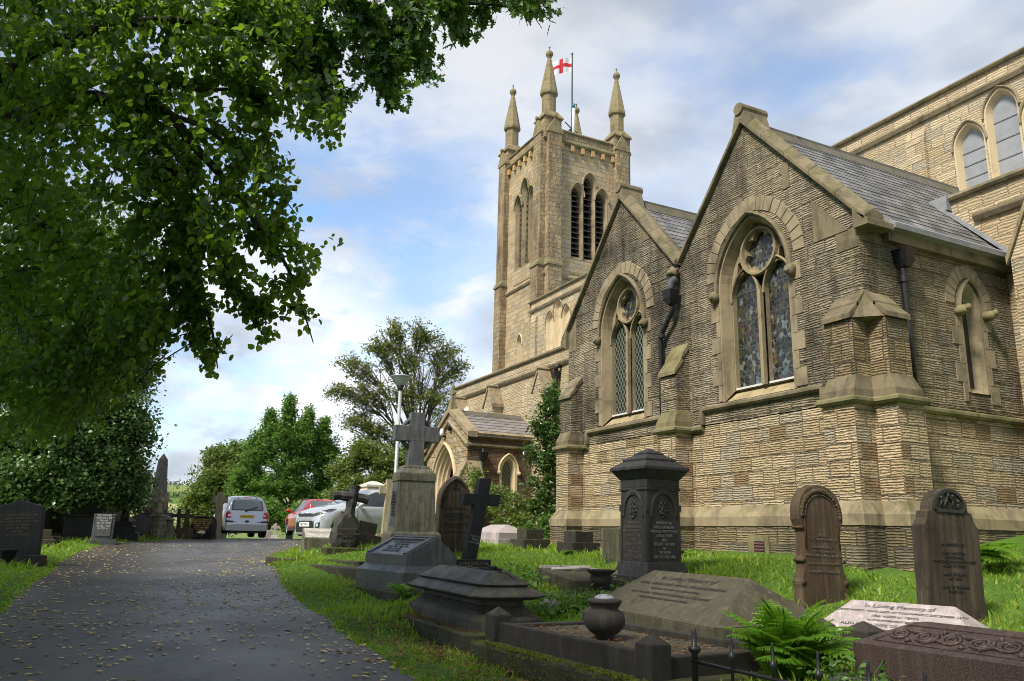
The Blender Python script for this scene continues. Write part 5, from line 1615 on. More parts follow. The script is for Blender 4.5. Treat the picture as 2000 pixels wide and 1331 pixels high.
def make_tree(name, label, cat, base, blobs, leaf, size, trunk_r, mat, bark, twigs=26, per=26, group=None, leafkind='oval', droop=0.1, spread=0.35, fork=0.35, nup=0.6, seed=1, inner=0.3, trunkname='trunk', lean=None, twig_r=0.012):
    """blobs: (x, y, z, rx, rz, weight); limbs run from the trunk to each foliage mass, twigs fill it, leaves sit along the twigs"""
    global rng
    rng = np.random.default_rng(seed)
    t = thing(name, label, cat, base, 0, group)
    base = Vector(base)
    tb = MB()
    top = Vector((sum(b[0] * b[5] for b in blobs), sum(b[1] * b[5] for b in blobs), 0)) / sum(b[5] for b in blobs)
    zt = max(b[2] for b in blobs)
    axis = [base - Vector((0, 0, 0.3))]
    H = zt - base.z
    for i in range(1, 7):
        f = i / 6
        axis.append(Vector((base.x + (top.x - base.x) * f * f + rng.normal(0, .02) * H * f, base.y + (top.y - base.y) * f * f + rng.normal(0, .02) * H * f, base.z + H * f * 0.92)))
    tb.tube(axis, [trunk_r * (1.35 if i == 0 else 1 - 0.80 * i / 6) for i in range(7)], 9)
    P, D = [], []
    for bi, (bx, by, bz, br, brz, bw) in enumerate(blobs):
        c = Vector((bx, by, bz))
        f = min(0.9, max(0.12, (bz - base.z) / H * 0.62 - 0.05 + rng.uniform(-.05, .05)))
        k = f * 6
        i0 = min(5, int(k))
        st = axis[i0].lerp(axis[i0 + 1], k - i0)
        r0 = max(twig_r * 2, trunk_r * (1 - 0.8 * f) * 0.5)
        limb = curve(st, c, 0.10, 6, 0.05)
        tb.tube(limb, [r0 * (1 - 0.8 * i / 6) for i in range(7)], 6)
        nt = int(twigs * bw)
        for j in range(nt):
            q = rng.normal(0, 1, 3); q /= np.linalg.norm(q)
            rad = rng.uniform(inner, 1.0) ** 0.45
            tip = c + Vector((q[0] * br * rad, q[1] * br * rad, q[2] * brz * rad))
            s0 = limb[3 + int(rng.integers(0, 4))]
            tw = curve(s0, tip, 0.06, 4, 0.07)
            if j % 2 == 0 or twig_r > 0.012: tb.tube(tw, [twig_r * 1.6, twig_r * 1.3, twig_r, twig_r * 0.7, twig_r * 0.4], 4, cap=False)
            m = int(per * rng.uniform(0.6, 1.4))
            tt = rng.uniform(0.35, 1.05, m)
            A0 = np.array([tuple(p) for p in tw])
            seg = np.clip((tt * 4).astype(int), 0, 3); ff = tt * 4 - seg
            pp = A0[seg] * (1 - ff)[:, None] + A0[seg + 1] * ff[:, None] + rng.normal(0, spread * 0.5, (m, 3)) * np.array([1, 1, 0.75])
            dv = rng.normal(0, 1, (m, 3)); dv[:, 2] = dv[:, 2] * 0.6 - droop * 3
            P.append(pp); D.append(dv)
    tb.build(trunkname, bark, t, smooth=True, uv=False)
    P = np.concatenate(P); D = np.concatenate(D)
    leaves('crown', P, D, size, leafkind, mat, t, nup, seed)
    return t

# ------------------------------------------------------------------ memorials (front of each looks east, +x)
def kids(o, p):
    return o
def outline(shape, w, h):
    hw = w / 2
    if shape == 'round':
        r_ = hw
        return [(-hw, 0), (hw, 0)] + [(r_ * math.cos(math.pi * i / 14), h - r_ + r_ * math.sin(math.pi * i / 14)) for i in range(15)]
    if shape == 'gothic':
        q = arch(0, hw, h - w * 0.72, w * 0.72, 0, 8)
        return q
    if shape == 'peak':
        return [(-hw, 0), (hw, 0), (hw, h - 0.16 * w), (0, h), (-hw, h - 0.16 * w)]
    if shape == 'ogee':
        return [(-hw, 0), (hw, 0), (hw, h * .72)] + [(hw * (1 - .22 * (1 - math.cos(math.pi * i / 8)) / 2 * 1) * math.cos(math.pi / 2 * i / 8) ** 0.6, h * (.72 + .28 * math.sin(math.pi / 2 * i / 8))) for i in range(1, 9)] + [(-hw * (1 - .22 * (1 - math.cos(math.pi * i / 8)) / 2) * math.cos(math.pi / 2 * i / 8) ** 0.6, h * (.72 + .28 * math.sin(math.pi / 2 * i / 8))) for i in range(7, 0, -1)] + [(-hw, h * .72)]
    if shape == 'shoulder':
        r_ = hw * 0.66
        zs = h - r_ - 0.06
        sh = [(hw, zs - 0.16), (hw, zs - 0.10), (hw * 0.93, zs - 0.085), (hw * 0.84, zs - 0.02), (hw * 0.80, zs + 0.06), (hw * 0.66, zs + 0.065)]
        arc = [(r_ * math.cos(math.pi * i / 16), zs + 0.06 + r_ * math.sin(math.pi * i / 16)) for i in range(1, 16)]
        return [(-hw, 0), (hw, 0)] + sh + arc + [(-p[0], p[1]) for p in sh[::-1]]
    if shape == 'scroll':
        k = [(hw * 1.0, 0), (hw * 1.0, .20), (hw * 1.03, .25), (hw * .95, .34), (hw * .86, .44), (hw * .84, .52), (hw * .88, .55), (hw * .82, .60), (hw * .80, h * .60), (hw * .86, h * .635), (hw * .97, h * .70), (hw * .98, h * .74)]
        arc = []
        for i in range(1, 12):
            a = math.pi / 2 * i / 12
            arc.append((hw * .98 * math.cos(a) ** 0.8, h * .74 + h * .26 * math.sin(a)))
        full = k + arc + [(0, h)]
        return full + [(-p[0], p[1]) for p in full[::-1][1:]]
    return [(-hw, 0), (hw, 0), (hw, h), (-hw, h)]
def slab_mesh(mb, pts, x0, x1):
    mb.prism([(x0, p[0], p[1]) for p in pts], (x1 - x0, 0, 0))
def headstone(name, label, P, w, h, t, shape, mat, rot=0.0, tilt=(0, 0), group=None, plinth=None, lines=None, lmat=None, lsize=0.06, ltop=0.62, bev=0.012, cat='gravestone', sink=0.25, recess=None):
    o = thing(name, label, cat, P, rot, group, tilt)
    mb = MB()
    z0 = 0.0
    if plinth:
        pw_, pd, ph = plinth
        b = MB(); b.box(-pd / 2, pd / 2, -pw_ / 2, pw_ / 2, -sink, ph); b.build('plinth', mat, o, world=False, bevel=0.015)
        z0 = ph - 0.005
    pts = [(p[0], p[1] + z0 if p[1] > 0 else (z0 if plinth else -sink)) for p in outline(shape, w, h)]
    slab_mesh(mb, pts, -t / 2, t / 2)
    mb.build('slab', mat, o, world=False, bevel=bev)
    if recess:
        r_ = MB()
        q = outline(recess[0], w * recess[1], h * recess[2])
        top = recess[3]
        ring_o = [(p[0], p[1] + top) for p in q]
        ring_i = [(p[0] * 0.9, top + h * recess[2] * 0.04 + p[1] * 0.93) for p in q]
        n = len(q)
        A = [(t / 2 + 0.004, p[0], p[1]) for p in ring_o]; B = [(t / 2 + 0.022, p[0] * .97, top + (p[1] - top) * .985) for p in ring_o]; C_ = [(t / 2 + 0.004, p[0], p[1]) for p in ring_i]
        r_.add(A + B + C_, [(i, (i + 1) % n, (i + 1) % n + n, i + n) for i in range(n)] + [(i + n, (i + 1) % n + n, (i + 1) % n + 2 * n, i + 2 * n) for i in range(n)])
        r_.build('moulding', mat, o, world=False)
    if lines:
        text(o, lines, lsize, (t / 2 + 0.003, 0, z0 + h * ltop), EAST, lmat or M['t_dim'], 0.003)
    return o
def loc(key, dz=0.0, du=0, dv=0):
    p = BP[key].copy(); p.z = g1(p.x, p.y) + dz; return p
def ppos(u, v, d):
    """standing point: take x, y from the photo ray at depth d and z from the terrain"""
    p = at(u, v, d); p.z = g1(p.x, p.y); return p

# --- churchyard to the right of the drive
# red granite ledger tomb
P = at(1665, 1254, 5.5); zt = P.z
o = thing('ledger_tomb', 'polished red granite ledger tomb with a carved scroll frieze along its slope', 'tomb', (P.x, P.y, zt - 0.36), R(2))
mb = MB()                                             # local: length +x, width +y, top of side wall at z=.36
L, W, hgt = 2.0, 0.74, 0.36
mb.box(0, L, 0, W, 0.155, hgt)
inx, iny, rise = 0.26, 0.30, 0.145
mb.add([(0, 0, hgt), (L, 0, hgt), (L, W, hgt), (0, W, hgt), (inx, iny, hgt + rise), (L - inx, iny, hgt + rise), (L - inx, W - iny, hgt + rise), (inx, W - iny, hgt + rise)], [(0, 1, 5, 4), (1, 2, 6, 5), (2, 3, 7, 6), (3, 0, 4, 7), (4, 5, 6, 7)])
B = mb.build('slab', M['g_red'], o, world=False, bevel=0.004)
b = MB(); b.box(-0.12, L + 0.12, -0.16, W + 0.15, -0.3, 0.15); b.build('base', M['g_greydark'], o, world=False, bevel=0.02)
sl = Vector((0, iny, rise)).normalized(); nn_ = Vector((0, -rise, iny)).normalized()
def onslope(a, c, lift=0.0):
    return Vector((a, 0, hgt)) + sl * c + nn_ * lift
fr = MB()
sw = math.hypot(iny, rise)
ptsf = [(0.13, 0.06), (L - 0.13, 0.06), (L - 0.28, sw - 0.045), (0.27, sw - 0.045)]
for q0, q1 in zip(ptsf, ptsf[1:] + ptsf[:1]):
    fr.tube([onslope(*q0, 0.002), onslope(*q1, 0.002)], 0.005, 6)
k = 9
for i in range(k):
    c0 = 0.27 + (L - 0.54) * i / (k - 1)
    sg = 1 if i % 2 == 0 else -1
    pts = []
    for j in range(26):
        a = j / 25 * 4.6 * math.pi
        rr = 0.078 * (1 - j / 29)
        pts.append(onslope(c0 + rr * math.cos(a * sg + 0.6) , sw / 2 + rr * 0.92 * math.sin(a * sg + 0.6), 0.004))
    fr.tube(pts, [0.0135 - 0.005 * j / 25 for j in range(26)], 6)
    if i < k - 1:
        c1 = 0.27 + (L - 0.54) * (i + 1) / (k - 1)
        fr.tube([onslope(c0 + 0.02, sw / 2 + sg * 0.085, 0.003), onslope((c0 + c1) / 2, sw / 2 + sg * 0.03, 0.008), onslope(c1 - 0.02, sw / 2 - sg * -0.06, 0.003)], [0.006, 0.015, 0.006], 6)
        fr.ball(tuple(onslope((c0 + c1) / 2, sw / 2 - sg * 0.07, 0.003)), 0.022, 0.25, 7)
fr.build('scroll_frieze', M['g_red'], B, world=False, smooth=True)

# pitched ledgers with lettering on the front slope
def ledger(name, label, P, rot, L, W, side, rise, mat, lines, lmat, base=True, inx=0.35, tilt=(0, 0), cat='tomb', basemat=None):
    o = thing(name, label, cat, P, rot, None, tilt)
    mb = MB()
    mb.box(-L / 2, L / 2, -W / 2, W / 2, -0.25, side)
    mb.add([(-L / 2, -W / 2, side), (L / 2, -W / 2, side), (L / 2, W / 2, side), (-L / 2, W / 2, side), (-L / 2 + inx, 0, side + rise), (L / 2 - inx, 0, side + rise)], [(0, 1, 5, 4), (1, 2, 5), (2, 3, 4, 5), (3, 0, 4)])
    mb.build('slab', mat, o, world=False, bevel=0.012)
    if base:
        b = MB(); b.box(-L / 2 - 0.10, L / 2 + 0.10, -W / 2 - 0.10, W / 2 + 0.10, -0.35, 0.05); b.build('base', basemat or mat, o, world=False, bevel=0.015)
    s_ = Vector((0, W / 2, rise)).normalized(); n_v = Vector((0, -rise, W / 2)).normalized()
    rm = Matrix((Vector((1, 0, 0)), s_, n_v)).transposed()
    sw_ = math.hypot(W / 2, rise)
    for body, size, f in lines:
        c = Vector((0, -W / 2, side)) + s_ * sw_ * f + n_v * 0.003
        text(o, body, size, c, rm, lmat, 0.0015)
    return o
p0, p1 = at(1662, 1166, 8.9), at(1868, 1182, 8.15)
c = (p0 + p1) / 2
dirv = (p1 - p0); ang = math.atan2(dirv.y, dirv.x)
zb = g1(c.x, c.y)
ledger('ledger_tomb', 'pale pink granite ledger with dark lettering in front of the shouldered headstone', (c.x, c.y, zb - 0.02), ang, 1.75, 1.12, c.z - zb - 0.36, 0.36, M['g_pink'],
       [('In Loving Memory of', 0.085, .86), ('GEORGE HURST, WHO DIED AT SOUTHPORT, DECEMBER 12TH', 0.048, .72), ('1902, AGED 61 YEARS,', 0.05, .61), ('IN THE INTERMENT BELOW', 0.042, .50), ('ALSO MARY, WIFE OF GEORGE HURST', 0.06, .38), ('DIED MARCH 4TH 1911', 0.04, .27), ('MARGARET, THEIR DAUGHTER', 0.055, .15)], M['t_dark'], basemat=M['g_kerb'])
p0, p1 = at(1278, 1113, 10.1), at(1463, 1130, 8.4)
c = (p0 + p1) / 2; dirv = p1 - p0; ang = math.atan2(dirv.y, dirv.x)
zb = g1(c.x, c.y)
ledger('ledger_tomb', 'broad grey lichen spotted ledger stone pitched between the black pedestal and the fern', (c.x, c.y, zb), ang, (p1 - p0).length + 0.80, 1.5, c.z - zb - 0.44, 0.44, M['g_slab'],
       [('In Loving Memory of', 0.13, .83), ('EDITH, THE BELOVED WIFE OF WILLIAM JOHNSON', 0.075, .68), ('WHO DIED MAY 17TH 1917, AGED 40 YEARS', 0.05, .57), ('ALSO WILLIAM, THE BELOVED HUSBAND OF THE ABOVE', 0.062, .46), ('DIED DECEMBER 20TH 1930, AGED 69 YEARS', 0.05, .36)], M['t_dark'], base=False, inx=0.40)

# right hand headstones
P = loc('hs_right'); 
o = headstone('headstone', 'dark round topped headstone with moulded shoulders and a carved lily panel', P, 0.80, 1.52, 0.17, 'shoulder', M['g_sand'], R(-9), (R(-1.5), 0), lines='IN MEMORY OF\n\nJOHN WALTON\nOF PADIHAM\nWHO DIED MARCH 4TH 1889\nAGED 57 YEARS\n\nALSO OF ELLEN\nHIS WIFE\n\nAND OF THOMAS\nTHEIR SON', lmat=M['t_dark'], lsize=0.046, ltop=0.42, bev=0.014)
m_ = MB()
zc_ = 1.52 - 0.74 / 2 * 0.66
for i in range(13):
    pass
ro, ri = 0.236, 0.198
A, B_ = [], []
for i in range(19):
    a = math.pi * i / 18
    A.append((math.cos(a), math.sin(a)))
vs_ = []
for rr, xx in ((ro, .087), (ro, .105), (ri, .105), (ri, .088)):
    vs_ += [(xx, q[0] * rr, zc_ + q[1] * rr) for q in A]
m_.add(vs_, [(k * 19 + i, k * 19 + i + 1, (k + 1) * 19 + i + 1, (k + 1) * 19 + i) for k in range(3) for i in range(18)])
m_.box(.087, .10, -.20, .20, zc_ - .03, zc_ + .005)
m_.build('moulding', M['g_blackstone'], o, world=False)
m_ = MB()
for s0, s1, rr in (((-.10, .02), (-.02, .17), .012), ((-.14, .03), (-.12, .13), .010), ((.03, .02), (.04, .15), .010), ((.04, .10), (-.02, .155), .012), ((.10, .02), (.12, .10), .010)):
    m_.tube([(.092, s0[0], zc_ + s0[1]), (.10, (s0[0] + s1[0]) / 2 + .01, zc_ + (s0[1] + s1[1]) / 2), (.095, s1[0], zc_ + s1[1])], [rr, rr * 1.4, rr * .6], 6)
    m_.ball((.098, s1[0], zc_ + s1[1]), .022, .3, 7)
m_.build('carving', M['g_blackstone'], o, world=False, smooth=True)
P = loc('hs_left')
o = headstone('headstone', 'brown pointed arch headstone with scrolled foot and leaf carved border', P, 0.78, 1.50, 0.16, 'scroll', M['g_rust'], R(-2), (R(-2), R(-2)), lines='SACRED\nTO THE MEMORY OF\n\nRICHARD HOLT\nOF THIS PARISH\nWHO DIED JUNE 2ND 1876\n\nALSO OF ANN HIS WIFE\n\nAND JAMES THEIR SON', lmat=M['t_dim'], lsize=0.05, ltop=0.42)
m_ = MB()
for i in range(25):
    a = math.pi * i / 24
    yy, zz_ = 0.325 * math.cos(a), 1.10 + 0.325 * 1.02 * math.sin(a)
    m_.ball((.083, yy, zz_), 0.034, 0.35, 7, (.6, 1, 1))
m_.tube([(.084, .29, .70), (.084, .285, 1.08)] + [(.084, .275 * math.cos(math.pi * i / 14), 1.10 + .275 * math.sin(math.pi * i / 14)) for i in range(15)] + [(.084, -.285, 1.08), (.084, -.29, .70)], 0.010, 6)
m_.build('carving', M['g_rust'], o, world=False, smooth=True)
m_ = MB()
for sg in (-1, 1):
    m_.tube([(-.075, sg * .36, .27), (.085, sg * .36, .27)], 0.045, 10)
    m_.tube([(-.075, sg * .34, .545), (.085, sg * .34, .545)], 0.028, 10)
    m_.tube([(-.085, sg * .335, .95), (.09, sg * .335, .95)], 0.02, 8)
m_.build('scroll', M['g_rust'], o, world=False, smooth=True)

# black pedestal tomb
P = loc('pedestal')
o = thing('pedestal_tomb', 'tall blackened stone pedestal memorial with stepped cap and arched panels', 'tomb', P, R(3))
o.scale = (.71, .71, 1.0)
b = MB()
b.box(-.66, .66, -.66, .66, -.4, .16); b.build('base', M['g_blackstone'], o, world=False, bevel=0.015)
b = MB(); b.frus(-.56, .56, -.56, .56, .155, -.50, .50, -.50, .50, .36); b.build('plinth', M['g_blackstone'], o, world=False, bevel=0.01)
sh = MB()
sh.frus(-.46, .46, -.46, .46, .355, -.445, .445, -.445, .445, 1.42)
S0 = sh.build('shaft', M['g_blackstone'], o, world=False, bevel=0.012)
for rz_ in (0, R(-90)):
    mm = Matrix.Rotation(rz_, 3, 'Z')
    pn = MB()
    for sg in (-1, 1):
        pn.frus(.44, .475, sg * .42 - .03, sg * .42 + .03, .37, .43, .465, sg * .41 - .03, sg * .41 + .03, 1.14)
    aa = arch(0, .30, 1.08, .27, .5, 8)
    hood(pn, ((.455, 0, 0), Y, Z, -X), 0, .30, 1.06, .29, .075, .028, .03, 8)
    for sg in (-1, 1):
        pn.box(.44, .468, sg * .43 - .05, sg * .43 + .05, 1.10, 1.20)
    pn.v = [tuple(mm @ Vector(q)) for q in pn.v]
    pn.build('arched_panel', M['g_blackstone'], S0, world=False)
    ro_ = MB()
    for i in range(16):
        a = i * 2.4
        rr = .022 + .0062 * i
        ro_.ball((.462, rr * math.cos(a), 1.13 + rr * math.sin(a)), .030, .35, 6, (.8, 1, 1))
    ro_.tube([(.458, .125 * math.cos(math.pi * i / 10), 1.13 + .125 * math.sin(math.pi * i / 10)) for i in range(21)], .012, 6)
    ro_.v = [tuple(mm @ Vector(q)) for q in ro_.v]
    ro_.build('rosette', M['g_blackstone'], S0, world=False, smooth=True)
    e_ = Matrix.Rotation(rz_, 3, 'Z') @ Matrix((Vector((0, 1, 0)), Vector((0, 0, 1)), Vector((1, 0, 0)))).transposed()
    text(S0, 'IN MEMORY OF\nJAMES HARGREAVES\nWHO DIED MAY 9TH 1872\nAGED 63 YEARS\nALSO\nELIZABETH HIS WIFE\nOF\nTHIS PARISH\nDIED OCTOBER 1880', .062, mm @ Vector((.463, 0, .68)), e_, M['t_grey'] if rz_ == 0 else M['t_dim'], .002)
c = MB()
c.box(-.47, .47, -.47, .47, 1.415, 1.455)
c.frus(-.455, .455, -.455, .455, 1.455, -.455, .455, -.455, .455, 1.58)
c.frus(-.46, .46, -.46, .46, 1.58, -.60, .60, -.60, .60, 1.72)
c.box(-.62, .62, -.62, .62, 1.72, 1.765)
c.frus(-.62, .62, -.62, .62, 1.765, -.40, .40, -.40, .40, 1.875)
c.box(-.42, .42, -.42, .42, 1.87, 1.90)
c.frus(-.42, .42, -.42, .42, 1.90, -.22, .22, -.22, .22, 1.98)
c.box(-.235, .235, -.235, .235, 1.975, 2.0)
c.frus(-.23, .23, -.23, .23, 2.0, -.03, .03, -.03, .03, 2.075)
c.build('cap', M['g_greydark'] if False else M['g_blackstone'], o, world=False, bevel=0.008)

# kerbed plot with corner posts, urn inside
pn_, pf_ = at(1275, 1258, 5.9), at(974, 1190, 7.85)
dv_ = (pf_ - pn_); ang = math.atan2(dv_.y, dv_.x)
ux = Vector((math.cos(ang), math.sin(ang), 0)); uy = Vector((math.sin(ang), -math.cos(ang), 0))   # ux towards the far post, uy into the plot
if uy.y < 0: uy = -uy
base = Vector((pn_.x, pn_.y, 0)); base.z = pn_.z - 0.27
Lp = Vector((dv_.x, dv_.y)).length
o = thing('kerbed_grave', 'dark stone grave kerb with pointed corner posts beside the path edge', 'grave plot', base, ang)
sgn = 1 if (Matrix.Rotation(-ang, 3, 'Z') @ uy).y > 0 else -1
Wp = 1.15
ztp = pn_.z - base.z                                   # shoulder height of the posts
for (a_, w_) in ((0, 0), (Lp, 0), (0, Wp), (Lp, Wp)):
    b = MB(); y_ = sgn * w_
    b.box(a_ - .095, a_ + .095, y_ - .095, y_ + .095, -0.1, ztp)
    b.frus(a_ - .095, a_ + .095, y_ - .095, y_ + .095, ztp, a_ - .008, a_ + .008, y_ - .008, y_ + .008, ztp + 0.075)
    b.build('corner_post', M['g_kerb'], o, world=False, bevel=0.006)
for (a0, a1, w0, w1) in ((.095, Lp - .095, -.045, .045), (.095, Lp - .095, Wp - .045, Wp + .045)):
    b = MB(); ys = sorted((sgn * w0, sgn * w1)); b.box(a0, a1, ys[0], ys[1], 0.02, ztp - 0.06); b.build('rail', M['g_kerb'], o, world=False, bevel=0.012)
for a_ in (0, Lp):
    b = MB(); ys = sorted((sgn * .085, sgn * (Wp - .085))); b.box(a_ - .055, a_ + .055, ys[0], ys[1], 0.02, ztp - 0.09); b.build('rail', M['g_kerb'], o, world=False, bevel=0.012)
b = MB(); ys = sorted((-sgn * .24, sgn * (Wp + .15))); b.box(-.2, Lp + .14, ys[0], ys[1], -0.45, 0.03); b.build('mossy_kerb', M['g_mossy'], o, world=False, bevel=0.03)
b = MB(); ys = sorted((sgn * .06, sgn * (Wp - .06))); b.box(.06, Lp - .06, ys[0], ys[1], 0.0, 0.15); b.build('grave_soil', plain('dark_grave_soil', (0.06, 0.05, 0.03), 0.95, grain=0.5, gscale=20), o, world=False)
KPLOT = (base, ux, uy, Lp, Wp, ztp)
up_ = at(1181, 1245, 7.1)
zu = base.z + 0.15
o = thing('grave_urn', 'squat round stone urn with pierced metal lid inside the kerbed plot', 'urn', (up_.x, up_.y, zu))
s_ = 1.0
b = MB(); b.lathe([(.085, 0), (.09, .02), (.08, .03), (.13, .06), (.178, .12), (.184, .17), (.165, .225), (.125, .25), (.122, .265), (.145, .305), (.155, .315), (.152, .335), (.105, .345), (.09, .34)], (0, 0, 0), 28); b.build('pot', M['g_kerb'], o, world=False, smooth=True)
b = MB(); b.lathe([(.092, .34), (.09, .355), (.06, .375), (.015, .382)], (0, 0, 0), 20); LID = b.build('lid', M['lead'], o, world=False, smooth=True)
b = MB()
for i in range(6): b.lathe([(.010, .366), (.010, .3765)], (.055 * math.cos(i), .055 * math.sin(i), 0), 8)
b.build('hole', M['dark'], LID, world=False)

# stepped octagonal tomb
pc, pl = at(913, 1238, 8.29), at(752, 1188, 10.92)
ang = math.atan2((pl - pc).y, (pl - pc).x)
Lt = Vector(((pl - pc).x, (pl - pc).y)).length
base = Vector((pc.x, pc.y, pc.z - 0.15))
o = thing('stepped_tomb', 'black stepped chest tomb with chamfered corners and moss on its edges', 'tomb', base, ang)
o.scale = (1, 1, .90)
def octa(x0, x1, y0, y1, c):
    return [(x0 + c, y0), (x1 - c, y0), (x1, y0 + c), (x1, y1 - c), (x1 - c, y1), (x0 + c, y1), (x0, y1 - c), (x0, y0 + c)]
def tier(mb_, r0, z0, r1, z1):
    n = len(r0)
    mb_.add([(p[0], p[1], z0) for p in r0] + [(p[0], p[1], z1) for p in r1], [tuple(range(n))[::-1], tuple(range(n, 2 * n))] + [(i, (i + 1) % n, (i + 1) % n + n, i + n) for i in range(n)])
yd = -1                                               # the tomb lies to the -y side of its local x axis
Wt = 1.25
KTIER = (base.copy(), ang, Lt)
rect = lambda e, c: [(p[0], p[1]) for p in octa(e, Lt - e, -Wt + e, -e, c)]
b = MB(); tier(b, rect(0, .12), -.3, rect(0, .12), .15); b.build('kerb', M['g_mossy'], o, world=False, bevel=0.02)
b = MB(); tier(b, rect(.20, .17), .10, rect(.20, .17), .27); tier(b, rect(.20, .17), .27, rect(.27, .17), .33); tier(b, rect(.27, .17), .33, rect(.36, .16), .42); tier(b, rect(.36, .16), .42, rect(.36, .16), .50); b.build('die', M['g_tier'], o, world=False, bevel=0.01)
b = MB()
tier(b, rect(.24, .17), .50, rect(.16, .17), .535); tier(b, rect(.16, .17), .535, rect(.16, .17), .56); tier(b, rect(.18, .17), .56, rect(.33, .16), .655)
tier(b, rect(.325, .16), .655, rect(.30, .16), .675); tier(b, rect(.30, .16), .675, rect(.32, .16), .70); tier(b, rect(.33, .16), .70, rect(.52, .14), .83)
b.build('stepped_cover', M['g_tier'], o, world=False, bevel=0.008)
b = MB(); b.box(.80, 1.02, -.75, -.55, .825, .85); b.tube([(.80, -.66, .86), (1.02, -.66, .86)], .022, 8); b.build('broken_stub', M['g_black'], o, world=False)

# leaning black granite cross
P = loc('cross')
o = thing('cross_memorial', 'plain polished black granite cross leaning right on a low lettered block', 'cross', P, R(-2))
b = MB(); b.box(-.20, .20, -.31, .31, -.25, .19); b.build('base', M['g_black'], o, world=False, bevel=0.008)
b = MB()
k = math.tan(R(11))
def lean(p): return (p[0] - p[2] * .04, p[1] + (p[2] - .19) * k, p[2])
b.box(-.085, .085, -.105, .105, .185, 1.50); b.box(-.08, .08, -.33, -.105, 1.05, 1.24); b.box(-.08, .08, .105, .33, 1.05, 1.24)
b.v = [lean(q) for q in b.v]
b.build('cross', M['g_black'], o, world=False, bevel=0.006)
text(o, 'JAMES WILSON\nDIED AUGUST 3RD 1931', .075, (.203, 0, .09), EAST, M['t_dim'], .002)
text(o, 'ALSO OF\nMARY\nHIS WIFE', .05, (.07, .08, .50), (R(90), R(11), R(90)), M['t_grey'], .002)

# grey granite desk tomb
pc, pl = at(776, 1186, 11.75), at(678, 1152, 13.3)
ang = math.atan2((pc - pl).y, (pc - pl).x)
Lg = Vector(((pc - pl).x, (pc - pl).y)).length
P = pl.copy(); P.z = g1(*((pc + pl) / 2).xy)
o = thing('granite_tomb', 'polished grey granite tomb with gabled top and a raised tablet frame', 'tomb', P, ang)
Wg = 1.25
b = MB(); b.box(0, Lg, 0, Wg, -.3, .13); b.build('kerb', M['g_mossy'], o, world=False, bevel=0.02)
b = MB(); b.box(.10, Lg - .08, .10, Wg - .05, .12, .40); b.frus(.10, Lg - .08, .10, Wg - .05, .40, .20, Lg - .18, .20, Wg - .15, .50); b.build('plinth', M['g_greydark'], o, world=False, bevel=0.006)
x0_, x1_, y0_, y1_ = .20, Lg - .19, .20, Wg - .16
b = MB()
b.prism([(x0_, y0_, .495), (x0_, y1_, .495), (x0_, y1_, .64), (x0_, (y0_ + y1_) / 2 + .08, .93), (x0_, y0_, .66)], (x1_ - x0_, 0, 0))
T_ = b.build('gabled_top', M['g_greydark'], o, world=False, bevel=0.006)
ry = (y0_ + y1_) / 2 + .08
s2 = Vector((0, ry - y0_, .27)).normalized(); n2 = Vector((0, -.27, ry - y0_)).normalized(); sw2 = math.hypot(ry - y0_, .27)
rm2 = Matrix((X, s2, n2)).transposed()
Q = lambda a, f, lift=0: Vector((x0_ + (x1_ - x0_) * a, y0_, .66)) + s2 * sw2 * f + n2 * lift
b = MB()
for (a0, f0, a1, f1) in ((.02, .92, .98, .99), (.02, .03, .10, .9), (.90, .03, .98, .9), (.12, .80, .88, .87)):
    b.add([Q(a0, f0, 0), Q(a1, f0, 0), Q(a1, f1, 0), Q(a0, f1, 0), Q(a0, f0, .025), Q(a1, f0, .025), Q(a1, f1, .025), Q(a0, f1, .025)], [(4, 5, 6, 7), (0, 1, 5, 4), (1, 2, 6, 5), (2, 3, 7, 6), (3, 0, 4, 7)])
b.build('tablet_frame', M['g_grey'], T_, world=False)
text(o, 'IN LOVING MEMORY OF\nHENRY BARNES\nBORN 1861, DIED 1924\nAND OF SARAH\nHIS BELOVED WIFE', .072, Q(.5, .42, .004), rm2, M['t_dark'], .001)

# flat slab and loose kerbs beside the path
pa, pb = at(596, 1102, 15.6), at(700, 1112, 13.9)
c = (pa + pb) / 2
ang = math.atan2((pb - pa).y, (pb - pa).x)
L = Vector(((pb - pa).x, (pb - pa).y)).length
o = thing('flat_gravestone', 'flat chamfered grave slab lying beside the bend of the drive', 'gravestone', (pa.x, pa.y, g1(c.x, c.y)), ang)
b = MB(); tier(b, octa(0, L + .15, 0, .95, .06), -.2, octa(0, L + .15, 0, .95, .06), pa.z - g1(c.x, c.y)); b.build('slab', M['g_slab'], o, world=False, bevel=0.015)
for (u0, v0, d0, u1, v1, d1, hh, lab) in ((526, 1084, 17.6, 575, 1098, 16.2, .16, 'short dark kerb stone nearest the bend of the drive'), (600, 1092, 16.6, 706, 1104, 15.2, .12, 'long mossy kerb stone behind the flat grave slab'), (905, 1106, 14.6, 1015, 1100, 15.3, .08, 'low mossy kerb line running behind the leaning black cross'), (1085, 1101, 14.0, 1195, 1104, 13.6, .06, 'thin sunken kerb line before the dark two block stump')):
    p, q = at(u0, v0, d0), at(u1, v1, d1)
    zz_ = min(g1(p.x, p.y), g1(q.x, q.y))
    o = thing('kerb_stone', lab, 'kerb', (p.x, p.y, zz_), math.atan2((q - p).y, (q - p).x), 'loose grave kerb stones')
    b = MB(); b.box(0, Vector(((q - p).x, (q - p).y)).length, -.08, .08, -.25, hh); b.build('stone', M['g_mossy'], o, world=False, bevel=0.02)

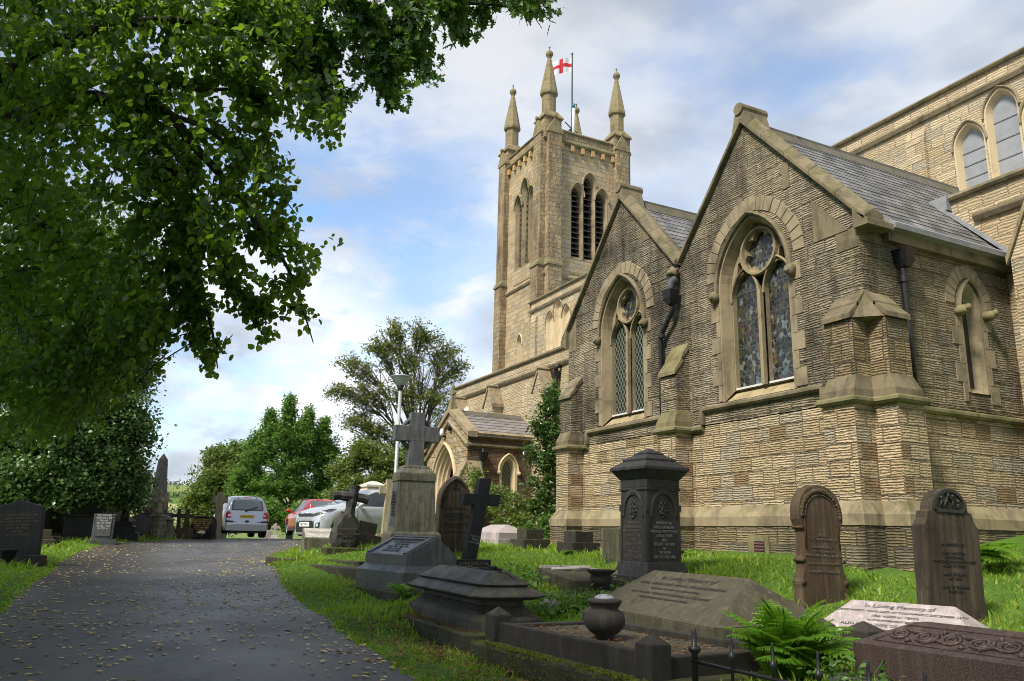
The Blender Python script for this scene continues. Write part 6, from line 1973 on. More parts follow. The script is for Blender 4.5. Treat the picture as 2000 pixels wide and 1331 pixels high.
# great ringed cross on a tapered pedestal
def ring_cross(mb_, t, zc, arm, half, up, down, taper=0.0, ring=0.0, rw=.07):
    mb_.frus(-t / 2, t / 2, -half - taper, half + taper, zc - down, -t / 2, t / 2, -half, half, zc - half)
    mb_.box(-t / 2, t / 2, -half, half, zc - half, zc + up)
    for sg in (-1, 1):
        ys = sorted((sg * half, sg * arm)); mb_.box(-t / 2 + .004, t / 2 - .004, ys[0], ys[1], zc - half, zc + half)
    if ring:
        for q in range(4):
            pts = [(0, ring * math.cos(a), zc + ring * math.sin(a)) for a in [math.pi / 2 * q + math.pi / 2 * i / 10 for i in range(11)]]
            mb_.tube(pts, rw, 8)
P = loc('celtic')
o = thing('cross_memorial', 'tall grey granite ringed cross on a tapered stained pedestal', 'cross', P, R(-6))
o.scale = (.86, .86, .905)
b = MB(); b.box(-.62, .62, -.66, .66, -.3, .20); b.frus(-.62, .62, -.66, .66, .20, -.55, .55, -.58, .58, .27); b.build('base', M['g_greymoss'], o, world=False, bevel=0.012)
b = MB(); b.frus(-.50, .50, -.57, .57, .265, -.50, .50, -.55, .55, .62); b.frus(-.50, .50, -.55, .55, .62, -.45, .45, -.50, .50, .68); b.build('plinth', M['g_greymoss'], o, world=False, bevel=0.01)
b = MB(); b.frus(-.42, .42, -.45, .45, .675, -.34, .34, -.40, .40, 1.72)
S1 = b.build('pedestal', M['g_greymoss'], o, world=False, bevel=0.008)
text(o, 'IN MEMORY OF\nTHOMAS NUTTALL\nVICAR OF THIS PARISH\n1861 TO 1894', .06, (.515, 0, .45), EAST, M['t_dark'], .002)
b = MB(); b.prism([(-.30, -.435, .72), (.30, -.435, .72), (.26, -.405, 1.66), (-.26, -.405, 1.66)], (0, -.012, 0)); b.build('name_panel', M['g_greydark'], S1, world=False)
e_ = Matrix((X, Z, -Y)).transposed()
text(S1, 'ALSO OF\nMARGARET\nHIS WIFE\nDIED MAY 1902\nAGED 76\nAND OF\nROBERT\nTHEIR SON', .065, (0, -.445, 1.25), e_, M['t_dark'], .004)
b = MB(); b.frus(-.36, .36, -.42, .42, 1.715, -.36, .36, -.42, .42, 1.88); b.frus(-.36, .36, -.42, .42, 1.88, -.24, .24, -.31, .31, 1.99); b.frus(-.24, .24, -.31, .31, 1.99, -.22, .22, -.28, .28, 2.05); b.build('cap', M['g_greymoss'], o, world=False, bevel=0.012)
b = MB(); ring_cross(b, .26, 2.74, .52, .165, .46, .70, .02, .34, .055); b.build('ringed_cross', M['g_grey'], o, world=False, bevel=0.01)

# gothic headstone with trefoil
P = loc('gothic')
o = headstone('headstone', 'tall dark brown gothic arched headstone with a trefoil near its point', P, 0.76, 1.50, 0.15, 'gothic', M['g_sand'], R(4), (0, R(-1)), lines='IN\nLOVING MEMORY OF\n\nWILLIAM PICKLES\nWHO DIED FEB 11TH 1885\nAGED 48 YEARS\n\nALSO OF ALICE HIS WIFE\nWHO DIED 1899\n\nAND JOHN THEIR SON', lmat=M['t_dark'], lsize=.052, ltop=.42, plinth=(.92, .36, .06))
b = MB(); hood(b, ((.076, 0, 0), Y, Z, -X), 0, .33, 1.50 + .06 - .76 * .72 - .02, .48, .045, .03, .05, 8); b.build('moulding', M['g_sand'], o, world=False)
b = MB()
for i in range(3):
    a = math.pi / 2 + i * 2 * math.pi / 3
    b.tube([(.070, .045 * math.cos(a), 1.30 + .045 * math.sin(a)), (.0775, .045 * math.cos(a), 1.30 + .045 * math.sin(a))], .036, 12)
b.build('trefoil', M['dark'], o, world=False)

# rustic cross rising from a boulder
P = loc('rustic')
o = thing('cross_memorial', 'rough tree trunk cross rising from a dark boulder on the drive side', 'cross', P, R(-3))
b = MB(); b.box(-.28, .28, -.44, .44, -.2, .10); b.build('base', M['g_mossy'], o, world=False, bevel=0.02)
bm = bmesh.new(); bmesh.ops.create_icosphere(bm, subdivisions=3, radius=1)
rr_ = np.random.default_rng(9)
for v in bm.verts:
    c0 = v.co.copy()
    n_r = 0.06 * math.sin(9 * c0.x + 3 * c0.z) + 0.05 * math.sin(11 * c0.y + 7 * c0.z) + rr_.normal(0, .02)
    v.co = Vector((c0.x * .24 * (1 + n_r), c0.y * .30 * (1 + n_r) * (1.05 - .25 * c0.z), .42 + c0.z * .42 * (1 + n_r)))
    if v.co.x > .17: v.co.x = .17
    v.co.z = max(.05, v.co.z)
me = bpy.data.meshes.new('boulder'); bm.to_mesh(me); bm.free(); me.materials.append(M['g_rock'])
bo = bpy.data.objects.new('boulder', me); COL.objects.link(bo); bo.parent = o; PW[bo.name] = PW[o.name]
b = MB()
def rough(pts, r_):
    b.tube(pts, [r_ * random.uniform(.88, 1.12) for _ in pts], 9)
rough([(0, .02, .55 + .1 * i) if i < 2 else (0, .02 + .013 * i, .55 + .095 * i) for i in range(10)], .115)
rough([(0, -.32 + .08 * i, 1.17 + .008 * math.sin(i)) for i in range(6)], .105)
rough([(0, .20 + .08 * i, 1.15 - .012 * i) for i in range(4)], .10)
b.build('trunk_cross', M['g_rock'], o, world=False, smooth=False)
text(o, 'IN LOVING MEMORY\nOF OUR DEAR\nMOTHER AND FATHER\nREUNITED', .05, (.185, 0, .40), EAST, M['t_dim'], .003)

P = loc('desk')
o = thing('desk_tablet', 'small grey sloping tablet stone behind the rough boulder cross', 'gravestone', P, R(-8))
b = MB(); b.prism([(-.30, -.40, -.2), (.32, -.40, -.2), (.32, -.40, .22), (-.20, -.40, .44), (-.30, -.40, .42)], (0, .80, 0)); b.build('tablet', M['g_greymoss'], o, world=False, bevel=0.012)
sv_ = Vector((-.52, 0, .22)).normalized(); nv_ = Vector((.22, 0, .52)).normalized()
text(o, 'IN LOVING MEMORY OF\nEMMA GREENWOOD\n1880 - 1941', .06, Vector((.06, 0, .33)) + nv_ * .004, Matrix((Y, sv_, nv_)).transposed(), M['t_dark'], .001)
b = MB(); b.poly([tuple(Vector((.06, 0, .331)) + Y * a + sv_ * c_ + nv_ * .0025) for a, c_ in ((-.37, -.25), (.37, -.25), (.37, .26), (-.37, .26))]); b.build('face', M['g_pale'], o, world=False)
P = loc('block')
o = thing('kerb_block', 'tilted mossy stone block on a fallen kerb between the two crosses', 'gravestone', P, R(10), None, (R(-9), 0))
b = MB(); b.box(-.20, .20, -.42, .42, -.2, .24); b.box(-.17, .17, -.36, .10, .235, .50); b.build('stones', M['g_kerb'], o, world=False, bevel=0.015)

def celtic(P, h, mat, label, rot=0, base=None, arm=.30, half=.09, ring=.21, tp=.05, group=None, tilt=(0, 0)):
    o = thing('cross_memorial', label, 'cross', P, rot, group, tilt)
    z0 = 0
    if base:
        for i, (bw_, bh) in enumerate(base):
            b_ = MB(); b_.frus(-bw_ / 2 * .8, bw_ / 2 * .8, -bw_ / 2, bw_ / 2, z0 - (.25 if i == 0 else .004), -bw_ / 2 * .75, bw_ / 2 * .75, -bw_ / 2 * .95, bw_ / 2 * .95, z0 + bh); b_.build('step', mat, o, world=False, bevel=.01)
            z0 += bh
    b_ = MB(); ring_cross(b_, .14, h - arm, arm, half, arm, h - arm - z0 + .01, tp, ring, .035); b_.build('ringed_cross' if ring else 'cross', mat, o, world=False, bevel=.008)
    return o
celtic(loc('celtic2'), 1.55, M['g_buff'], 'weathered buff ringed cross half hidden by the tapered pedestal', R(-4), [(.7, .18)], .27, .10, .19)

# low stones along the chapel side
P = loc('pinkledger')
o = thing('ledger_tomb', 'low pink hipped ledger stone in the grass by the shrubs', 'tomb', P, R(6))
b = MB(); b.box(-.75, .75, -.50, .50, -.2, .10); b.build('base', M['g_pink'], o, world=False, bevel=.01)
b = MB(); b.box(-.64, .64, -.42, .42, .098, .24); b.add([(-.64, -.42, .24), (.64, -.42, .24), (.64, .42, .24), (-.64, .42, .24), (-.34, -.04, .43), (.34, -.04, .43), (.34, .04, .43), (-.34, .04, .43)], [(0, 1, 5, 4), (1, 2, 6, 5), (2, 3, 7, 6), (3, 0, 4, 7), (4, 5, 6, 7)]); b.build('slab', M['g_pink'], o, world=False, bevel=.006)
for key, lab, mt in (('stump1', 'mossy two block grave stump beside the pink ledger', 'g_mossy'), ('stump2', 'bare dark two block stump with a small fern before it', 'g_kerb')):
    P = loc(key)
    o = thing('cross_stump', lab, 'gravestone', P, R(5), 'broken memorial stumps')
    b = MB(); b.box(-.28, .28, -.36, .36, -.25, .24); b.build('lower_block', M[mt], o, world=False, bevel=.015)
    b = MB(); b.box(-.20, .20, -.23, .23, .236, .46); b.build('upper_block', M[mt], o, world=False, bevel=.012)
headstone('headstone', 'plain grey speckled upright slab just left of the black pedestal', loc('greystone'), .48, .62, .12, 'rect', M['g_greymoss'], R(-14))
P = loc('tablet')
o = thing('fallen_tablet', 'fallen tablet with a broken stone frame lying in the grass', 'gravestone', P, R(-4))
b = MB(); b.prism([(-.65, -.42, -.2), (.65, -.42, -.2), (.65, -.42, .14), (-.50, -.42, .26), (-.65, -.42, .20)], (0, .84, 0)); b.build('slab', M['g_slab'], o, world=False, bevel=.015)
b = MB(); b.box(-.55, -.48, -.38, .40, .24, .30); b.box(-.48, .50, .30, .37, .22, .27); b.tube([(-.3, -.3, .25), (-.2, .1, .27), (-.25, .32, .28)], .03, 7); b.build('frame', M['g_pale'], o, world=False)
P = loc('vase')
o = thing('grave_vase', 'small dark flared vase on a foot beside the fallen tablet', 'urn', P)
b = MB(); b.lathe([(.16, -.1), (.16, .03), (.10, .06), (.085, .10), (.14, .17), (.16, .24), (.14, .29), (.20, .34), (.21, .36), (.16, .365), (.12, .33)], (0, 0, 0), 22); b.build('vase', M['g_kerb'], o, world=False, smooth=True)
P = loc('lump')
o = thing('loose_stone', 'small pale loose stone among weeds behind the kerbed plot', 'stone', P, R(20))
b = MB(); b.frus(-.10, .10, -.13, .13, -.1, -.07, .08, -.10, .11, .13); b.build('stone', M['g_pale'], o, world=False, bevel=.03)

# the post behind the red granite tomb
P = ppos(1690, 1262, 6.5)
o = thing('grave_post', 'low pointed stone post between the fern and the red granite tomb', 'post', P, R(4))
b = MB(); b.box(-.12, .12, -.12, .12, -.3, at(1680, 1232, 6.5).z - P.z); zz_ = at(1680, 1232, 6.5).z - P.z; b.frus(-.12, .12, -.12, .12, zz_, -.01, .01, -.01, .01, zz_ + .07); b.build('post', M['g_kerb'], o, world=False, bevel=.006)

# iron railing in front
pA, pB = at(1357, 1292, 5.7), at(1620, 1352, 4.85)
ang = math.atan2((pB - pA).y, (pB - pA).x)
zr_ = pA.z
L = Vector(((pB - pA).x, (pB - pA).y)).length
gnd = g1(pA.x, pA.y)
slope_r = (pB.z - pA.z) / L
o = thing('grave_railing', 'low black iron grave railing with pointed uprights beside the fern', 'railing', (pA.x, pA.y, gnd), ang)
zr_ -= gnd
b = MB()
b.tube([(-.03, 0, zr_), (L * 1.9, 0, zr_ + slope_r * L * 1.9)], .013, 8); b.build('rail', M['iron'], o, world=False, smooth=True)
for i in range(7):
    a_ = L / 3.2 * i
    zz_ = zr_ + slope_r * a_
    r_ = .022 if i == 0 else .012
    b = MB(); b.lathe([(r_, -.3), (r_, zz_ + .05), (r_ * 1.9, zz_ + .07), (r_ * 2.1, zz_ + .085), (r_ * 1.7, zz_ + .10), (r_ * .9, zz_ + .11), (r_ * .85, zz_ + .19), (r_ * .6, zz_ + .215), (.002, zz_ + .225)], (a_, 0, 0), 12); b.build('upright', M['iron'], o, world=False, smooth=True)

# --- left of the drive
P = loc('hs_black')
o = headstone('headstone', 'large black granite headstone with a low peak leaning at the left edge', P, .92, 1.12, .12, 'peak', M['g_black'], R(-18), (R(3), R(-3)), plinth=(1.10, .36, .08), lines='IN LOVING MEMORY OF\nALBERT ASHWORTH\nWHO DIED 8TH APRIL 1934\nAGED 66 YEARS\nAND HIS WIFE\nANNIE\nREST IN PEACE', lmat=M['t_dim'], lsize=.065, ltop=.55)
P = ppos(14, 1096, 15.6)
o = thing('grave_vase', 'black stone flower vase in front of the leaning black headstone', 'urn', P)
b = MB(); b.lathe([(.11, -.05), (.11, .03), (.06, .06), (.06, .12), (.12, .16), (.14, .28), (.18, .31), (.18, .33), (.12, .33)], (0, 0, 0), 20); b.build('vase', M['g_black'], o, world=False, smooth=True)
P = loc('stumpl')
o = thing('cross_stump', 'lichen covered two block stump right of the leaning black headstone', 'gravestone', P, R(4), 'broken memorial stumps')
b = MB(); b.box(-.28, .28, -.36, .36, -.2, .21); b.build('lower_block', M['g_slab'], o, world=False, bevel=.02)
b = MB(); b.box(-.2, .2, -.25, .25, .205, .46); b.build('upper_block', M['g_slab'], o, world=False, bevel=.02)
P = ppos(107, 1066, 22)
o = thing('grave_urn', 'small round mossy urn on the left lawn', 'urn', P)
b = MB(); b.lathe([(.08, -.05), (.09, .04), (.14, .10), (.16, .18), (.13, .23), (.15, .25), (.15, .27), (.10, .27)], (0, 0, 0), 18); b.build('urn', M['g_slab'], o, world=False, smooth=True)
P = ppos(112, 1056, 25)
o = thing('loose_stone', 'low grey block under the drooping lime leaves', 'stone', P)
b = MB(); b.frus(-.2, .2, -.3, .3, -.1, -.2, .2, -.26, .26, .16); b.frus(-.22, .22, -.28, .28, .158, -.1, .1, -.1, .1, .22); b.build('stone', M['g_slab'], o, world=False, bevel=.02)
P = ppos(165, 1052, 25.5)
o = thing('chest_tomb', 'dark chest tomb in shade under the drooping lime leaves', 'tomb', P, R(2))
b = MB(); b.box(-.5, .5, -.7, .7, -.2, .10); b.build('base', M['g_slab'], o, world=False, bevel=.02)
b = MB(); b.box(-.42, .42, -.62, .62, .098, .72); b.build('chest', M['g_blackstone'], o, world=False, bevel=.01)
b = MB(); b.box(-.5, .5, -.7, .7, .718, .80); b.box(-.3, .3, -.5, .5, .798, 1.15); b.frus(-.36, .36, -.56, .56, 1.148, -.2, .2, -.3, .3, 1.32); b.build('cover', M['g_blackstone'], o, world=False, bevel=.01)
P = ppos(222, 1054, 26.5)
o = thing('cross_memorial', 'tall stone cross on a pale stepped pedestal against the dark lime', 'cross', P, R(3))
zz_ = 0
for bw_, bt, bh in ((1.35, 1.35, .24), (1.12, 1.12, .22), (.95, .95, .25), (.78, .64, .16), (.60, .46, .75)):
    b = MB(); b.frus(-bw_ / 2, bw_ / 2, -bw_ / 2, bw_ / 2, zz_ - (.25 if zz_ == 0 else .004), -bt / 2, bt / 2, -bt / 2, bt / 2, zz_ + bh); b.build('step', M['g_pale'], o, world=False, bevel=.012); zz_ += bh
b = MB(); b.frus(-.17, .17, -.17, .17, zz_ - .01, -.10, .10, -.10, .10, zz_ + .75); ring_cross(b, .12, zz_ + 1.22, .34, .075, .42, .5, .02); b.build('cross', M['g_buff'], o, world=False, bevel=.008)
P = loc('tabletl')
o = headstone('headstone', 'short grey tablet headstone with pale lettering at the left lawn edge', P, .56, .74, .26, 'rect', M['g_greydark'], R(-4), plinth=(.78, .5, .12), bev=.02)
b = MB(); b.box(.128, .150, -.20, .20, .22, .85); b.build('name_panel', M['g_grey'], o, world=False)
text(o, 'IN LOVING\nMEMORY OF\nFRANK\nWHO DIED\nJUNE 1928\nAGED 41', .075, (.153, 0, .62), EAST, M['t_white'], .003)
P = loc('crossstep')
o = thing('cross_memorial', 'black granite cross with pointed arms on three steps left of the drive', 'cross', P, R(-4))
zz_ = 0
for bw_, bh in ((.92, .26), (.70, .18), (.50, .16)):
    b = MB(); b.box(-bw_ / 2, bw_ / 2, -bw_ / 2, bw_ / 2, zz_ - (.2 if zz_ == 0 else .003), zz_ + bh); b.build('step', M['g_black'], o, world=False, bevel=.012); zz_ += bh
b = MB(); b.frus(-.08, .08, -.13, .13, zz_ - .01, -.07, .07, -.075, .075, zz_ + .62); b.box(-.07, .07, -.075, .075, zz_ + .61, zz_ + .98); b.box(-.068, .068, -.28, .28, zz_ + .66, zz_ + .80)
for y_, z_ in ((-.28, .73), (.28, .73), (0, .98)):
    b.prism([(-.07, y_ - .08, zz_ + z_), (-.07, y_, zz_ + z_ - .09), (-.07, y_ + .08, zz_ + z_), (-.07, y_, zz_ + z_ + .10)], (.14, 0, 0))
b.build('cross', M['g_black'], o, world=False)
headstone('headstone', 'slate grey headstone with a curved top behind the black stepped cross', ppos(268, 1050, 27), .66, .80, .12, 'ogee', M['g_greydark'], R(-10), (R(3), 0))
headstone('headstone', 'small dark slab leaning against the obelisk base', ppos(284, 1047, 29), .5, 1.1, .12, 'rect', M['g_rust'], R(-10), (R(8), 0))
headstone('headstone', 'dark grey slab standing just right of the stone angel', ppos(322, 1045, 29.5), .42, .90, .12, 'rect', M['g_greydark'], R(0))
P = ppos(300, 1049, 29.5)
o = thing('obelisk', 'tall grey stone obelisk on a stepped base behind the angel', 'obelisk', P, R(8))
zz_ = 0
for bw_, bt, bh in ((1.25, 1.25, .26), (1.0, 1.0, .26), (.86, .80, .16), (.66, .60, .62), (.74, .70, .10)):
    b = MB(); b.frus(-bw_ / 2, bw_ / 2, -bw_ / 2, bw_ / 2, zz_ - (.25 if zz_ == 0 else .004), -bt / 2, bt / 2, -bt / 2, bt / 2, zz_ + bh); b.build('step', M['g_pale'] if bw_ > .7 else M['g_greymoss'], o, world=False, bevel=.012); zz_ += bh
b = MB(); b.frus(-.24, .24, -.24, .24, zz_ - .01, -.14, .14, -.14, .14, zz_ + 1.45); b.frus(-.14, .14, -.14, .14, zz_ + 1.45, -.005, .005, -.005, .005, zz_ + 1.68); b.build('shaft', gravestone('mauve_grey_granite', (.20, .175, .165), (.12, .11, .10), speck=.4, rough=.6, moss=.1, lichen=0, dirt=.2), o, world=False)
# angel
P = loc('angel')
o = thing('angel_statue', 'winged stone angel with hands at its chest on a round pedestal', 'statue', P, R(-12))
b = MB(); b.lathe([(.40, -.2), (.40, .30), (.37, .32), (.31, .33), (.31, .52), (.29, .54), (.27, .56), (.27, .74), (.29, .76), (.24, .80), (.22, .82)], (0, 0, 0), 12, math.pi / 12); b.build('pedestal', M['g_greymoss'], o, world=False)
me = bpy.data.meshes.new('angel_body')
bv = [(0, 0, 1.10), (0, 0, .95), (.01, 0, .82), (0, 0, 1.22), (0, 0, 1.34), (0, 0, 1.40), (.01, 0, 1.445), (.025, 0, 1.53), (.01, 0, 1.59), (0, .10, 1.335), (.02, .145, 1.24), (.10, .06, 1.27), (0, -.10, 1.335), (.02, -.145, 1.24), (.10, -.06, 1.27), (.02, .05, .90), (.04, .05, .82), (.125, .015, 1.33), (.125, -.015, 1.33)]
be = [(0, 1), (1, 2), (0, 3), (3, 4), (4, 5), (5, 6), (6, 7), (7, 8), (4, 9), (9, 10), (10, 11), (4, 12), (12, 13), (13, 14), (1, 15), (15, 16), (11, 17), (14, 18)]
br_ = [.105, .125, .12, .085, .085, .05, .04, .068, .05, .05, .04, .03, .05, .04, .03, .06, .05, .022, .022]
me.from_pydata(bv, be, [])
bo = bpy.data.objects.new('angel_body', me); COL.objects.link(bo); bo.parent = o; PW[bo.name] = PW[o.name]
sk = bo.modifiers.new('skin', 'SKIN')
for i, r_ in enumerate(br_): me.skin_vertices[0].data[i].radius = (r_, r_)
me.skin_vertices[0].data[0].use_root = True
ss = bo.modifiers.new('sub', 'SUBSURF'); ss.levels = ss.render_levels = 2
me.materials.append(M['g_buff'])
b = MB(); b.ball((-.005, 0, 1.55), .078, .08, 10, (1, 1, .95)); b.ball((-.05, 0, 1.51), .06, .1, 8); b.build('hair', M['g_buff'], bo, world=False, smooth=True)
for sg in (-1, 1):
    w_ = [(0.03, 1.28), (.10, 1.48), (.19, 1.58), (.25, 1.56), (.28, 1.42), (.26, 1.20), (.20, 1.00), (.15, .92), (.13, 1.05), (.08, 1.14)]
    b = MB(); b.prism([(-.09, sg * q[0], q[1]) for q in w_], (-.05, 0, 0))
    b.build('wing', M['g_buff'], o, world=False, bevel=.015)
# small stones round there
P = ppos(321, 1052, 28)
o = thing('pedestal_tomb', 'small grey stepped pedestal with a domed cap right of the angel', 'tomb', P)
b = MB()
zz_ = 0
for bw_, bt, bh in ((.72, .70, .2), (.60, .50, .25), (.46, .44, .18), (.56, .50, .05), (.46, .06, .12)):
    b.frus(-bw_ / 2, bw_ / 2, -bw_ / 2, bw_ / 2, zz_, -bt / 2, bt / 2, -bt / 2, bt / 2, zz_ + bh); zz_ += bh
b.build('pedestal', M['g_greymoss'], o, world=False, bevel=.01)
headstone('headstone', 'small low round stone between the angel and the brown cross', ppos(333, 1051, 29), .5, .38, .12, 'round', M['g_slab'], R(0))
celtic(ppos(347, 1051, 29.5), 1.05, M['g_blackstone'], 'dark plain cross behind the brown stone cross', R(0), [(.5, .15)], .24, .06, 0, .02, None, (R(3), 0))
celtic(ppos(361, 1052, 28.5), 1.02, M['g_rust'], 'brown stone cross on a square block left of the black headstone', R(-5), [(.85, .16), (.58, .20)], .24, .075, 0, .04)
P = loc('blackgold')
o = headstone('headstone', 'polished black headstone with gold lettering and a flower pot', P, .74, .74, .13, 'ogee', M['g_black'], R(-22), (0, 0), plinth=(.95, .42, .06), lines='In Loving Memory of\nJOSEPH STANLEY KAY\nDIED 1ST MAY 1987\nAGED 71 YEARS\nALSO HIS WIFE\nDOROTHY\nDIED 1996', lmat=M['t_gold'], lsize=.074, ltop=.55)
P = at(392, 1052, 28.1)
dd_ = 0.33
o2 = thing('flower_pot', 'little pot of white and yellow flowers before the gold lettered headstone', 'flowers', (P.x, P.y, BP['blackgold'].z + .055))
b = MB(); b.lathe([(.07, 0), (.09, .10), (.08, .10)], (0, 0, 0), 14); b.build('pot', M['g_kerb'], o2, world=False, smooth=True)
b = MB()
for i in range(14): b.ball((random.uniform(-.10, .10), random.uniform(-.10, .10), .13 + random.uniform(0, .07)), .035, .2, 6)
b.build('flower', plain('white_flower', (.75, .72, .70), .7), o2, world=False)
b = MB()
for i in range(7): b.ball((random.uniform(-.10, .10), random.uniform(-.10, .10), .14 + random.uniform(0, .07)), .032, .2, 6)
b.build('flower', plain('yellow_flower', (.62, .50, .10), .7), o2, world=False)
celtic(ppos(422, 1052, 30.5), 1.72, M['g_buff'], 'tall buff ringed cross beside the silver people carrier', R(-14), [(.7, .18)], .28, .12, .18, .03)
headstone('headstone', 'narrow weathered headstone between the gold lettered stone and the tall buff cross', ppos(409, 1052, 29.6), .42, .82, .12, 'gothic', M['g_sand'], R(-20))
celtic(ppos(537, 1045, 37), .72, M['g_pale'], 'small pale ringed cross in the gap between the cars', R(-10), [(.5, .08), (.34, .10)], .19, .05, .12, .02)
headstone('headstone', 'low rounded stone just left of the small pale ringed cross', ppos(524, 1046, 37.5), .36, .42, .12, 'round', M['g_pale'])
headstone('headstone', 'round topped pale stone showing above the red car', ppos(616, 1045, 38), .40, 1.75, .14, 'round', M['g_pale'])
P = ppos(722, 1050, 27.5)
o = thing('gate_pier', 'cream painted stone pier cap showing above the silver hatchback', 'pier', P, R(5))
b = MB(); b.box(-.28, .28, -.28, .28, -.2, 1.75); b.build('shaft', M['g_pale'], o, world=False)
b = MB()
wp = plain('cream_stone', (.62, .56, .48), .8, grain=.1)
for w0, w1, z0, z1 in ((.30, .34, 1.745, 1.80), (.34, .34, 1.80, 1.87), (.30, .30, 1.87, 1.93), (.36, .36, 1.93, 2.0), (.36, .10, 2.0, 2.13)):
    b.frus(-w0, w0, -w0, w0, z0, -w1, w1, -w1, w1, z1)
b.build('cap', wp, o, world=False)

# ------------------------------------------------------------------ cars: lofted bodies, glass and lamps laid on the surface
M['silver'] = plain('silver_paint', (0.50, 0.51, 0.52), 0.28, 0.55, 0.5, 0.6)
M['white_silver'] = plain('pale_silver_paint', (0.56, 0.58, 0.60), 0.26, 0.45, 0.5, 0.7)
M['red'] = plain('red_paint', (0.62, 0.030, 0.022), 0.3, 0.0, 0.5, 0.7)
M['glass'] = plain('car_glass', (0.035, 0.042, 0.045), 0.06, 0.0, 0.7)
M['glass_pale'] = plain('car_glass_pale', (0.16, 0.185, 0.195), 0.08, 0.0, 0.7)
M['rubber'] = plain('tyre_rubber', (0.016, 0.016, 0.017), 0.85, grain=0.2)
M['plastic'] = plain('black_plastic', (0.018, 0.018, 0.019), 0.55)
M['alloy'] = plain('alloy_rim', (0.52, 0.53, 0.54), 0.3, 0.7)
M['lampred'] = plain('red_lamp', (0.55, 0.015, 0.015), 0.15, 0.0, 0.6)
M['lampwhite'] = plain('clear_lamp', (0.55, 0.56, 0.58), 0.1, 0.3, 0.6)
M['plate_y'] = plain('yellow_plate', (0.80, 0.56, 0.02), 0.5)
M['plate_w'] = plain('white_plate', (0.78, 0.78, 0.76), 0.5)
def lerp_tab(tab, x):
    xs, ys = zip(*sorted(tab))
    return float(np.interp(x, xs, ys))
def car_body(par, paint, L, W, top, belt, wid, roofw, wheels, wr, floor=.20):
    xs = sorted(set(list(np.linspace(-L / 2, L / 2, 76)) + [w + wr * k for w in wheels for k in (-1.16, 1.16)]))
    rings = []
    for x in xs:
        h, b = lerp_tab(top, x), lerp_tab(belt, x)
        w, r_ = lerp_tab(wid, x), lerp_tab(roofw, x)
        b = min(b, h - .05)
        zb = floor
        for wx in wheels:
            q = (wr * 1.16) ** 2 - (x - wx) ** 2
            if q > 0: zb = max(zb, wr + math.sqrt(q))
        zb = min(zb, b - .12)
        mid = ((w * .96 + r_) / 2 * 1.015, (b + h - .07) / 2)
        half = [(0, floor), (w * .70, floor), (w * .72, zb - .0), (w * .97, zb), (w * .995, zb + (b - zb) * .30), (w, zb + (b - zb) * .62), (w * .985, b - .035), (w * .955, b), mid, (r_, h - .065), (r_ * .93, h - .028), (r_ * .75, h - .008), (r_ * .4, h), (0, h + .004)]
        rings.append([(x, y, z) for y, z in half] + [(x, -y, z) for y, z in half[-2:0:-1]])
    k = len(rings[0])
    mb_ = MB()
    mb_.add([p for r_ in rings for p in r_], [(i * k + j, (i + 1) * k + j, (i + 1) * k + (j + 1) % k, i * k + (j + 1) % k) for i in range(len(rings) - 1) for j in range(k)] + [tuple(range(k))[::-1], tuple(range((len(rings) - 1) * k, len(rings) * k))])
    ob = mb_.build('body', paint, par, world=False, smooth=True, uv=False)
    ob.data.polygons.foreach_set('use_smooth', [len(p.vertices) == 4 for p in ob.data.polygons])
    bm = bmesh.new(); bm.from_mesh(ob.data)
    return ob, BVHTree.FromBMesh(bm)
def patch(par, bvh, poly, axis, side, mat, name, off=.006, cuts=3):
    bm = bmesh.new()
    vs_ = [bm.verts.new((p[0], p[1], 0)) for p in poly]
    bm.faces.new(vs_)
    bmesh.ops.triangulate(bm, faces=bm.faces[:])
    bmesh.ops.subdivide_edges(bm, edges=bm.edges[:], cuts=cuts, use_grid_fill=True)
    last = None
    for v in bm.verts:
        a, b = v.co.x, v.co.y
        if axis == 'y': o_, d_ = Vector((a, side * 5, b)), Vector((0, -side, 0))
        elif axis == 'x': o_, d_ = Vector((side * 6, a, b)), Vector((-side, 0, 0))
        else: o_, d_ = Vector((a, b, 5)), Vector((0, 0, -1))
        hit = bvh.ray_cast(o_, d_)
        if hit[0] is not None:
            v.co = hit[0] - d_ * off
            last = v.co.copy()
        elif last is not None:
            v.co = (last.x, b, 0) if False else last
    me = bpy.data.meshes.new(name)
    bm.to_mesh(me); bm.free()
    me.polygons.foreach_set('use_smooth', [True] * len(me.polygons))
    me.materials.append(mat)
    ob = bpy.data.objects.new(name, me); COL.objects.link(ob); ob.parent = par; PW[ob.name] = PW[par.name]
    return ob
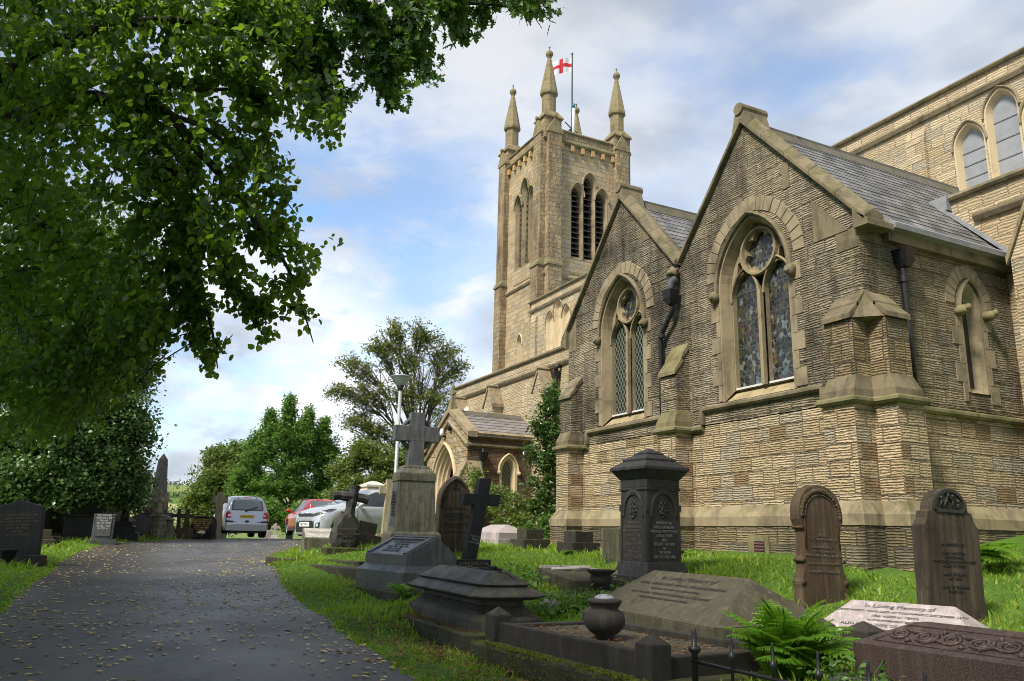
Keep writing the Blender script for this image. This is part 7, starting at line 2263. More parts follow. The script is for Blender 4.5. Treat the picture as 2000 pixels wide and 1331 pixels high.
def wheel(par, x, y, r_, side, spokes=8):
    b = MB()
    prof = [(r_ * .62, -.13), (r_ * .94, -.135), (r_, -.10), (r_, .07), (r_ * .94, .10), (r_ * .64, .095), (r_ * .60, .05)]
    b.lathe(prof, (0, 0, 0), 28)
    b.v = [(x + q[0], y + side * q[2], r_ + q[1]) for q in b.v]
    w_ = b.build('wheel', M['rubber'], par, world=False, smooth=True, uv=False)
    b = MB()
    b.lathe([(r_ * .66, .06), (r_ * .66, .085), (r_ * .60, .085), (r_ * .57, .02)], (0, 0, 0), 28)
    b.lathe([(.001, .05), (r_ * .16, .05), (r_ * .16, .08), (.001, .085)], (0, 0, 0), 16)
    for i in range(spokes):
        a = 2 * math.pi * i / spokes
        c_, s_ = math.cos(a), math.sin(a)
        p = [(r_ * .12, -.022), (r_ * .60, -.034), (r_ * .60, .034), (r_ * .12, .022)]
        b.prism([(q[0] * c_ - q[1] * s_, q[0] * s_ + q[1] * c_, .045) for q in p], (0, 0, .03))
    b.v = [(x + q[0], y + side * q[2], r_ + q[1]) for q in b.v]
    b.build('rim', M['alloy'], w_, world=False, uv=False)
    b = MB(); b.lathe([(.001, 0), (r_ * .62, 0), (r_ * .62, .02), (.001, .02)], (0, 0, 0), 20)
    b.v = [(x + q[0], y + side * q[2], r_ + q[1]) for q in b.v]
    b.build('hub', M['plastic'], w_, world=False, uv=False)
def mirror(par, x, y, z, side, mat):
    b = MB(); b.ball((x, y + side * .09, z), .10, 0, 10, (.65, 1.0, .72)); b.box(x - .03, x + .03, *sorted((y - side * .04, y + side * .05)), z - .06, z - .02)
    b.build('wing_mirror', mat, par, world=False, smooth=True, uv=False)
def numplate(par, bvh, x, z, side, w, h, body, mat):
    hit = bvh.ray_cast(Vector((side * 6, 0, z)), Vector((-side, 0, 0)))[0]
    xx = (hit.x if hit else x) + side * .02
    b = MB(); b.box(*sorted((xx - side * .03, xx)), -w / 2, w / 2, z - h / 2, z + h / 2)
    p = b.build('number_plate', mat, par, world=False, uv=False)
    text(p, body, h * .78, (xx + side * .003, 0, z), (R(90), 0, R(90) * side), M['t_dark'], .001, name='plate_lettering')

# silver hatchback, nose out from the church
hd = Vector((0.27, -1, 0)).normalized(); lf = Vector((-hd.y, hd.x, 0))
Pw = at(663, 1061.5, 21.2)
gzc = Pw.z
org = Pw - hd * 1.12 - lf * .70
o = thing('parked_car', 'pale silver small hatchback with white number plate parked nose out by the porch', 'car', (org.x, org.y, gzc), math.atan2(hd.y, hd.x))
top = [(1.80, .60), (1.76, .74), (1.66, .84), (1.45, .92), (1.15, .99), (.86, 1.05), (.55, 1.22), (.20, 1.40), (0, 1.455), (-.35, 1.49), (-.8, 1.49), (-1.25, 1.45), (-1.55, 1.36), (-1.70, 1.08), (-1.77, .92), (-1.80, .70)]
belt = [(1.8, .50), (1.7, .72), (1.4, .84), (.9, .93), (.2, .955), (-1, 1.00), (-1.6, .98), (-1.8, .6)]
wid = [(1.80, .52), (1.74, .66), (1.60, .745), (1.3, .79), (.8, .80), (-1.2, .80), (-1.6, .76), (-1.75, .68), (-1.8, .58)]
rw = [(1.80, .42), (1.7, .55), (1.3, .66), (.9, .68), (.55, .64), (.1, .57), (-.4, .56), (-1.2, .56), (-1.5, .55), (-1.8, .52)]
B, bv_ = car_body(o, M['white_silver'], 3.6, 1.6, top, belt, wid, rw, (1.12, -1.28), .29)
for sd_ in (1, -1):
    patch(o, bv_, [(.72, .985), (.30, 1.285), (.02, 1.385), (-.30, 1.405), (-.30, 1.0)], 'y', sd_, M['glass'], 'side_window')
    patch(o, bv_, [(-.38, 1.0), (-.38, 1.405), (-.85, 1.395), (-1.15, 1.33), (-1.22, 1.03)], 'y', sd_, M['glass'], 'side_window')
    patch(o, bv_, [(.84, .975), (.735, .99), (.73, 1.04), (.79, 1.02)], 'y', sd_, M['plastic'], 'quarter_trim')
    mirror(o, .62, sd_ * .76, 1.02, sd_, M['white_silver'])
    wheel(o, 1.12, sd_ * .70, .29, sd_, 8); wheel(o, -1.28, sd_ * .70, .29, sd_, 8)
    b = MB(); b.tube([(-.10, sd_ * .815, .86), (-.17, sd_ * .825, .862), (-.26, sd_ * .815, .864)], .014, 6); b.build('door_handle', M['alloy'], o, world=False, uv=False)
    for zl_, za, zb_ in ((-.34, .30, .97), (.68, .62, .93)):
        patch(o, bv_, [(zl_ - .006, za), (zl_ + .006, za), (zl_ + .006, zb_), (zl_ - .006, zb_)], 'y', sd_, M['plastic'], 'door_seam', .003, 6)
    patch(o, bv_, [(.78, .21), (.78, .26), (-.93, .26), (-.93, .21)], 'y', sd_, M['plastic'], 'sill_trim', .004)
    patch(o, bv_, [(sd_ * .40, .66), (sd_ * .66, .745), (sd_ * .735, .83), (sd_ * .70, .86), (sd_ * .50, .80), (sd_ * .38, .74)], 'x', 1, M['plastic'], 'headlight')
    patch(o, bv_, [(1.69, .73), (1.45, .80), (1.26, .885), (1.40, .885), (1.64, .82)], 'y', sd_, M['plastic'], 'headlight')
    patch(o, bv_, [(1.70, .735), (1.57, .775), (1.55, .825), (1.66, .805)], 'y', sd_, M['lampwhite'], 'headlight_lens', .010)
    patch(o, bv_, [(sd_ * .54, .34), (sd_ * .66, .36), (sd_ * .67, .53), (sd_ * .56, .50)], 'x', 1, M['plastic'], 'fog_lamp_surround')
    patch(o, bv_, [(sd_ * .575, .41), (sd_ * .635, .42), (sd_ * .635, .50), (sd_ * .58, .48)], 'x', 1, M['lampwhite'], 'fog_lamp', .012)
patch(o, bv_, [(-.38, .67), (.38, .67), (.36, .745), (0, .765), (-.36, .745)], 'x', 1, M['plastic'], 'grille')
patch(o, bv_, [(-.44, .26), (.44, .26), (.50, .36), (.46, .56), (-.46, .56), (-.50, .36)], 'x', 1, M['plastic'], 'lower_grille')
patch(o, bv_, [(-.05, .755), (.05, .755), (.05, .785), (-.05, .785)], 'x', 1, M['t_white'], 'badge', .012)
patch(o, bv_, [(-.56, .185), (.56, .185), (.60, .235), (-.60, .235)], 'x', 1, M['alloy'], 'skid_trim', .02)
numplate(o, bv_, 1.8, .47, 1, .52, .115, 'NJ17 OKX', M['plate_w'])
patch(o, bv_, [(.84, -.64), (.84, .64), (.16, .55), (.10, .3), (.10, -.3), (.16, -.55)], 'z', 1, M['glass_pale'], 'windscreen', .006, 5)
b = MB(); b.tube([(.86, .1, 1.062), (.80, -.2, 1.10), (.70, -.5, 1.155)], .008, 5); b.build('wiper', M['plastic'], o, world=False, uv=False)

# silver people carrier seen from behind
rh = ray(477, 1050); rh = Vector((rh.x, rh.y, 0)).normalized()
rr2 = Vector((rh.y, -rh.x, 0))
hd = (rh * math.cos(R(9)) - rr2 * math.sin(R(9))).normalized()
Pw = at(479, 1050.5, 31.2)
org = Pw + hd * 2.0
o = thing('parked_car', 'silver people carrier seen from behind with yellow number plate on the drive', 'car', (org.x, org.y, Pw.z), math.atan2(hd.y, hd.x))
top = [(2.08, .62), (2.0, .82), (1.7, .98), (1.25, 1.06), (.95, 1.18), (.55, 1.44), (.2, 1.57), (-.3, 1.62), (-1.2, 1.61), (-1.62, 1.55), (-1.74, 1.47), (-1.86, 1.20), (-1.97, .96), (-2.03, .62), (-2.08, .50)]
belt = [(2.08, .5), (1.7, .86), (1.0, .96), (-1.6, 1.02), (-1.9, .95), (-2.08, .42)]
wid = [(2.08, .55), (1.95, .74), (1.6, .84), (1.0, .86), (-1.5, .86), (-1.85, .85), (-2.0, .82), (-2.08, .78)]
rw = [(2.08, .5), (1.5, .70), (1.0, .72), (.5, .66), (0, .62), (-1.4, .62), (-1.70, .60), (-1.86, .68), (-2.0, .76), (-2.08, .74)]
B, bv_ = car_body(o, M['silver'], 4.16, 1.72, top, belt, wid, rw, (1.28, -1.30), .31, .26)
patch(o, bv_, [(-.60, 1.03), (.60, 1.03), (.61, 1.12), (.56, 1.36), (.48, 1.475), (-.48, 1.475), (-.56, 1.36), (-.61, 1.12)], 'x', -1, M['glass'], 'rear_window', .008, 4)
patch(o, bv_, [(-.54, 1.07), (.54, 1.07), (.55, 1.13), (.50, 1.36), (.44, 1.44), (-.44, 1.44), (-.50, 1.36), (-.55, 1.13)], 'x', -1, M['glass_pale'], 'rear_glass', .014, 4)
for sd_ in (1, -1):
    patch(o, bv_, [(sd_ * .60, .74), (sd_ * .80, .74), (sd_ * .815, .86), (sd_ * .76, .985), (sd_ * .64, .965)], 'x', -1, M['lampred'], 'tail_light', .012)
    patch(o, bv_, [(sd_ * .62, .80), (sd_ * .72, .80), (sd_ * .72, .87), (sd_ * .63, .87)], 'x', -1, M['lampwhite'], 'tail_light_lens', .018)
    patch(o, bv_, [(sd_ * .52, .565), (sd_ * .81, .575), (sd_ * .80, .645), (sd_ * .52, .625)], 'x', -1, M['plastic'], 'bumper_trim', .012)
    patch(o, bv_, [(1.0, 1.0), (.45, 1.36), (.15, 1.47), (-.30, 1.50), (-.30, 1.04)], 'y', sd_, M['glass'], 'side_window')
    patch(o, bv_, [(-.38, 1.04), (-.38, 1.50), (-1.1, 1.49), (-1.45, 1.43), (-1.55, 1.07)], 'y', sd_, M['glass'], 'side_window')
    patch(o, bv_, [(1.5, .50), (1.5, .58), (-1.9, .58), (-1.9, .50)], 'y', sd_, M['plastic'], 'rubbing_strip')
    mirror(o, .85, sd_ * .80, 1.03, sd_, M['plastic'])
    wheel(o, 1.28, sd_ * .76, .31, sd_, 7); wheel(o, -1.30, sd_ * .76, .31, sd_, 7)
    for w0 in ((.35),):
        b = MB(); b.ball((-1.70, sd_ * w0, 1.515), .022, 0, 6); b.build('wiper_stop', M['plastic'], o, world=False, uv=False)
patch(o, bv_, [(-.30, .86), (.30, .86), (.30, .885), (-.30, .885)], 'x', -1, M['alloy'], 'handle_bar', .02)
patch(o, bv_, [(.095 * math.cos(a), .615 + .042 * math.sin(a)) for a in [2 * math.pi * i / 14 for i in range(14)]], 'x', -1, M['plastic'], 'badge', .014)
patch(o, bv_, [(-.16, 1.535), (.16, 1.535), (.15, 1.56), (-.15, 1.56)], 'x', -1, M['lampred'], 'brake_light', .014)
b = MB(); b.tube([(-1.99, .02, 1.035), (-1.955, -.16, 1.10), (-1.915, -.38, 1.19)], .016, 6); b.ball((-1.985, .05, 1.03), .045, 0, 8); b.build('rear_wiper', M['plastic'], o, world=False, uv=False)
numplate(o, bv_, -2.05, .80, -1, .52, .115, 'YD03 DTK', M['plate_y'])
for y_, s_ in ((.50, 'SCENIC'), (-.50, 'MEGANE')):
    hit = bv_.ray_cast(Vector((-6, y_, .58)), Vector((1, 0, 0)))[0]
    text(o, s_, .055, (hit.x - .012, y_, .59), (R(90), 0, R(-90)), M['plastic'], .002, name='badge_lettering')
b = MB(); b.box(-1.98, -1.2, -.6, .6, .17, .27); b.box(-1.9, -1.7, .30, .62, .16, .26); b.build('underbody', M['plastic'], o, world=False, uv=False)

# red estate seen from behind
rh = ray(575, 1050); rh = Vector((rh.x, rh.y, 0)).normalized(); rr2 = Vector((rh.y, -rh.x, 0))
hd = (rh * math.cos(R(11)) - rr2 * math.sin(R(11))).normalized(); lf = Vector((-hd.y, hd.x, 0))
Pw = at(563, 1046.5, 34.0)
org = Pw - hd * 1.28 - lf * .76
o = thing('parked_car', 'bright red estate car half hidden behind the silver hatchback', 'car', (org.x, org.y, Pw.z), math.atan2(hd.y, hd.x))
top = [(2.1, .55), (2.05, .72), (1.9, .84), (1.4, .95), (.85, 1.02), (.4, 1.26), (0, 1.43), (-.5, 1.475), (-1.3, 1.46), (-1.70, 1.40), (-1.98, 1.0), (-2.1, .6)]
belt = [(2.1, .45), (1.8, .78), (1.0, .90), (-1.5, .98), (-2.1, .5)]
wid = [(2.1, .55), (2.0, .74), (1.7, .86), (1.0, .885), (-1.6, .88), (-2.1, .72)]
rw = [(2.1, .48), (1.8, .64), (1.0, .72), (.5, .66), (0, .60), (-1.4, .58), (-2.1, .62)]
B, bv_ = car_body(o, M['red'], 4.2, 1.77, top, belt, wid, rw, (1.28, -1.33), .31)
patch(o, bv_, [(.82, -.70), (.82, .70), (.10, .57), (.02, .3), (.02, -.3), (.10, -.57)], 'z', 1, M['glass_pale'], 'windscreen', .006, 5)
patch(o, bv_, [(-.66, 1.0), (.66, 1.0), (.58, 1.30), (.50, 1.375), (-.50, 1.375), (-.58, 1.30)], 'x', -1, M['glass_pale'], 'rear_window', .008, 4)
for sd_ in (1, -1):
    patch(o, bv_, [(sd_ * .55, .74), (sd_ * .80, .76), (sd_ * .78, .92), (sd_ * .60, .90)], 'x', -1, M['lampred'], 'tail_light', .01)
    patch(o, bv_, [(.80, .955), (.25, 1.29), (-.02, 1.37), (-.35, 1.39), (-.35, .98)], 'y', sd_, M['glass'], 'side_window')
    patch(o, bv_, [(-.42, .98), (-.42, 1.39), (-1.3, 1.37), (-1.6, 1.05)], 'y', sd_, M['glass'], 'side_window')
    mirror(o, .66, sd_ * .86, 1.02, sd_, M['red'])
    wheel(o, 1.28, sd_ * .76, .31, sd_, 5); wheel(o, -1.33, sd_ * .76, .31, sd_, 5)
    patch(o, bv_, [(sd_ * .45, .66), (sd_ * .78, .72), (sd_ * .80, .80), (sd_ * .50, .74)], 'x', 1, M['lampwhite'], 'headlight')
    b = MB(); b.tube([(.1, sd_ * .59, 1.42), (0, sd_ * .585, 1.475), (-1.3, sd_ * .575, 1.485), (-1.45, sd_ * .57, 1.43)], .014, 6); b.build('roof_rail', M['plastic'], o, world=False, uv=False)
patch(o, bv_, [(-.5, .30), (.5, .30), (.45, .58), (-.45, .58)], 'x', 1, M['plastic'], 'grille')

# ------------------------------------------------------------------ lamp post, flag, small fittings
P = ppos(768, 1052, 24.0)
pt = at(782, 760, 24.0)
o = thing('street_lamp', 'galvanised lamp post with an inverted cone lantern beside the porch', 'street lamp', (pt.x, pt.y, g1(pt.x, pt.y)))
h_ = pt.z - g1(pt.x, pt.y)
gal = plain('galvanised_steel', (0.36, 0.38, 0.40), .5, .3, grain=.1)
b = MB(); b.lathe([(.085, -.3), (.085, 1.2), (.055, 1.25), (.050, h_)], (0, 0, 0), 14); b.build('post', gal, o, world=False, smooth=True)
b = MB(); b.lathe([(.07, h_ - .04), (.075, h_ + .02), (.115, h_ + .10), (.10, h_ + .11)], (0, 0, 0), 18); b.build('collar', M['plastic'], o, world=False, smooth=True)
b = MB(); b.lathe([(.10, h_ + .10), (.28, h_ + .34), (.27, h_ + .35)], (0, 0, 0), 24); b.build('lamp_shade', plain('lantern_glass', (.42, .44, .45), .25, 0, .6), o, world=False)
b = MB()
for i in range(8):
    a = 2 * math.pi * i / 8
    b.tube([(.112 * math.cos(a), .112 * math.sin(a), h_ + .10), (.288 * math.cos(a), .288 * math.sin(a), h_ + .345)], .006, 5)
b.lathe([(.27, h_ + .34), (.315, h_ + .35), (.32, h_ + .375), (.25, h_ + .40), (.05, h_ + .425), (.0, h_ + .43)], (0, 0, 0), 24)
b.build('hood', gal, o, world=False, smooth=True)

TOPZ = 21.0
fx, fy = -34.0, 20.35
o = thing('flagpole', 'slim dark flagpole with bracing stays on the tower roof', 'flagpole', (fx, fy, TOPZ))
b = MB(); b.lathe([(.055, 0), (.05, 3.5), (.035, 6.35), (.06, 6.38), (.065, 6.46), (.01, 6.52)], (0, 0, 0), 10); b.build('pole', plain('weathered_pole', (.10, .11, .12), .6), o, world=False, smooth=True)
b = MB()
for dx_, dy_ in ((1.0, -.9), (-1.2, -.5), (.6, 1.4), (.2, -1.4)):
    b.tube([(0, 0, 1.9), (dx_ * .35, dy_ * .35, 1.35), (dx_, dy_, .2)], .03, 6)
b.tube([(-.0, -.45, 2.15), (0, .1, 1.75)], .03, 6)
b.build('stay', M['iron'], o, world=False)
o = thing('antenna', 'white tube aerial standing beside the flagpole', 'antenna', (fx + .14, fy + .02, TOPZ))
b = MB(); b.lathe([(.03, 0), (.03, .9), (.085, .92), (.085, 3.05), (.06, 3.1)], (0, 0, 0), 12); b.build('tube', M['plate_w'], o, world=False, smooth=True)
b = MB(); b.lathe([(.088, 3.0), (.088, 3.25), (.05, 3.3)], (0, 0, 0), 12); b.build('tip', plain('teal_cap', (.03, .16, .18), .5), o, world=False, smooth=True)
def flagmat():
    t = NT('flag_cloth')
    s = t.n('ShaderNodeSeparateXYZ'); t.set(s.inputs[0], t.coord('UV'))
    a = t.math('LESS_THAN', t.math('ABSOLUTE', t.math('SUBTRACT', s.outputs[0], .5)), .085)
    b_ = t.math('LESS_THAN', t.math('ABSOLUTE', t.math('SUBTRACT', s.outputs[1], .5)), .125)
    col = t.mix(t.math('MAXIMUM', a, b_), (.74, .73, .75), (.62, .03, .05))
    p = t.pbsdf(col, .8)
    tr = t.n('ShaderNodeBsdfTranslucent'); t.set(tr.inputs['Color'], col)
    m_ = t.n('ShaderNodeMixShader'); m_.inputs[0].default_value = .3
    t.t.links.new(p, m_.inputs[1]); t.t.links.new(tr.outputs[0], m_.inputs[2])
    return t.done(m_.outputs[0])
nu, nv = 22, 10
fl_d = Vector((-.45, -.89, 0)).normalized()
V_, UV_ = [], []
for i in range(nu + 1):
    for j in range(nv + 1):
        u_, v_ = i / nu, j / nv
        wv_ = .10 * u_ ** .7 * math.sin(7.5 * u_ + 1.2 * v_) + .04 * math.sin(15 * u_)
        p = Vector((fx, fy, TOPZ + 5.28)) + fl_d * (u_ * 1.22) + Vector((fl_d.y, -fl_d.x, 0)) * wv_ + Vector((0, 0, v_ * .88 - .22 * u_ ** 1.3 + .05 * math.sin(6 * u_)))
        V_.append(p); UV_.append((u_, v_))
F_ = [(i * (nv + 1) + j, (i + 1) * (nv + 1) + j, (i + 1) * (nv + 1) + j + 1, i * (nv + 1) + j + 1) for i in range(nu) for j in range(nv)]
me = bpy.data.meshes.new('flag'); me.from_pydata([tuple(p) for p in V_], [], F_)
ul = me.uv_layers.new(name='UVMap')
ul.data.foreach_set('uv', np.array([UV_[k] for q in F_ for k in q], dtype=np.float32).ravel())
me.polygons.foreach_set('use_smooth', [True] * len(F_)); me.materials.append(flagmat())
fo_ = bpy.data.objects.new('flag', me); COL.objects.link(fo_); tag(fo_, 'white flag with a red cross flying from the tower flagpole', 'flag')
# red and white banner inside the porch, blue one beside the brown gothic stone
def bannermat():
    t = NT('banner_cloth')
    s = t.n('ShaderNodeSeparateXYZ'); t.set(s.inputs[0], t.coord('Object'))
    a = t.math('FRACT', t.math('MULTIPLY', t.math('DIVIDE', s.outputs[0], t.math('SUBTRACT', 4.6, s.outputs[2])), 9.0))
    col = t.mix(t.math('GREATER_THAN', a, .68), (.42, .012, .030), (.70, .62, .62))
    return t.done(t.pbsdf(col, .7))
o = thing('banner', 'deep red banner with white stripes hanging in the porch doorway', 'banner', (-28.05, PY + .62, 1.6))
b = MB()
n = 22
for i in range(n):
    x0_, x1_ = -.62 + 1.24 * i / n, -.62 + 1.24 * (i + 1) / n
    y0_, y1_ = .04 * math.sin(i * 1.1), .04 * math.sin((i + 1) * 1.1)
    b.poly([(x0_, y0_, 0), (x1_, y1_, 0), (x1_, y1_, 2.5 - abs(x1_ + .05) * .9), (x0_, y0_, 2.5 - abs(x0_ + .05) * .9)])
b.build('cloth', bannermat(), o, world=False, smooth=True, fix=False)
P = ppos(847.5, 1040, 23.6); zt = at(847, 1003, 23.6).z
o = thing('banner', 'narrow blue and white banner stand showing left of the gothic headstone', 'banner', P, R(20))
def bluemat():
    t = NT('blue_banner')
    w_ = t.n('ShaderNodeTexWave'); t.set(w_.inputs['Vector'], t.coord('Object')); w_.inputs['Scale'].default_value = 1.3; w_.inputs['Distortion'].default_value = 6
    return t.done(t.pbsdf(t.ramp(w_.outputs['Fac'], [(.45, (.06, .17, .50)), (.6, (.55, .62, .72))]), .5))
b = MB(); b.box(-.03, .03, -.10, .34, .05, zt - P.z); b.box(-.15, .15, .0, .25, 0, .05); b.build('panel', bluemat(), o, world=False)
for (u_, v_, yy, lab, sc_) in ((912, 805, 14.22, 'white bulkhead floodlight on the aisle wall above the porch roof', 1.0), (877, 834, PY - .10, 'small dark lamp under the point of the porch gable', .55), (863, 845, PY - .16, 'pale security light on the left of the porch gable', .6)):
    r_ = ray(u_, v_); p = r_ * (yy / r_.y) + Vector((0, 0, EYE))
    o = thing('floodlight', lab, 'light', p)
    b = MB(); b.ball((0, 0, 0), .20 * sc_, 0, 12, (.75, .7, 1.25)); b.build('lamp_cover', M['plate_w'] if 'dark' not in lab else M['iron'], o, world=False, smooth=True)
    b = MB(); b.box(-.05, .05, 0, .2 if yy > 13 else .14, -.30 * sc_, -.18 * sc_); b.build('bracket', M['iron'], o, world=False)

# ------------------------------------------------------------------ trees
def B_(u, v, d, r_, rz_=None, w=1.0):
    p = at(u, v, d)
    return (p.x, p.y, p.z, r_, rz_ or r_, w)
def floor_at(u, d):
    p = at(u, 1045, d)
    return (p.x, p.y, g1(p.x, p.y))
# dense lime sweeping down to the ground at the left
make_tree('lime_tree', 'dense lime tree with leaves sweeping down to the graves at the left', 'tree', floor_at(95, 27),
    [B_(20, 950, 24, 1.5, 1.3), B_(95, 925, 24.5, 1.5, 1.25), B_(165, 925, 25, 1.4, 1.0), B_(228, 930, 25.5, 1.0, 1.1), B_(262, 955, 26, .55, .8, .6),
     B_(30, 850, 25, 1.9, 1.6), B_(120, 830, 25, 1.9, 1.6), B_(205, 825, 25.5, 1.5, 1.5), B_(262, 850, 26, .75, 1.4, .8), B_(60, 720, 26, 2.2, 1.8), B_(160, 715, 26, 1.9, 1.7), B_(240, 730, 26.5, 1.3, 1.6), B_(278, 700, 26.5, .65, 1.0, .6),
     B_(80, 600, 27, 2.3, 1.9), B_(190, 590, 27, 1.9, 1.8), B_(255, 610, 27, 1.1, 1.5), B_(120, 470, 28, 2.4, 2.0), B_(230, 480, 28, 1.8, 1.8), B_(-60, 880, 25, 2.0, 1.8), B_(-80, 720, 27, 2.4, 2.2), B_(-30, 560, 28, 2.6, 2.4)],
    None, .10, .42, M['hedge'], M['bark'], 80, 75, 'trees round the churchyard', 'heart', .16, .34, seed=21, inner=.35, nup=.7)
make_tree('lime_tree', 'shaded lime tree behind the dark chest tomb at the far left', 'tree', floor_at(40, 36),
    [B_(10, 960, 33, 2.4, 2.2), B_(110, 975, 33, 1.9, 1.5), B_(190, 960, 34, 1.8, 1.8), B_(240, 975, 35, 1.2, 1.4), B_(60, 830, 36, 3.4, 3.0), B_(180, 820, 36, 2.6, 2.6), B_(100, 650, 37, 3.6, 3.2), B_(-80, 900, 35, 3, 3)],
    None, .17, .45, M['lime'], M['bark'], 38, 30, 'trees round the churchyard', 'heart', .12, .5, seed=23, inner=.3)
# trees beyond the cars
T5 = 'trees beyond the parked cars'
make_tree('sycamore_tree', 'rounded olive green sycamore behind the tall buff ringed cross', 'tree', floor_at(430, 60),
    [B_(395, 1005, 60, 1.4, 1.4), B_(440, 1000, 60, 1.8, 1.8), B_(412, 945, 60, 1.9, 1.6), B_(450, 930, 61, 2.2, 1.9), B_(430, 895, 61, 1.5, 1.0), B_(465, 890, 62, 1.7, 1.3), B_(375, 985, 60, .9, .8, .7), B_(490, 960, 61, 2.2, 2.2), B_(365, 1020, 59, .8, .8, .6)],
    None, .21, .3, M['sycg'], M['bark'], 75, 75, T5, 'oval', .05, .42, seed=31, inner=.3)
make_tree('cherry_tree', 'fresh green multi stemmed tree with pointed tops behind the red car', 'tree', floor_at(565, 54),
    [B_(565, 800, 54, .32, 1.3, .7), B_(526, 825, 54, .35, 1.2, .7), B_(604, 825, 54, .36, 1.3, .7), B_(635, 840, 54.5, .35, 1.1, .6), B_(505, 860, 54, .5, .8, .6), B_(652, 880, 55, .6, 1.0, .6), B_(580, 850, 54, .8, 1.1, .7), B_(548, 850, 54, 1.2, 1.2), B_(595, 850, 54, 1.1, 1.2), B_(505, 880, 54, 1.3, 1.1), B_(560, 905, 54, 1.6, 1.2), B_(615, 890, 54.5, 1.3, 1.3), B_(640, 925, 55, 1.0, 1.4), B_(480, 925, 54, 1.2, 1.0), B_(530, 950, 53.5, 1.6, 1.1), B_(590, 950, 54, 1.4, 1.1), B_(460, 955, 54, .8, .8, .7), B_(500, 1000, 53, 1.3, 1.1), B_(550, 1005, 54, 1.1, 1.0, .8), B_(630, 985, 54, 1.1, 1.0, .7)],
    None, .16, .22, M['birch'], M['bark2'], 64, 75, T5, 'oval', .03, .32, seed=32, inner=.3)
make_tree('sycamore_tree', 'tall thin crowned sycamore with bare limbs showing behind the lamp post', 'tree', floor_at(812, 60),
    [B_(770, 640, 60, 1.22, 0.91, .8), B_(830, 650, 60, 1.76, 1.17), B_(745, 680, 60, 1.49, 1.17), B_(690, 715, 60, 1.62, 1.17), B_(800, 700, 60, 2.16, 1.43), B_(865, 690, 60, 1.76, 1.43), B_(895, 725, 60, 1.22, 1.17, .7), B_(660, 765, 60, 1.22, 1.04, .8), B_(720, 765, 60, 2.03, 1.43), B_(790, 770, 60, 2.03, 1.56), B_(850, 770, 60, 1.89, 1.56), B_(690, 820, 60, 1.62, 1.17), B_(740, 840, 60, 1.89, 1.17), B_(865, 830, 60, 1.62, 1.56, .8), B_(905, 790, 60, 1.08, 1.30, .5)],
    None, .17, .34, M['syc'], M['bark2'], 40, 44, T5, 'oval', .04, .34, seed=33, inner=.02, twig_r=.026)
make_tree('hawthorn_tree', 'low spreading olive tree behind the silver hatchback roof', 'tree', floor_at(735, 46),
    [B_(670, 915, 46, 1.0, .8), B_(715, 885, 46, 1.2, .9), B_(760, 905, 46, 1.2, .9), B_(690, 950, 45, 1.1, .8), B_(740, 950, 45, 1.3, .9), B_(790, 940, 46, 1.0, 1.0), B_(660, 985, 45, 1.0, .9), B_(720, 1000, 45, 1.4, 1.0), B_(820, 890, 47, 1.2, 1.4), B_(780, 1000, 45, 1.2, 1)],
    None, .16, .2, M['sycg'], M['bark2'], 60, 70, T5, 'oval', .05, .36, seed=34, inner=.3)
make_tree('hawthorn_tree', 'dark bushy tree low behind the silver people carrier', 'tree', floor_at(520, 45),
    [B_(470, 1000, 46, 1.1, 1.0), B_(520, 1000, 45, 1.0, .9), B_(560, 1015, 45, .9, .7), B_(600, 1010, 46, 1.1, .9), B_(640, 1010, 46, 1.0, .9), B_(440, 1020, 46, .8, .7)],
    None, .15, .15, M['birch'], M['bark2'], 50, 50, T5, 'oval', .05, .34, seed=36, inner=.3)
# shrubs against the church
make_tree('laurel_shrub', 'tall glossy evergreen shrub between the porch and the chapel', 'shrub', floor_at(1068, 24.5),
    [B_(1080, 775, 25, .42, .55, .7), B_(1062, 830, 25, .55, .6), B_(1085, 850, 24.8, .6, .7), B_(1055, 890, 24.8, .6, .6), B_(1080, 920, 24.5, .7, .7), B_(1052, 950, 24.5, .6, .6), B_(1075, 985, 24, .7, .6), B_(1040, 1000, 24, .6, .5), B_(1066, 1030, 23.5, .6, .4)],
    None, .11, .07, M['laurel'], M['bark'], 34, 26, 'shrubs along the church wall', 'oval', .06, .16, seed=41, inner=.3)
make_tree('conifer_shrub', 'narrow feathery conifer rising above the glossy shrub', 'shrub', floor_at(1088, 25.5),
    [B_(1084, 752, 25.5, .16, .35, .8), B_(1077, 775, 25.5, .22, .35, .8), B_(1090, 790, 25.5, .25, .4)], None, .09, .05, M['birch'], M['bark'], 22, 22, 'shrubs along the church wall', 'lance', -.2, .08, seed=42, inner=.1, nup=.2)
make_tree('flowering_shrub', 'loose yellow green shrub in front of the porch window', 'shrub', floor_at(965, 23.5),
    [B_(940, 950, 24, .5, .35), B_(975, 965, 23.5, .6, .4), B_(1010, 985, 23, .6, .45), B_(945, 990, 23.5, .5, .4), B_(985, 1010, 23, .7, .45), B_(1025, 1020, 22.5, .5, .35), B_(925, 925, 24.5, .4, .3, .6)],
    None, .085, .05, M['shrub'], M['bark2'], 32, 22, 'shrubs along the church wall', 'oval', -.05, .16, seed=43, inner=.15)
make_tree('bramble_shrub', 'low tangled bright bramble at the foot of the chapel buttress', 'shrub', floor_at(1050, 21.5),
    [B_(1040, 1040, 21.5, .5, .28), B_(1062, 1025, 21.5, .4, .3), B_(1010, 1045, 21.5, .5, .22), B_(1075, 1045, 21.2, .3, .25)],
    None, .09, .03, M['weed'], M['bark2'], 26, 18, 'shrubs along the church wall', 'oval', -.05, .12, seed=44, inner=.1)

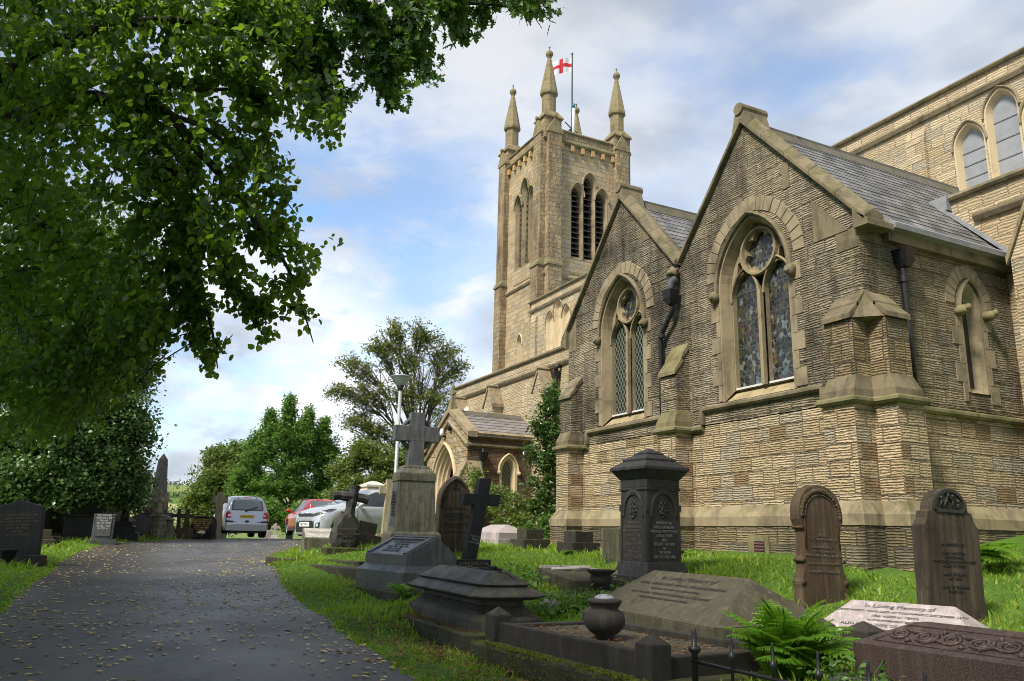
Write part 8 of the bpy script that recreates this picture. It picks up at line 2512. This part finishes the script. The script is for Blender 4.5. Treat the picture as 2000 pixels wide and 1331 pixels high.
# ------------------------------------------------------------------ overhanging boughs in the foreground
def bough_tree(name, label, root, trunk_r, trunk_top, boughs, regions, size, kind, mat, seed, tw_len, per, barkm, depth_noise=1.0):
    """trunk outside the frame; boughs given as measured curves; twigs hang through the measured masses"""
    global rng
    rng = np.random.default_rng(seed)
    t = thing(name, label, 'tree', root, 0, 'trees overhanging the drive')
    tb = MB()
    tb.tube([Vector(root) - Vector((0, 0, .3)), Vector(root) + Vector((.02, .03, 1.2)), (Vector(root) + Vector(trunk_top)) / 2, Vector(trunk_top)], [trunk_r * 1.5, trunk_r, trunk_r * .8, trunk_r * .5], 12)
    nodes = []
    for pts, r0, r1 in boughs:
        P = [at(*p) if len(p) == 3 else Vector(p[:3]) for p in pts]
        # smooth the measured polyline
        Q = []
        for i in range(len(P) - 1):
            p0, p1, p2, p3 = P[max(0, i - 1)], P[i], P[i + 1], P[min(len(P) - 1, i + 2)]
            for k in range(5):
                s = k / 5
                Q.append(0.5 * ((2 * p1) + (p2 - p0) * s + (2 * p0 - 5 * p1 + 4 * p2 - p3) * s * s + (3 * p1 - p0 - 3 * p2 + p3) * s ** 3))
        Q.append(P[-1])
        tb.tube(Q, [r0 + (r1 - r0) * i / (len(Q) - 1) for i in range(len(Q))], 7)
        nodes += Q
    NA = np.array([tuple(q) for q in nodes])
    PP, DD = [], []
    for poly, d0, d1, n in regions:
        us = [p[0] for p in poly]; vs__ = [p[1] for p in poly]
        cnt = 0
        while cnt < n:
            u_ = rng.uniform(min(us), max(us), 400); v_ = rng.uniform(min(vs__), max(vs__), 400)
            ok = in_poly(u_, v_, poly)
            for uu, vv in zip(u_[ok], v_[ok]):
                if cnt >= n: break
                d = rng.uniform(d0, d1)
                tip = at(uu, vv, d)
                near = NA[np.argmin(((NA - np.array(tip)) ** 2).sum(1) + rng.uniform(0, .4, len(NA)))]
                back = Vector(near) - tip
                L = min(back.length, tw_len * rng.uniform(.6, 1.3))
                back = (back.normalized() * .75 + Vector((0, 0, .55)) + Vector(rng.normal(0, .25, 3))).normalized()
                st = tip + back * L
                tw = curve(st, tip, .07, 4, .05)
                if cnt % 3 == 0: tb.tube(tw, [.007, .006, .005, .004, .002], 4, cap=False)
                m = max(4, int(per * rng.uniform(.7, 1.3)))
                tt = rng.uniform(.05, 1.0, m)
                A0 = np.array([tuple(p) for p in tw])
                sg = np.clip((tt * 4).astype(int), 0, 3); ff = tt * 4 - sg
                pp = A0[sg] * (1 - ff)[:, None] + A0[sg + 1] * ff[:, None] + rng.normal(0, .035, (m, 3))
                dv = np.tile(np.array(-back) * .5, (m, 1)) + rng.normal(0, .55, (m, 3)); dv[:, 2] -= .45
                PP.append(pp); DD.append(dv); cnt += 1
    tb.build('trunk', barkm, t, smooth=True, uv=False)
    leaves('crown', np.concatenate(PP), np.concatenate(DD), size, kind, mat, t, .5, seed)
    return t
rootL = at(-420, 1040, 9.0); rootL.z = g1(rootL.x, rootL.y)
ttop = at(-260, -120, 9.5)
lim = [([(-330, 420, 9.2), (-100, 260, 8.8), (60, 225, 8.4), (115, 217, 8.2), (165, 192, 8.1), (225, 198, 8.0), (262, 215, 7.9), (300, 270, 7.9), (330, 330, 8.0), (350, 390, 8.1), (372, 470, 8.2), (392, 560, 8.3), (415, 650, 8.4), (425, 720, 8.5)], .115, .006),
       ([(262, 215, 7.9), (300, 190, 7.8), (340, 165, 7.7), (400, 178, 7.7), (450, 175, 7.8), (520, 200, 8.0)], .05, .006),
       ([(250, 205, 7.9), (330, 225, 7.8), (370, 275, 7.8), (420, 330, 7.9), (470, 390, 8.0), (510, 450, 8.1), (560, 520, 8.2), (590, 600, 8.3), (612, 670, 8.4)], .06, .005),
       ([(330, 225, 7.8), (400, 250, 7.7), (460, 300, 7.8), (520, 350, 7.9), (580, 420, 8.0)], .03, .004),
       ([(300, 270, 7.9), (350, 310, 7.8), (400, 400, 7.9), (430, 500, 8.0), (480, 600, 8.2), (525, 670, 8.3)], .028, .004),
       ([(-100, 260, 8.8), (40, 120, 8.0), (180, 60, 7.6), (330, 40, 7.6), (480, 60, 7.8), (600, 150, 8.0), (660, 240, 8.1)], .07, .006),
       ([(-330, 420, 9.2), (-120, 420, 9.2), (20, 400, 9.2), (110, 460, 9.0), (180, 560, 8.9), (230, 680, 8.8)], .06, .006),
       ([(-330, 420, 9.2), (-150, 560, 9.2), (0, 600, 9.2), (90, 680, 9.0), (140, 800, 8.8)], .06, .006),
       ([(-260, -120, 9.5), (-60, -60, 9.0), (120, -20, 8.6), (300, -40, 8.4), (460, -20, 8.4)], .09, .01)]
bough_tree('lime_tree', 'big lime tree whose leafy boughs hang over the drive from the left', tuple(rootL), .45, tuple(ttop), lim, [
    ([(-60, -40), (260, -40), (300, 200), (280, 520), (230, 760), (120, 860), (-60, 900)], 7.0, 9.6, 560),
    ([(-60, -40), (200, -40), (200, 500), (120, 760), (-60, 820)], 8.5, 12.5, 420),
    ([(200, -40), (470, -40), (520, 60), (470, 190), (300, 240), (200, 200)], 7.0, 9.0, 170),
    ([(440, -40), (640, -40), (600, 60), (560, 130), (600, 200), (655, 235), (690, 268), (650, 292), (600, 285), (565, 270), (480, 260), (430, 150)], 7.4, 8.6, 135),
    ([(200, 200), (480, 210), (560, 280), (590, 345), (560, 372), (555, 420), (480, 470), (380, 500), (260, 470)], 7.2, 8.8, 170),
    ([(240, 430), (480, 440), (560, 410), (590, 470), (635, 540), (590, 560), (600, 620), (615, 685), (575, 650), (545, 600), (500, 560), (400, 560), (270, 600)], 7.4, 8.8, 120),
    ([(440, 540), (520, 600), (535, 675), (505, 668), (470, 630), (430, 600)], 7.9, 8.5, 26),
    ([(330, 560), (380, 560), (400, 650), (430, 740), (395, 725), (355, 680), (330, 620)], 8.0, 8.6, 34),
    ([(230, 560), (310, 570), (330, 640), (280, 700), (240, 740)], 7.4, 9.0, 60),
    ([(60, 740), (250, 600), (290, 640), (240, 760), (190, 840), (80, 880)], 7.0, 9.0, 120)],
    .072, 'heart', M['lime'], 51, .75, 22, M['bark'])
rootO = at(300, 1040, 3.2) + Vector((-3.5, -5.5, 0)); rootO.z = g1(rootO.x, rootO.y)
rootO = Vector((-3.6, -4.6, g1(-3.6, -4.6)))
otop = Vector((-4.2, -4.0, 8.5))
oak = [([(-4.0, -4.2, 5.5, 0), (-5.0, -2.6, 6.8, 0), tuple(at(560, -200, 8.0)) + (0,), (640, -60, 8.6), (700, 30, 8.9), (740, 120, 9.0), (760, 195, 9.1)], .10, .006),
       ([(640, -60, 8.6), (620, 40, 8.7), (615, 110, 8.7), (600, 180, 8.8)], .035, .006),
       ([(640, -60, 8.6), (760, -30, 9.0), (860, 0, 9.3), (960, 10, 9.6), (1040, 20, 9.8), (1075, 40, 9.9)], .04, .005),
       ([(700, 30, 8.9), (780, 60, 9.0), (830, 120, 9.1)], .02, .005), ([(860, 0, 9.3), (890, 50, 9.3), (905, 95, 9.3)], .018, .004)]
bough_tree('oak_tree', 'oak bough with deeply lobed leaves reaching in along the top of the view', tuple(rootO), .38, tuple(otop), oak, [
    ([(470, -60), (700, -60), (690, 60), (640, 130), (560, 150), (490, 60)], 8.2, 9.2, 120),
    ([(560, 100), (660, 90), (700, 150), (690, 215), (650, 230), (600, 190)], 8.3, 9.0, 60),
    ([(650, -60), (900, -60), (880, 20), (850, 60), (845, 160), (800, 185), (770, 210), (735, 190), (720, 150), (690, 120), (650, 60)], 8.4, 9.6, 210),
    ([(850, -60), (1090, -60), (1085, 35), (1060, 55), (1010, 28), (950, 25), (915, 100), (890, 90), (860, 60)], 9.0, 10.0, 100)],
    .125, 'oak', M['oak'], 52, .5, 15, M['bark'])
# canopy out of view, added to keep the drive and left boughs in shade
rootC = Vector((-7.5, -9.0, g1(-7.5, -9.0)))
make_tree('lime_tree', 'unseen lime tree crown added above the left side to darken it', 'tree', tuple(rootC),
    [(-7, -8, 7.0, 2.8, 1.8, 1), (-10, -7, 7.5, 2.8, 1.8, 1), (-5, -5.5, 8.2, 2.4, 1.5, 1), (-9.5, -10.5, 8, 3, 2, 1), (-12.5, -9.5, 7.6, 2.8, 2, 1), (-8.5, -5.6, 9.0, 2.4, 1.4, 1), (-6, -8.5, 9.5, 3, 2, 1), (-10.5, -7.5, 10, 3, 2, 1), (-13.5, -7.5, 9.0, 2.4, 2, 1), (-3, -3.2, 8.4, 2.0, 1.2, 1)],
    None, .16, .4, M['lime'], M['bark'], 40, 34, 'trees overhanging the drive', 'heart', .1, .5, seed=61, inner=.2)

make_tree('lime_tree', 'unseen lime tree added behind the viewer to shade the left boughs and foreground', 'tree', (3.5, -3.0, g1(3.5, -3.0)),  # crown behind the camera, added to block sky light
    [(2, -2, 6.5, 2.6, 1.6, 1), (4.5, -1, 7, 2.6, 1.6, 1), (0, -4, 7.5, 2.6, 1.6, 1), (5, -4, 7, 2.8, 1.8, 1), (2.5, -4.5, 9, 2.8, 1.8, 1), (1, -1, 8.6, 2.2, 1.3, 1), (5.5, 2, 6.5, 2.6, 1.8, 1), (7, -1, 8, 2.8, 2, 1), (3, 2, 8, 2.2, 1.2, 1), (6, 5, 6, 2.4, 1.8, 1), (1.5, -6, 4.2, 2.4, 2, 1.3), (-.5, -7.5, 4.8, 2.4, 2, 1.3), (3, -4, 4.6, 2, 1.6, 1.2), (0, -5.5, 6.5, 2.2, 1.5, 1.2)],
    None, .2, .4, M['lime'], M['bark'], 34, 26, 'trees overhanging the drive', 'heart', .1, .5, seed=62, inner=.2)
make_tree('lime_tree', 'unseen very tall lime tree added on the south side to shade the boughs and near drive', 'tree', (-6, -12, g1(-6, -12)),  # off-frame crown masses placed to cast shade on the lime boughs and drive
    [(-8, -8, 12, 3.6, 2.6, 1), (-3, -8, 11, 3.4, 2.6, 1), (-13, -9, 12, 3.8, 2.8, 1), (-6, -12, 14, 4, 3, 1), (0, -7, 11, 3.2, 2.3, 1), (-6, -5, 9, 2.5, 1.7, 1.3), (-9, -5, 9.5, 2.5, 1.8, 1.3), (-12, -5.5, 9.5, 2.6, 2, 1.3), (-7.5, -6.5, 10.5, 2.6, 1.8, 1.2), (-4.2, -5, 8.6, 2, 1.3, 1.2), (-2, -4.5, 8.4, 2, 1.3, 1.2), (-10, -3.2, 12, 2.4, 1.5, 1.3), (-17, -10, 11, 3.4, 2.8, 1)],
    None, .22, .5, M['lime'], M['bark'], 46, 30, 'trees overhanging the drive', 'heart', .1, .6, seed=63, inner=.2)
# ------------------------------------------------------------------ ferns and weeds
def fern(name, label, P, fronds, L, seed, rise=.75, group='ferns among the graves', mat=None, az=None):
    r_ = np.random.default_rng(seed)
    o = thing(name, label, 'fern', P, 0, group)
    V, F = [], []
    st = MB()
    for k in range(fronds):
        a = r_.uniform(0, 2 * math.pi) if az is None else r_.uniform(*az)
        ln = L * r_.uniform(.65, 1.1)
        out = np.array((math.cos(a), math.sin(a), 0))
        rs_ = rise * r_.uniform(.6, 1.25)
        sp = [np.array(P) + np.array((r_.normal(0, .05), r_.normal(0, .05), 0)) * L]
        n = 34
        d = out * .28 + np.array((0, 0, rs_))
        base_ = sp[0]
        pts = []
        p = base_.copy()
        for i in range(n + 1):
            pts.append(p.copy())
            d = d + (out * .028 - np.array((0, 0, .034 + .008 * rs_)))
            p = p + d / np.linalg.norm(d) * ln / n
        st.tube([tuple(q) for q in pts[::3]], [.006 * L + .002] * len(pts[::3]), 4, cap=False)
        side = np.cross(out, (0, 0, 1.0))
        for i in range(4, n + 1):
            f = i / n
            pl = ln * .27 * math.sin(math.pi * min(1, f ** .75 * .93 + .07)) * r_.uniform(.85, 1.1) + .012
            tng = pts[i] - pts[i - 1]; tng /= np.linalg.norm(tng)
            for sg in (-1, 1):
                dr = sg * side * .88 + tng * .48 + np.array((0, 0, -.12)) + r_.normal(0, .05, 3)
                dr /= np.linalg.norm(dr)
                nrm = np.cross(dr, tng); nrm /= np.linalg.norm(nrm) + 1e-9
                wv = np.cross(nrm, dr)
                m = 5
                w0 = pl * .10
                for j in range(m):                    # toothed pinna
                    t0, t1 = j / m, (j + 1) / m
                    c0 = pts[i] + dr * pl * t0; c1 = pts[i] + dr * pl * t1
                    c0[2] -= pl * .18 * t0 * t0; c1[2] -= pl * .18 * t1 * t1
                    w_ = w0 * (1.25 - t0) * 1.4
                    b0 = len(V)
                    V += [c0, c1, c0 + wv * w_ + dr * pl * .09, c0 - wv * w_ + dr * pl * .09]
                    F += [(b0, b0 + 2, b0 + 1), (b0, b0 + 1, b0 + 3)]
    st.build('stem', mat or M['fern'], o, uv=False, fix=False)
    np_mesh('frond', V, F, mat or M['fern'], o)
    return o
P = at(1535, 1330, 5.9); P.z = g1(P.x, P.y) - .02
fern('fern', 'big bright green fern clump behind the iron railing', tuple(P), 46, .74, 71, 2.0)
P2 = at(1590, 1330, 5.7); P2.z = g1(P2.x, P2.y) - .02
fern('fern', 'second fern clump crowding the left end of the red granite tomb', tuple(P2), 18, .55, 72, 1.6)
P = at(790, 1190, 10.9); P.z = g1(P.x, P.y)
fern('fern', 'small upright fern between the grey granite tomb and the stepped tomb', tuple(P + Vector((0, 0, .12))), 11, .42, 73, 1.5)
P = at(1915, 1060, 11.2); P.z = g1(P.x, P.y)
fern('fern', 'arching fern beside the right headstone against the plinth', tuple(P + Vector((0, 0, .15))), 13, .72, 74, .9, az=(-1.2, 1.6))
P = ppos(1110, 1078, 16.2)
fern('fern', 'little fern growing in front of the bare two block stump', tuple(P), 8, .30, 75, 1.1)
P = ppos(1100, 1180, 10.2)
fern('fern', 'low fern lying beside the pale loose stone', tuple(P), 10, .38, 76, .6)
P = ppos(1335, 1085, 14.5)
fern('fern', 'thin fern by the right side of the black pedestal', tuple(P), 6, .36, 77, 1.2)
P = at(1400, 1335, 5.9); P.z = g1(P.x, P.y)
fern('fern', 'low fern fronds behind the first railing upright', tuple(P), 10, .34, 78, .7)
def weed(label, P, n, r_, h, size, seed, kind='oval', mat=None):
    q = np.random.default_rng(seed)
    o = thing('weed_clump', label, 'weed', P, 0, 'leafy weeds among the graves')
    pp = np.stack([P[0] + q.normal(0, r_, n), P[1] + q.normal(0, r_, n), np.full(n, P[2]) + q.uniform(.02, h, n)], -1)
    pp[:, 2] += gz(pp[:, 0], pp[:, 1]) - P[2] if True else 0
    d = q.normal(0, 1, (n, 3)); d[:, 2] = q.uniform(-.1, .6, n)
    st = MB()
    for i in range(0, n, 8):
        st.tube([(pp[i][0] * .6 + P[0] * .4, pp[i][1] * .6 + P[1] * .4, g1(pp[i][0], pp[i][1])), tuple(pp[i])], .004, 4, cap=False)
    st.build('stem', M['weed'], o, uv=False, fix=False)
    leaves('leaf', pp, d, size, kind, mat or M['weed'], o, .8, seed)
for k, (u_, v_, d_, n, r_, h_, sz, lab) in enumerate([(1060, 1150, 12.2, 260, .38, .22, .10, 'leafy weeds left of the fallen tablet'), (1010, 1140, 12.0, 160, .30, .18, .09, 'leafy weeds by the right end of the stepped tomb'), (1120, 1190, 10.3, 160, .30, .18, .085, 'leafy weeds between the vase and the kerbed plot'), (1215, 1160, 10.8, 130, .25, .18, .09, 'leafy weeds at the foot of the black pedestal'), (1045, 1190, 10.2, 140, .25, .20, .08, 'leafy weeds round the loose stone'), (1770, 1090, 12.0, 70, .12, .30, .06, 'dark leaf tuft against the chapel corner'), (1340, 1255, 7.0, 40, .10, .16, .07, 'bright seedling inside the kerbed plot'), (1160, 1230, 7.9, 60, .14, .22, .06, 'pale seedlings left of the grave urn'), (1640, 1320, 5.3, 90, .16, .16, .06, 'pale weeds under the ferns by the red tomb'), (870, 1265, 9.6, 60, .2, .1, .05, 'sparse weeds at the kerb foot of the stepped tomb')]):
    P = ppos(u_, v_, d_)
    if 'kerbed plot' in lab and 'inside' in lab or 'urn' in lab: P.z += .15
    weed(lab, tuple(P), n, r_, h_, sz, 90 + k)

# ------------------------------------------------------------------ grass, fallen leaves, moss, far woods
def church_mask(x, y):
    m = (y > 9.95) & (x > -17.8) & (x < -7.9)
    m |= (y > 13.9) & (x < 4)
    m |= (y > 11.0) & (x > -30.2) & (x < -25.5)
    return m
q = np.random.default_rng(5)
N = 330000
d = q.uniform(3.2, 40, N) ** 1.0
keep = q.uniform(0, 1, N) < np.clip(1.35 - d / 34, .18, 1)
d = d[keep]
th = q.uniform(-R(44), R(46), len(d))
sx = SF.x * np.cos(th) - SF.y * np.sin(-th) ; sy = SF.y * np.cos(th) + SF.x * np.sin(-th)
x, y = sx * d, sy * d
edge = dist_poly(x, y, ROAD)
ok = (~in_poly(x, y, ROAD) | (edge < q.uniform(0, .10, len(x)))) & ~church_mask(x, y)
# bare worn patches
pn = np.sin(x * 1.9 + 1.3 * np.sin(y * 1.1)) * np.sin(y * 2.3 + 1.1 * np.sin(x * .9))
ok &= q.uniform(0, 1, len(x)) < np.where(pn > .72, .25, 1.0)
x, y, d, edge, pn = x[ok], y[ok], d[ok], edge[ok], pn[ok]
tx, ty = [], []
for k, p in BP.items():
    m_ = 130 if p.length < 14 else 60
    a_ = q.uniform(0, 2 * math.pi, m_); r_ = q.uniform(.25, .85, m_)
    tx.append(p.x + np.cos(a_) * r_); ty.append(p.y + np.sin(a_) * r_)
tx, ty = np.concatenate(tx), np.concatenate(ty)
ok = ~in_poly(tx, ty, ROAD) & ~church_mask(tx, ty)
tx, ty = tx[ok], ty[ok]
nt = len(tx)
x, y = np.concatenate([x, tx]), np.concatenate([y, ty])
d = np.concatenate([d, np.hypot(tx, ty)]); edge = np.concatenate([edge, np.full(nt, 2.0)]); pn = np.concatenate([pn, np.full(nt, 0.0)])
z = gz(x, y)
n = len(x)
tall = np.concatenate([np.ones(n - nt), np.full(nt, 2.1)])
h = tall * q.uniform(.035, .085, n) * np.where(edge < .3, .55, 1.0) * np.where(pn < -.5, 1.5, 1.0) * np.clip(.75 + d / 40, .7, 1.4)
wdt = (.0045 + .00055 * d) * q.uniform(.7, 1.4, n)
ang = q.uniform(0, 2 * math.pi, n)
la = q.uniform(0, 2 * math.pi, n); lm = h * q.uniform(.15, .9, n)
cx, cy = np.cos(ang) * wdt, np.sin(ang) * wdt
lx, ly = np.cos(la) * lm, np.sin(la) * lm
V = np.zeros((n, 5, 3))
V[:, 0] = np.stack([x - cx, y - cy, z - .01], -1); V[:, 1] = np.stack([x + cx, y + cy, z - .01], -1)
V[:, 2] = np.stack([x + cx * .75 + lx * .35, y + cy * .75 + ly * .35, z + h * .62], -1); V[:, 3] = np.stack([x - cx * .75 + lx * .35, y - cy * .75 + ly * .35, z + h * .62], -1)
V[:, 4] = np.stack([x + lx, y + ly, z + h * .95], -1)
f = np.array([(0, 1, 2), (0, 2, 3), (3, 2, 4)])
Fg = (f[None] + (np.arange(n) * 5)[:, None, None]).reshape(-1, 3)
go = np_mesh('grass', V.reshape(-1, 3), Fg, M['grass'])
tag(go, 'short green churchyard grass', 'grass', kind='stuff')

def scatter(name, mat, x, y, z, size, seed, label, cat, kind='lance', flat=.95):
    q = np.random.default_rng(seed)
    n = len(x)
    a = q.uniform(0, 2 * math.pi, n)
    dv = np.stack([np.cos(a), np.sin(a), q.normal(0, .10, n)], -1)
    o = leaves(name, np.stack([x, y, z], -1), dv, size * q.uniform(.6, 1.3, n), kind, mat, None, 6.0, seed)
    tag(o, label, cat, kind='stuff')
    return o
q = np.random.default_rng(8)
x = q.uniform(RA[:, 0].min(), RA[:, 0].max(), 60000); y = q.uniform(RA[:, 1].min(), RA[:, 1].max(), 60000)
ok = in_poly(x, y, ROAD) & (np.hypot(x, y) < 33) & (sfwd(x, y) > 3)
x, y = x[ok], y[ok]
e = dist_poly(x, y, ROAD)
cl = .5 + .5 * np.sin(x * 1.3 + 2 * np.sin(y * .9)) * np.sin(y * 1.7)
keep = q.uniform(0, 1, len(x)) < np.clip(.10 + .42 * cl ** 2 + 1.8 * np.exp(-e / .42) + .5 * np.exp(-((SF.y * x - SF.x * y) + 4.5) ** 2 / 1.6), 0, 1) * .95
x, y = x[keep], y[keep]
scatter('fallen_leaves', M['fallen'], x, y, gz(x, y) + .016, .068, 81, 'yellow fallen leaves scattered over the drive', 'leaves', 'oval')
# brown litter on the verge below the tombs and inside the plot
pts = []
for (u_, v_, d_, n_l, r_) in [(900, 1290, 8.6, 260, .55), (980, 1300, 7.8, 240, .5), (800, 1240, 9.8, 160, .5), (1050, 1331, 7.2, 160, .45), (1100, 1420, 6.2, 120, .5), (660, 1165, 13, 120, .5), (550, 1105, 16.5, 90, .5)]:
    p = at(u_, v_, d_)
    pts.append(np.stack([q.normal(p.x, r_, n_l * 3), q.normal(p.y, r_, n_l * 3)], -1))
pts = np.concatenate(pts)
ok = ~in_poly(pts[:, 0], pts[:, 1], ROAD)
pts = pts[ok]
scatter('leaf_litter', M['litter'], pts[:, 0], pts[:, 1], gz(pts[:, 0], pts[:, 1]) + q.uniform(.03, .075, len(pts)), .085, 82, 'brown dead leaves on the verge below the tombs', 'leaves', 'lance')
b0, ux_, uy_, Lp_, Wp_, zt_ = KPLOT
a = q.uniform(.1, Lp_ - .1, 420); w_ = q.uniform(.1, Wp_ - .1, 420)
xx, yy = b0.x + ux_.x * a + uy_.x * w_, b0.y + ux_.y * a + uy_.y * w_
scatter('leaf_litter', M['litter'], xx, yy, np.full(len(xx), b0.z + .165), .065, 83, 'brown dead leaves lying inside the kerbed plot', 'leaves', 'lance')
tb_, ta_, tl_ = KTIER
a = q.uniform(.1, tl_ - .15, 260); w_ = q.uniform(-.19, -.02, 260)
scatter('leaf_litter', M['litter'], tb_.x + math.cos(ta_) * a - math.sin(ta_) * w_, tb_.y + math.sin(ta_) * a + math.cos(ta_) * w_, np.full(260, tb_.z + .145), .065, 86, 'brown dead leaves caught on the kerb of the stepped tomb', 'leaves', 'lance')
a = q.uniform(-.2, Lp_ + .1, 5200); c_ = .5 + .5 * np.sin(a * 9) * np.sin(a * 4.3 + 1)
k_ = q.uniform(0, 1, len(a)) < c_ * .9 + .1
a = a[k_]
w_ = -.24 + np.abs(q.normal(0, .05, len(a)))
zz_ = b0.z + .032 - np.where(q.uniform(0, 1, len(a)) < .55, 0, q.uniform(0, .30, len(a)))
w_ = np.where(zz_ < b0.z + .03, -.245, w_)
pp = np.stack([b0.x + ux_.x * a + uy_.x * w_, b0.y + ux_.y * a + uy_.y * w_, zz_], -1)
dv = q.normal(0, 1, (len(a), 3)); dv[:, 2] = np.abs(dv[:, 2]) * .8
mo = leaves('moss', pp, dv, .030, 'lance', M['moss'], None, .4, 84)
tag(mo, 'bright green moss along the lower kerb of the corner post plot', 'moss', kind='stuff')
# woods on the far hill
q = np.random.default_rng(12)
C_ = []
for (s0, s1, l0, l1, n_c) in [(1560, 1720, -1500, 500, 900), (1180, 1260, -700, -250, 60), (1050, 1150, -620, -330, 50), (900, 960, -520, -300, 22), (1330, 1400, -900, -350, 60), (700, 760, -420, -200, 12)]:
    C_.append(np.stack([q.uniform(s0, s1, n_c), q.uniform(l0, l1, n_c)], -1))
C_ = np.concatenate(C_)
n_t = 26
P_, S_2 = [], []
for s_, l_ in C_:
    c = np.array((SF.x * s_ + SF.y * l_, SF.y * s_ - SF.x * l_, float(hillz(np.array(s_), np.array(l_)))))
    r_ = q.uniform(4, 8)
    dd_ = q.normal(0, 1, (n_t, 3)); dd_ /= np.linalg.norm(dd_, axis=1, keepdims=True)
    P_.append(c + np.array((0, 0, r_ * .8)) + dd_ * np.array((r_, r_, r_ * .9)) * q.uniform(.5, 1, (n_t, 1)))
P_ = np.concatenate(P_)
wo_ = leaves('far_woods', P_, q.normal(0, 1, P_.shape), 3.6, 'oval', M['far'], None, .6, 13)
tag(wo_, 'dark woods and hedgerow trees on the far hillside', 'woods', kind='stuff')
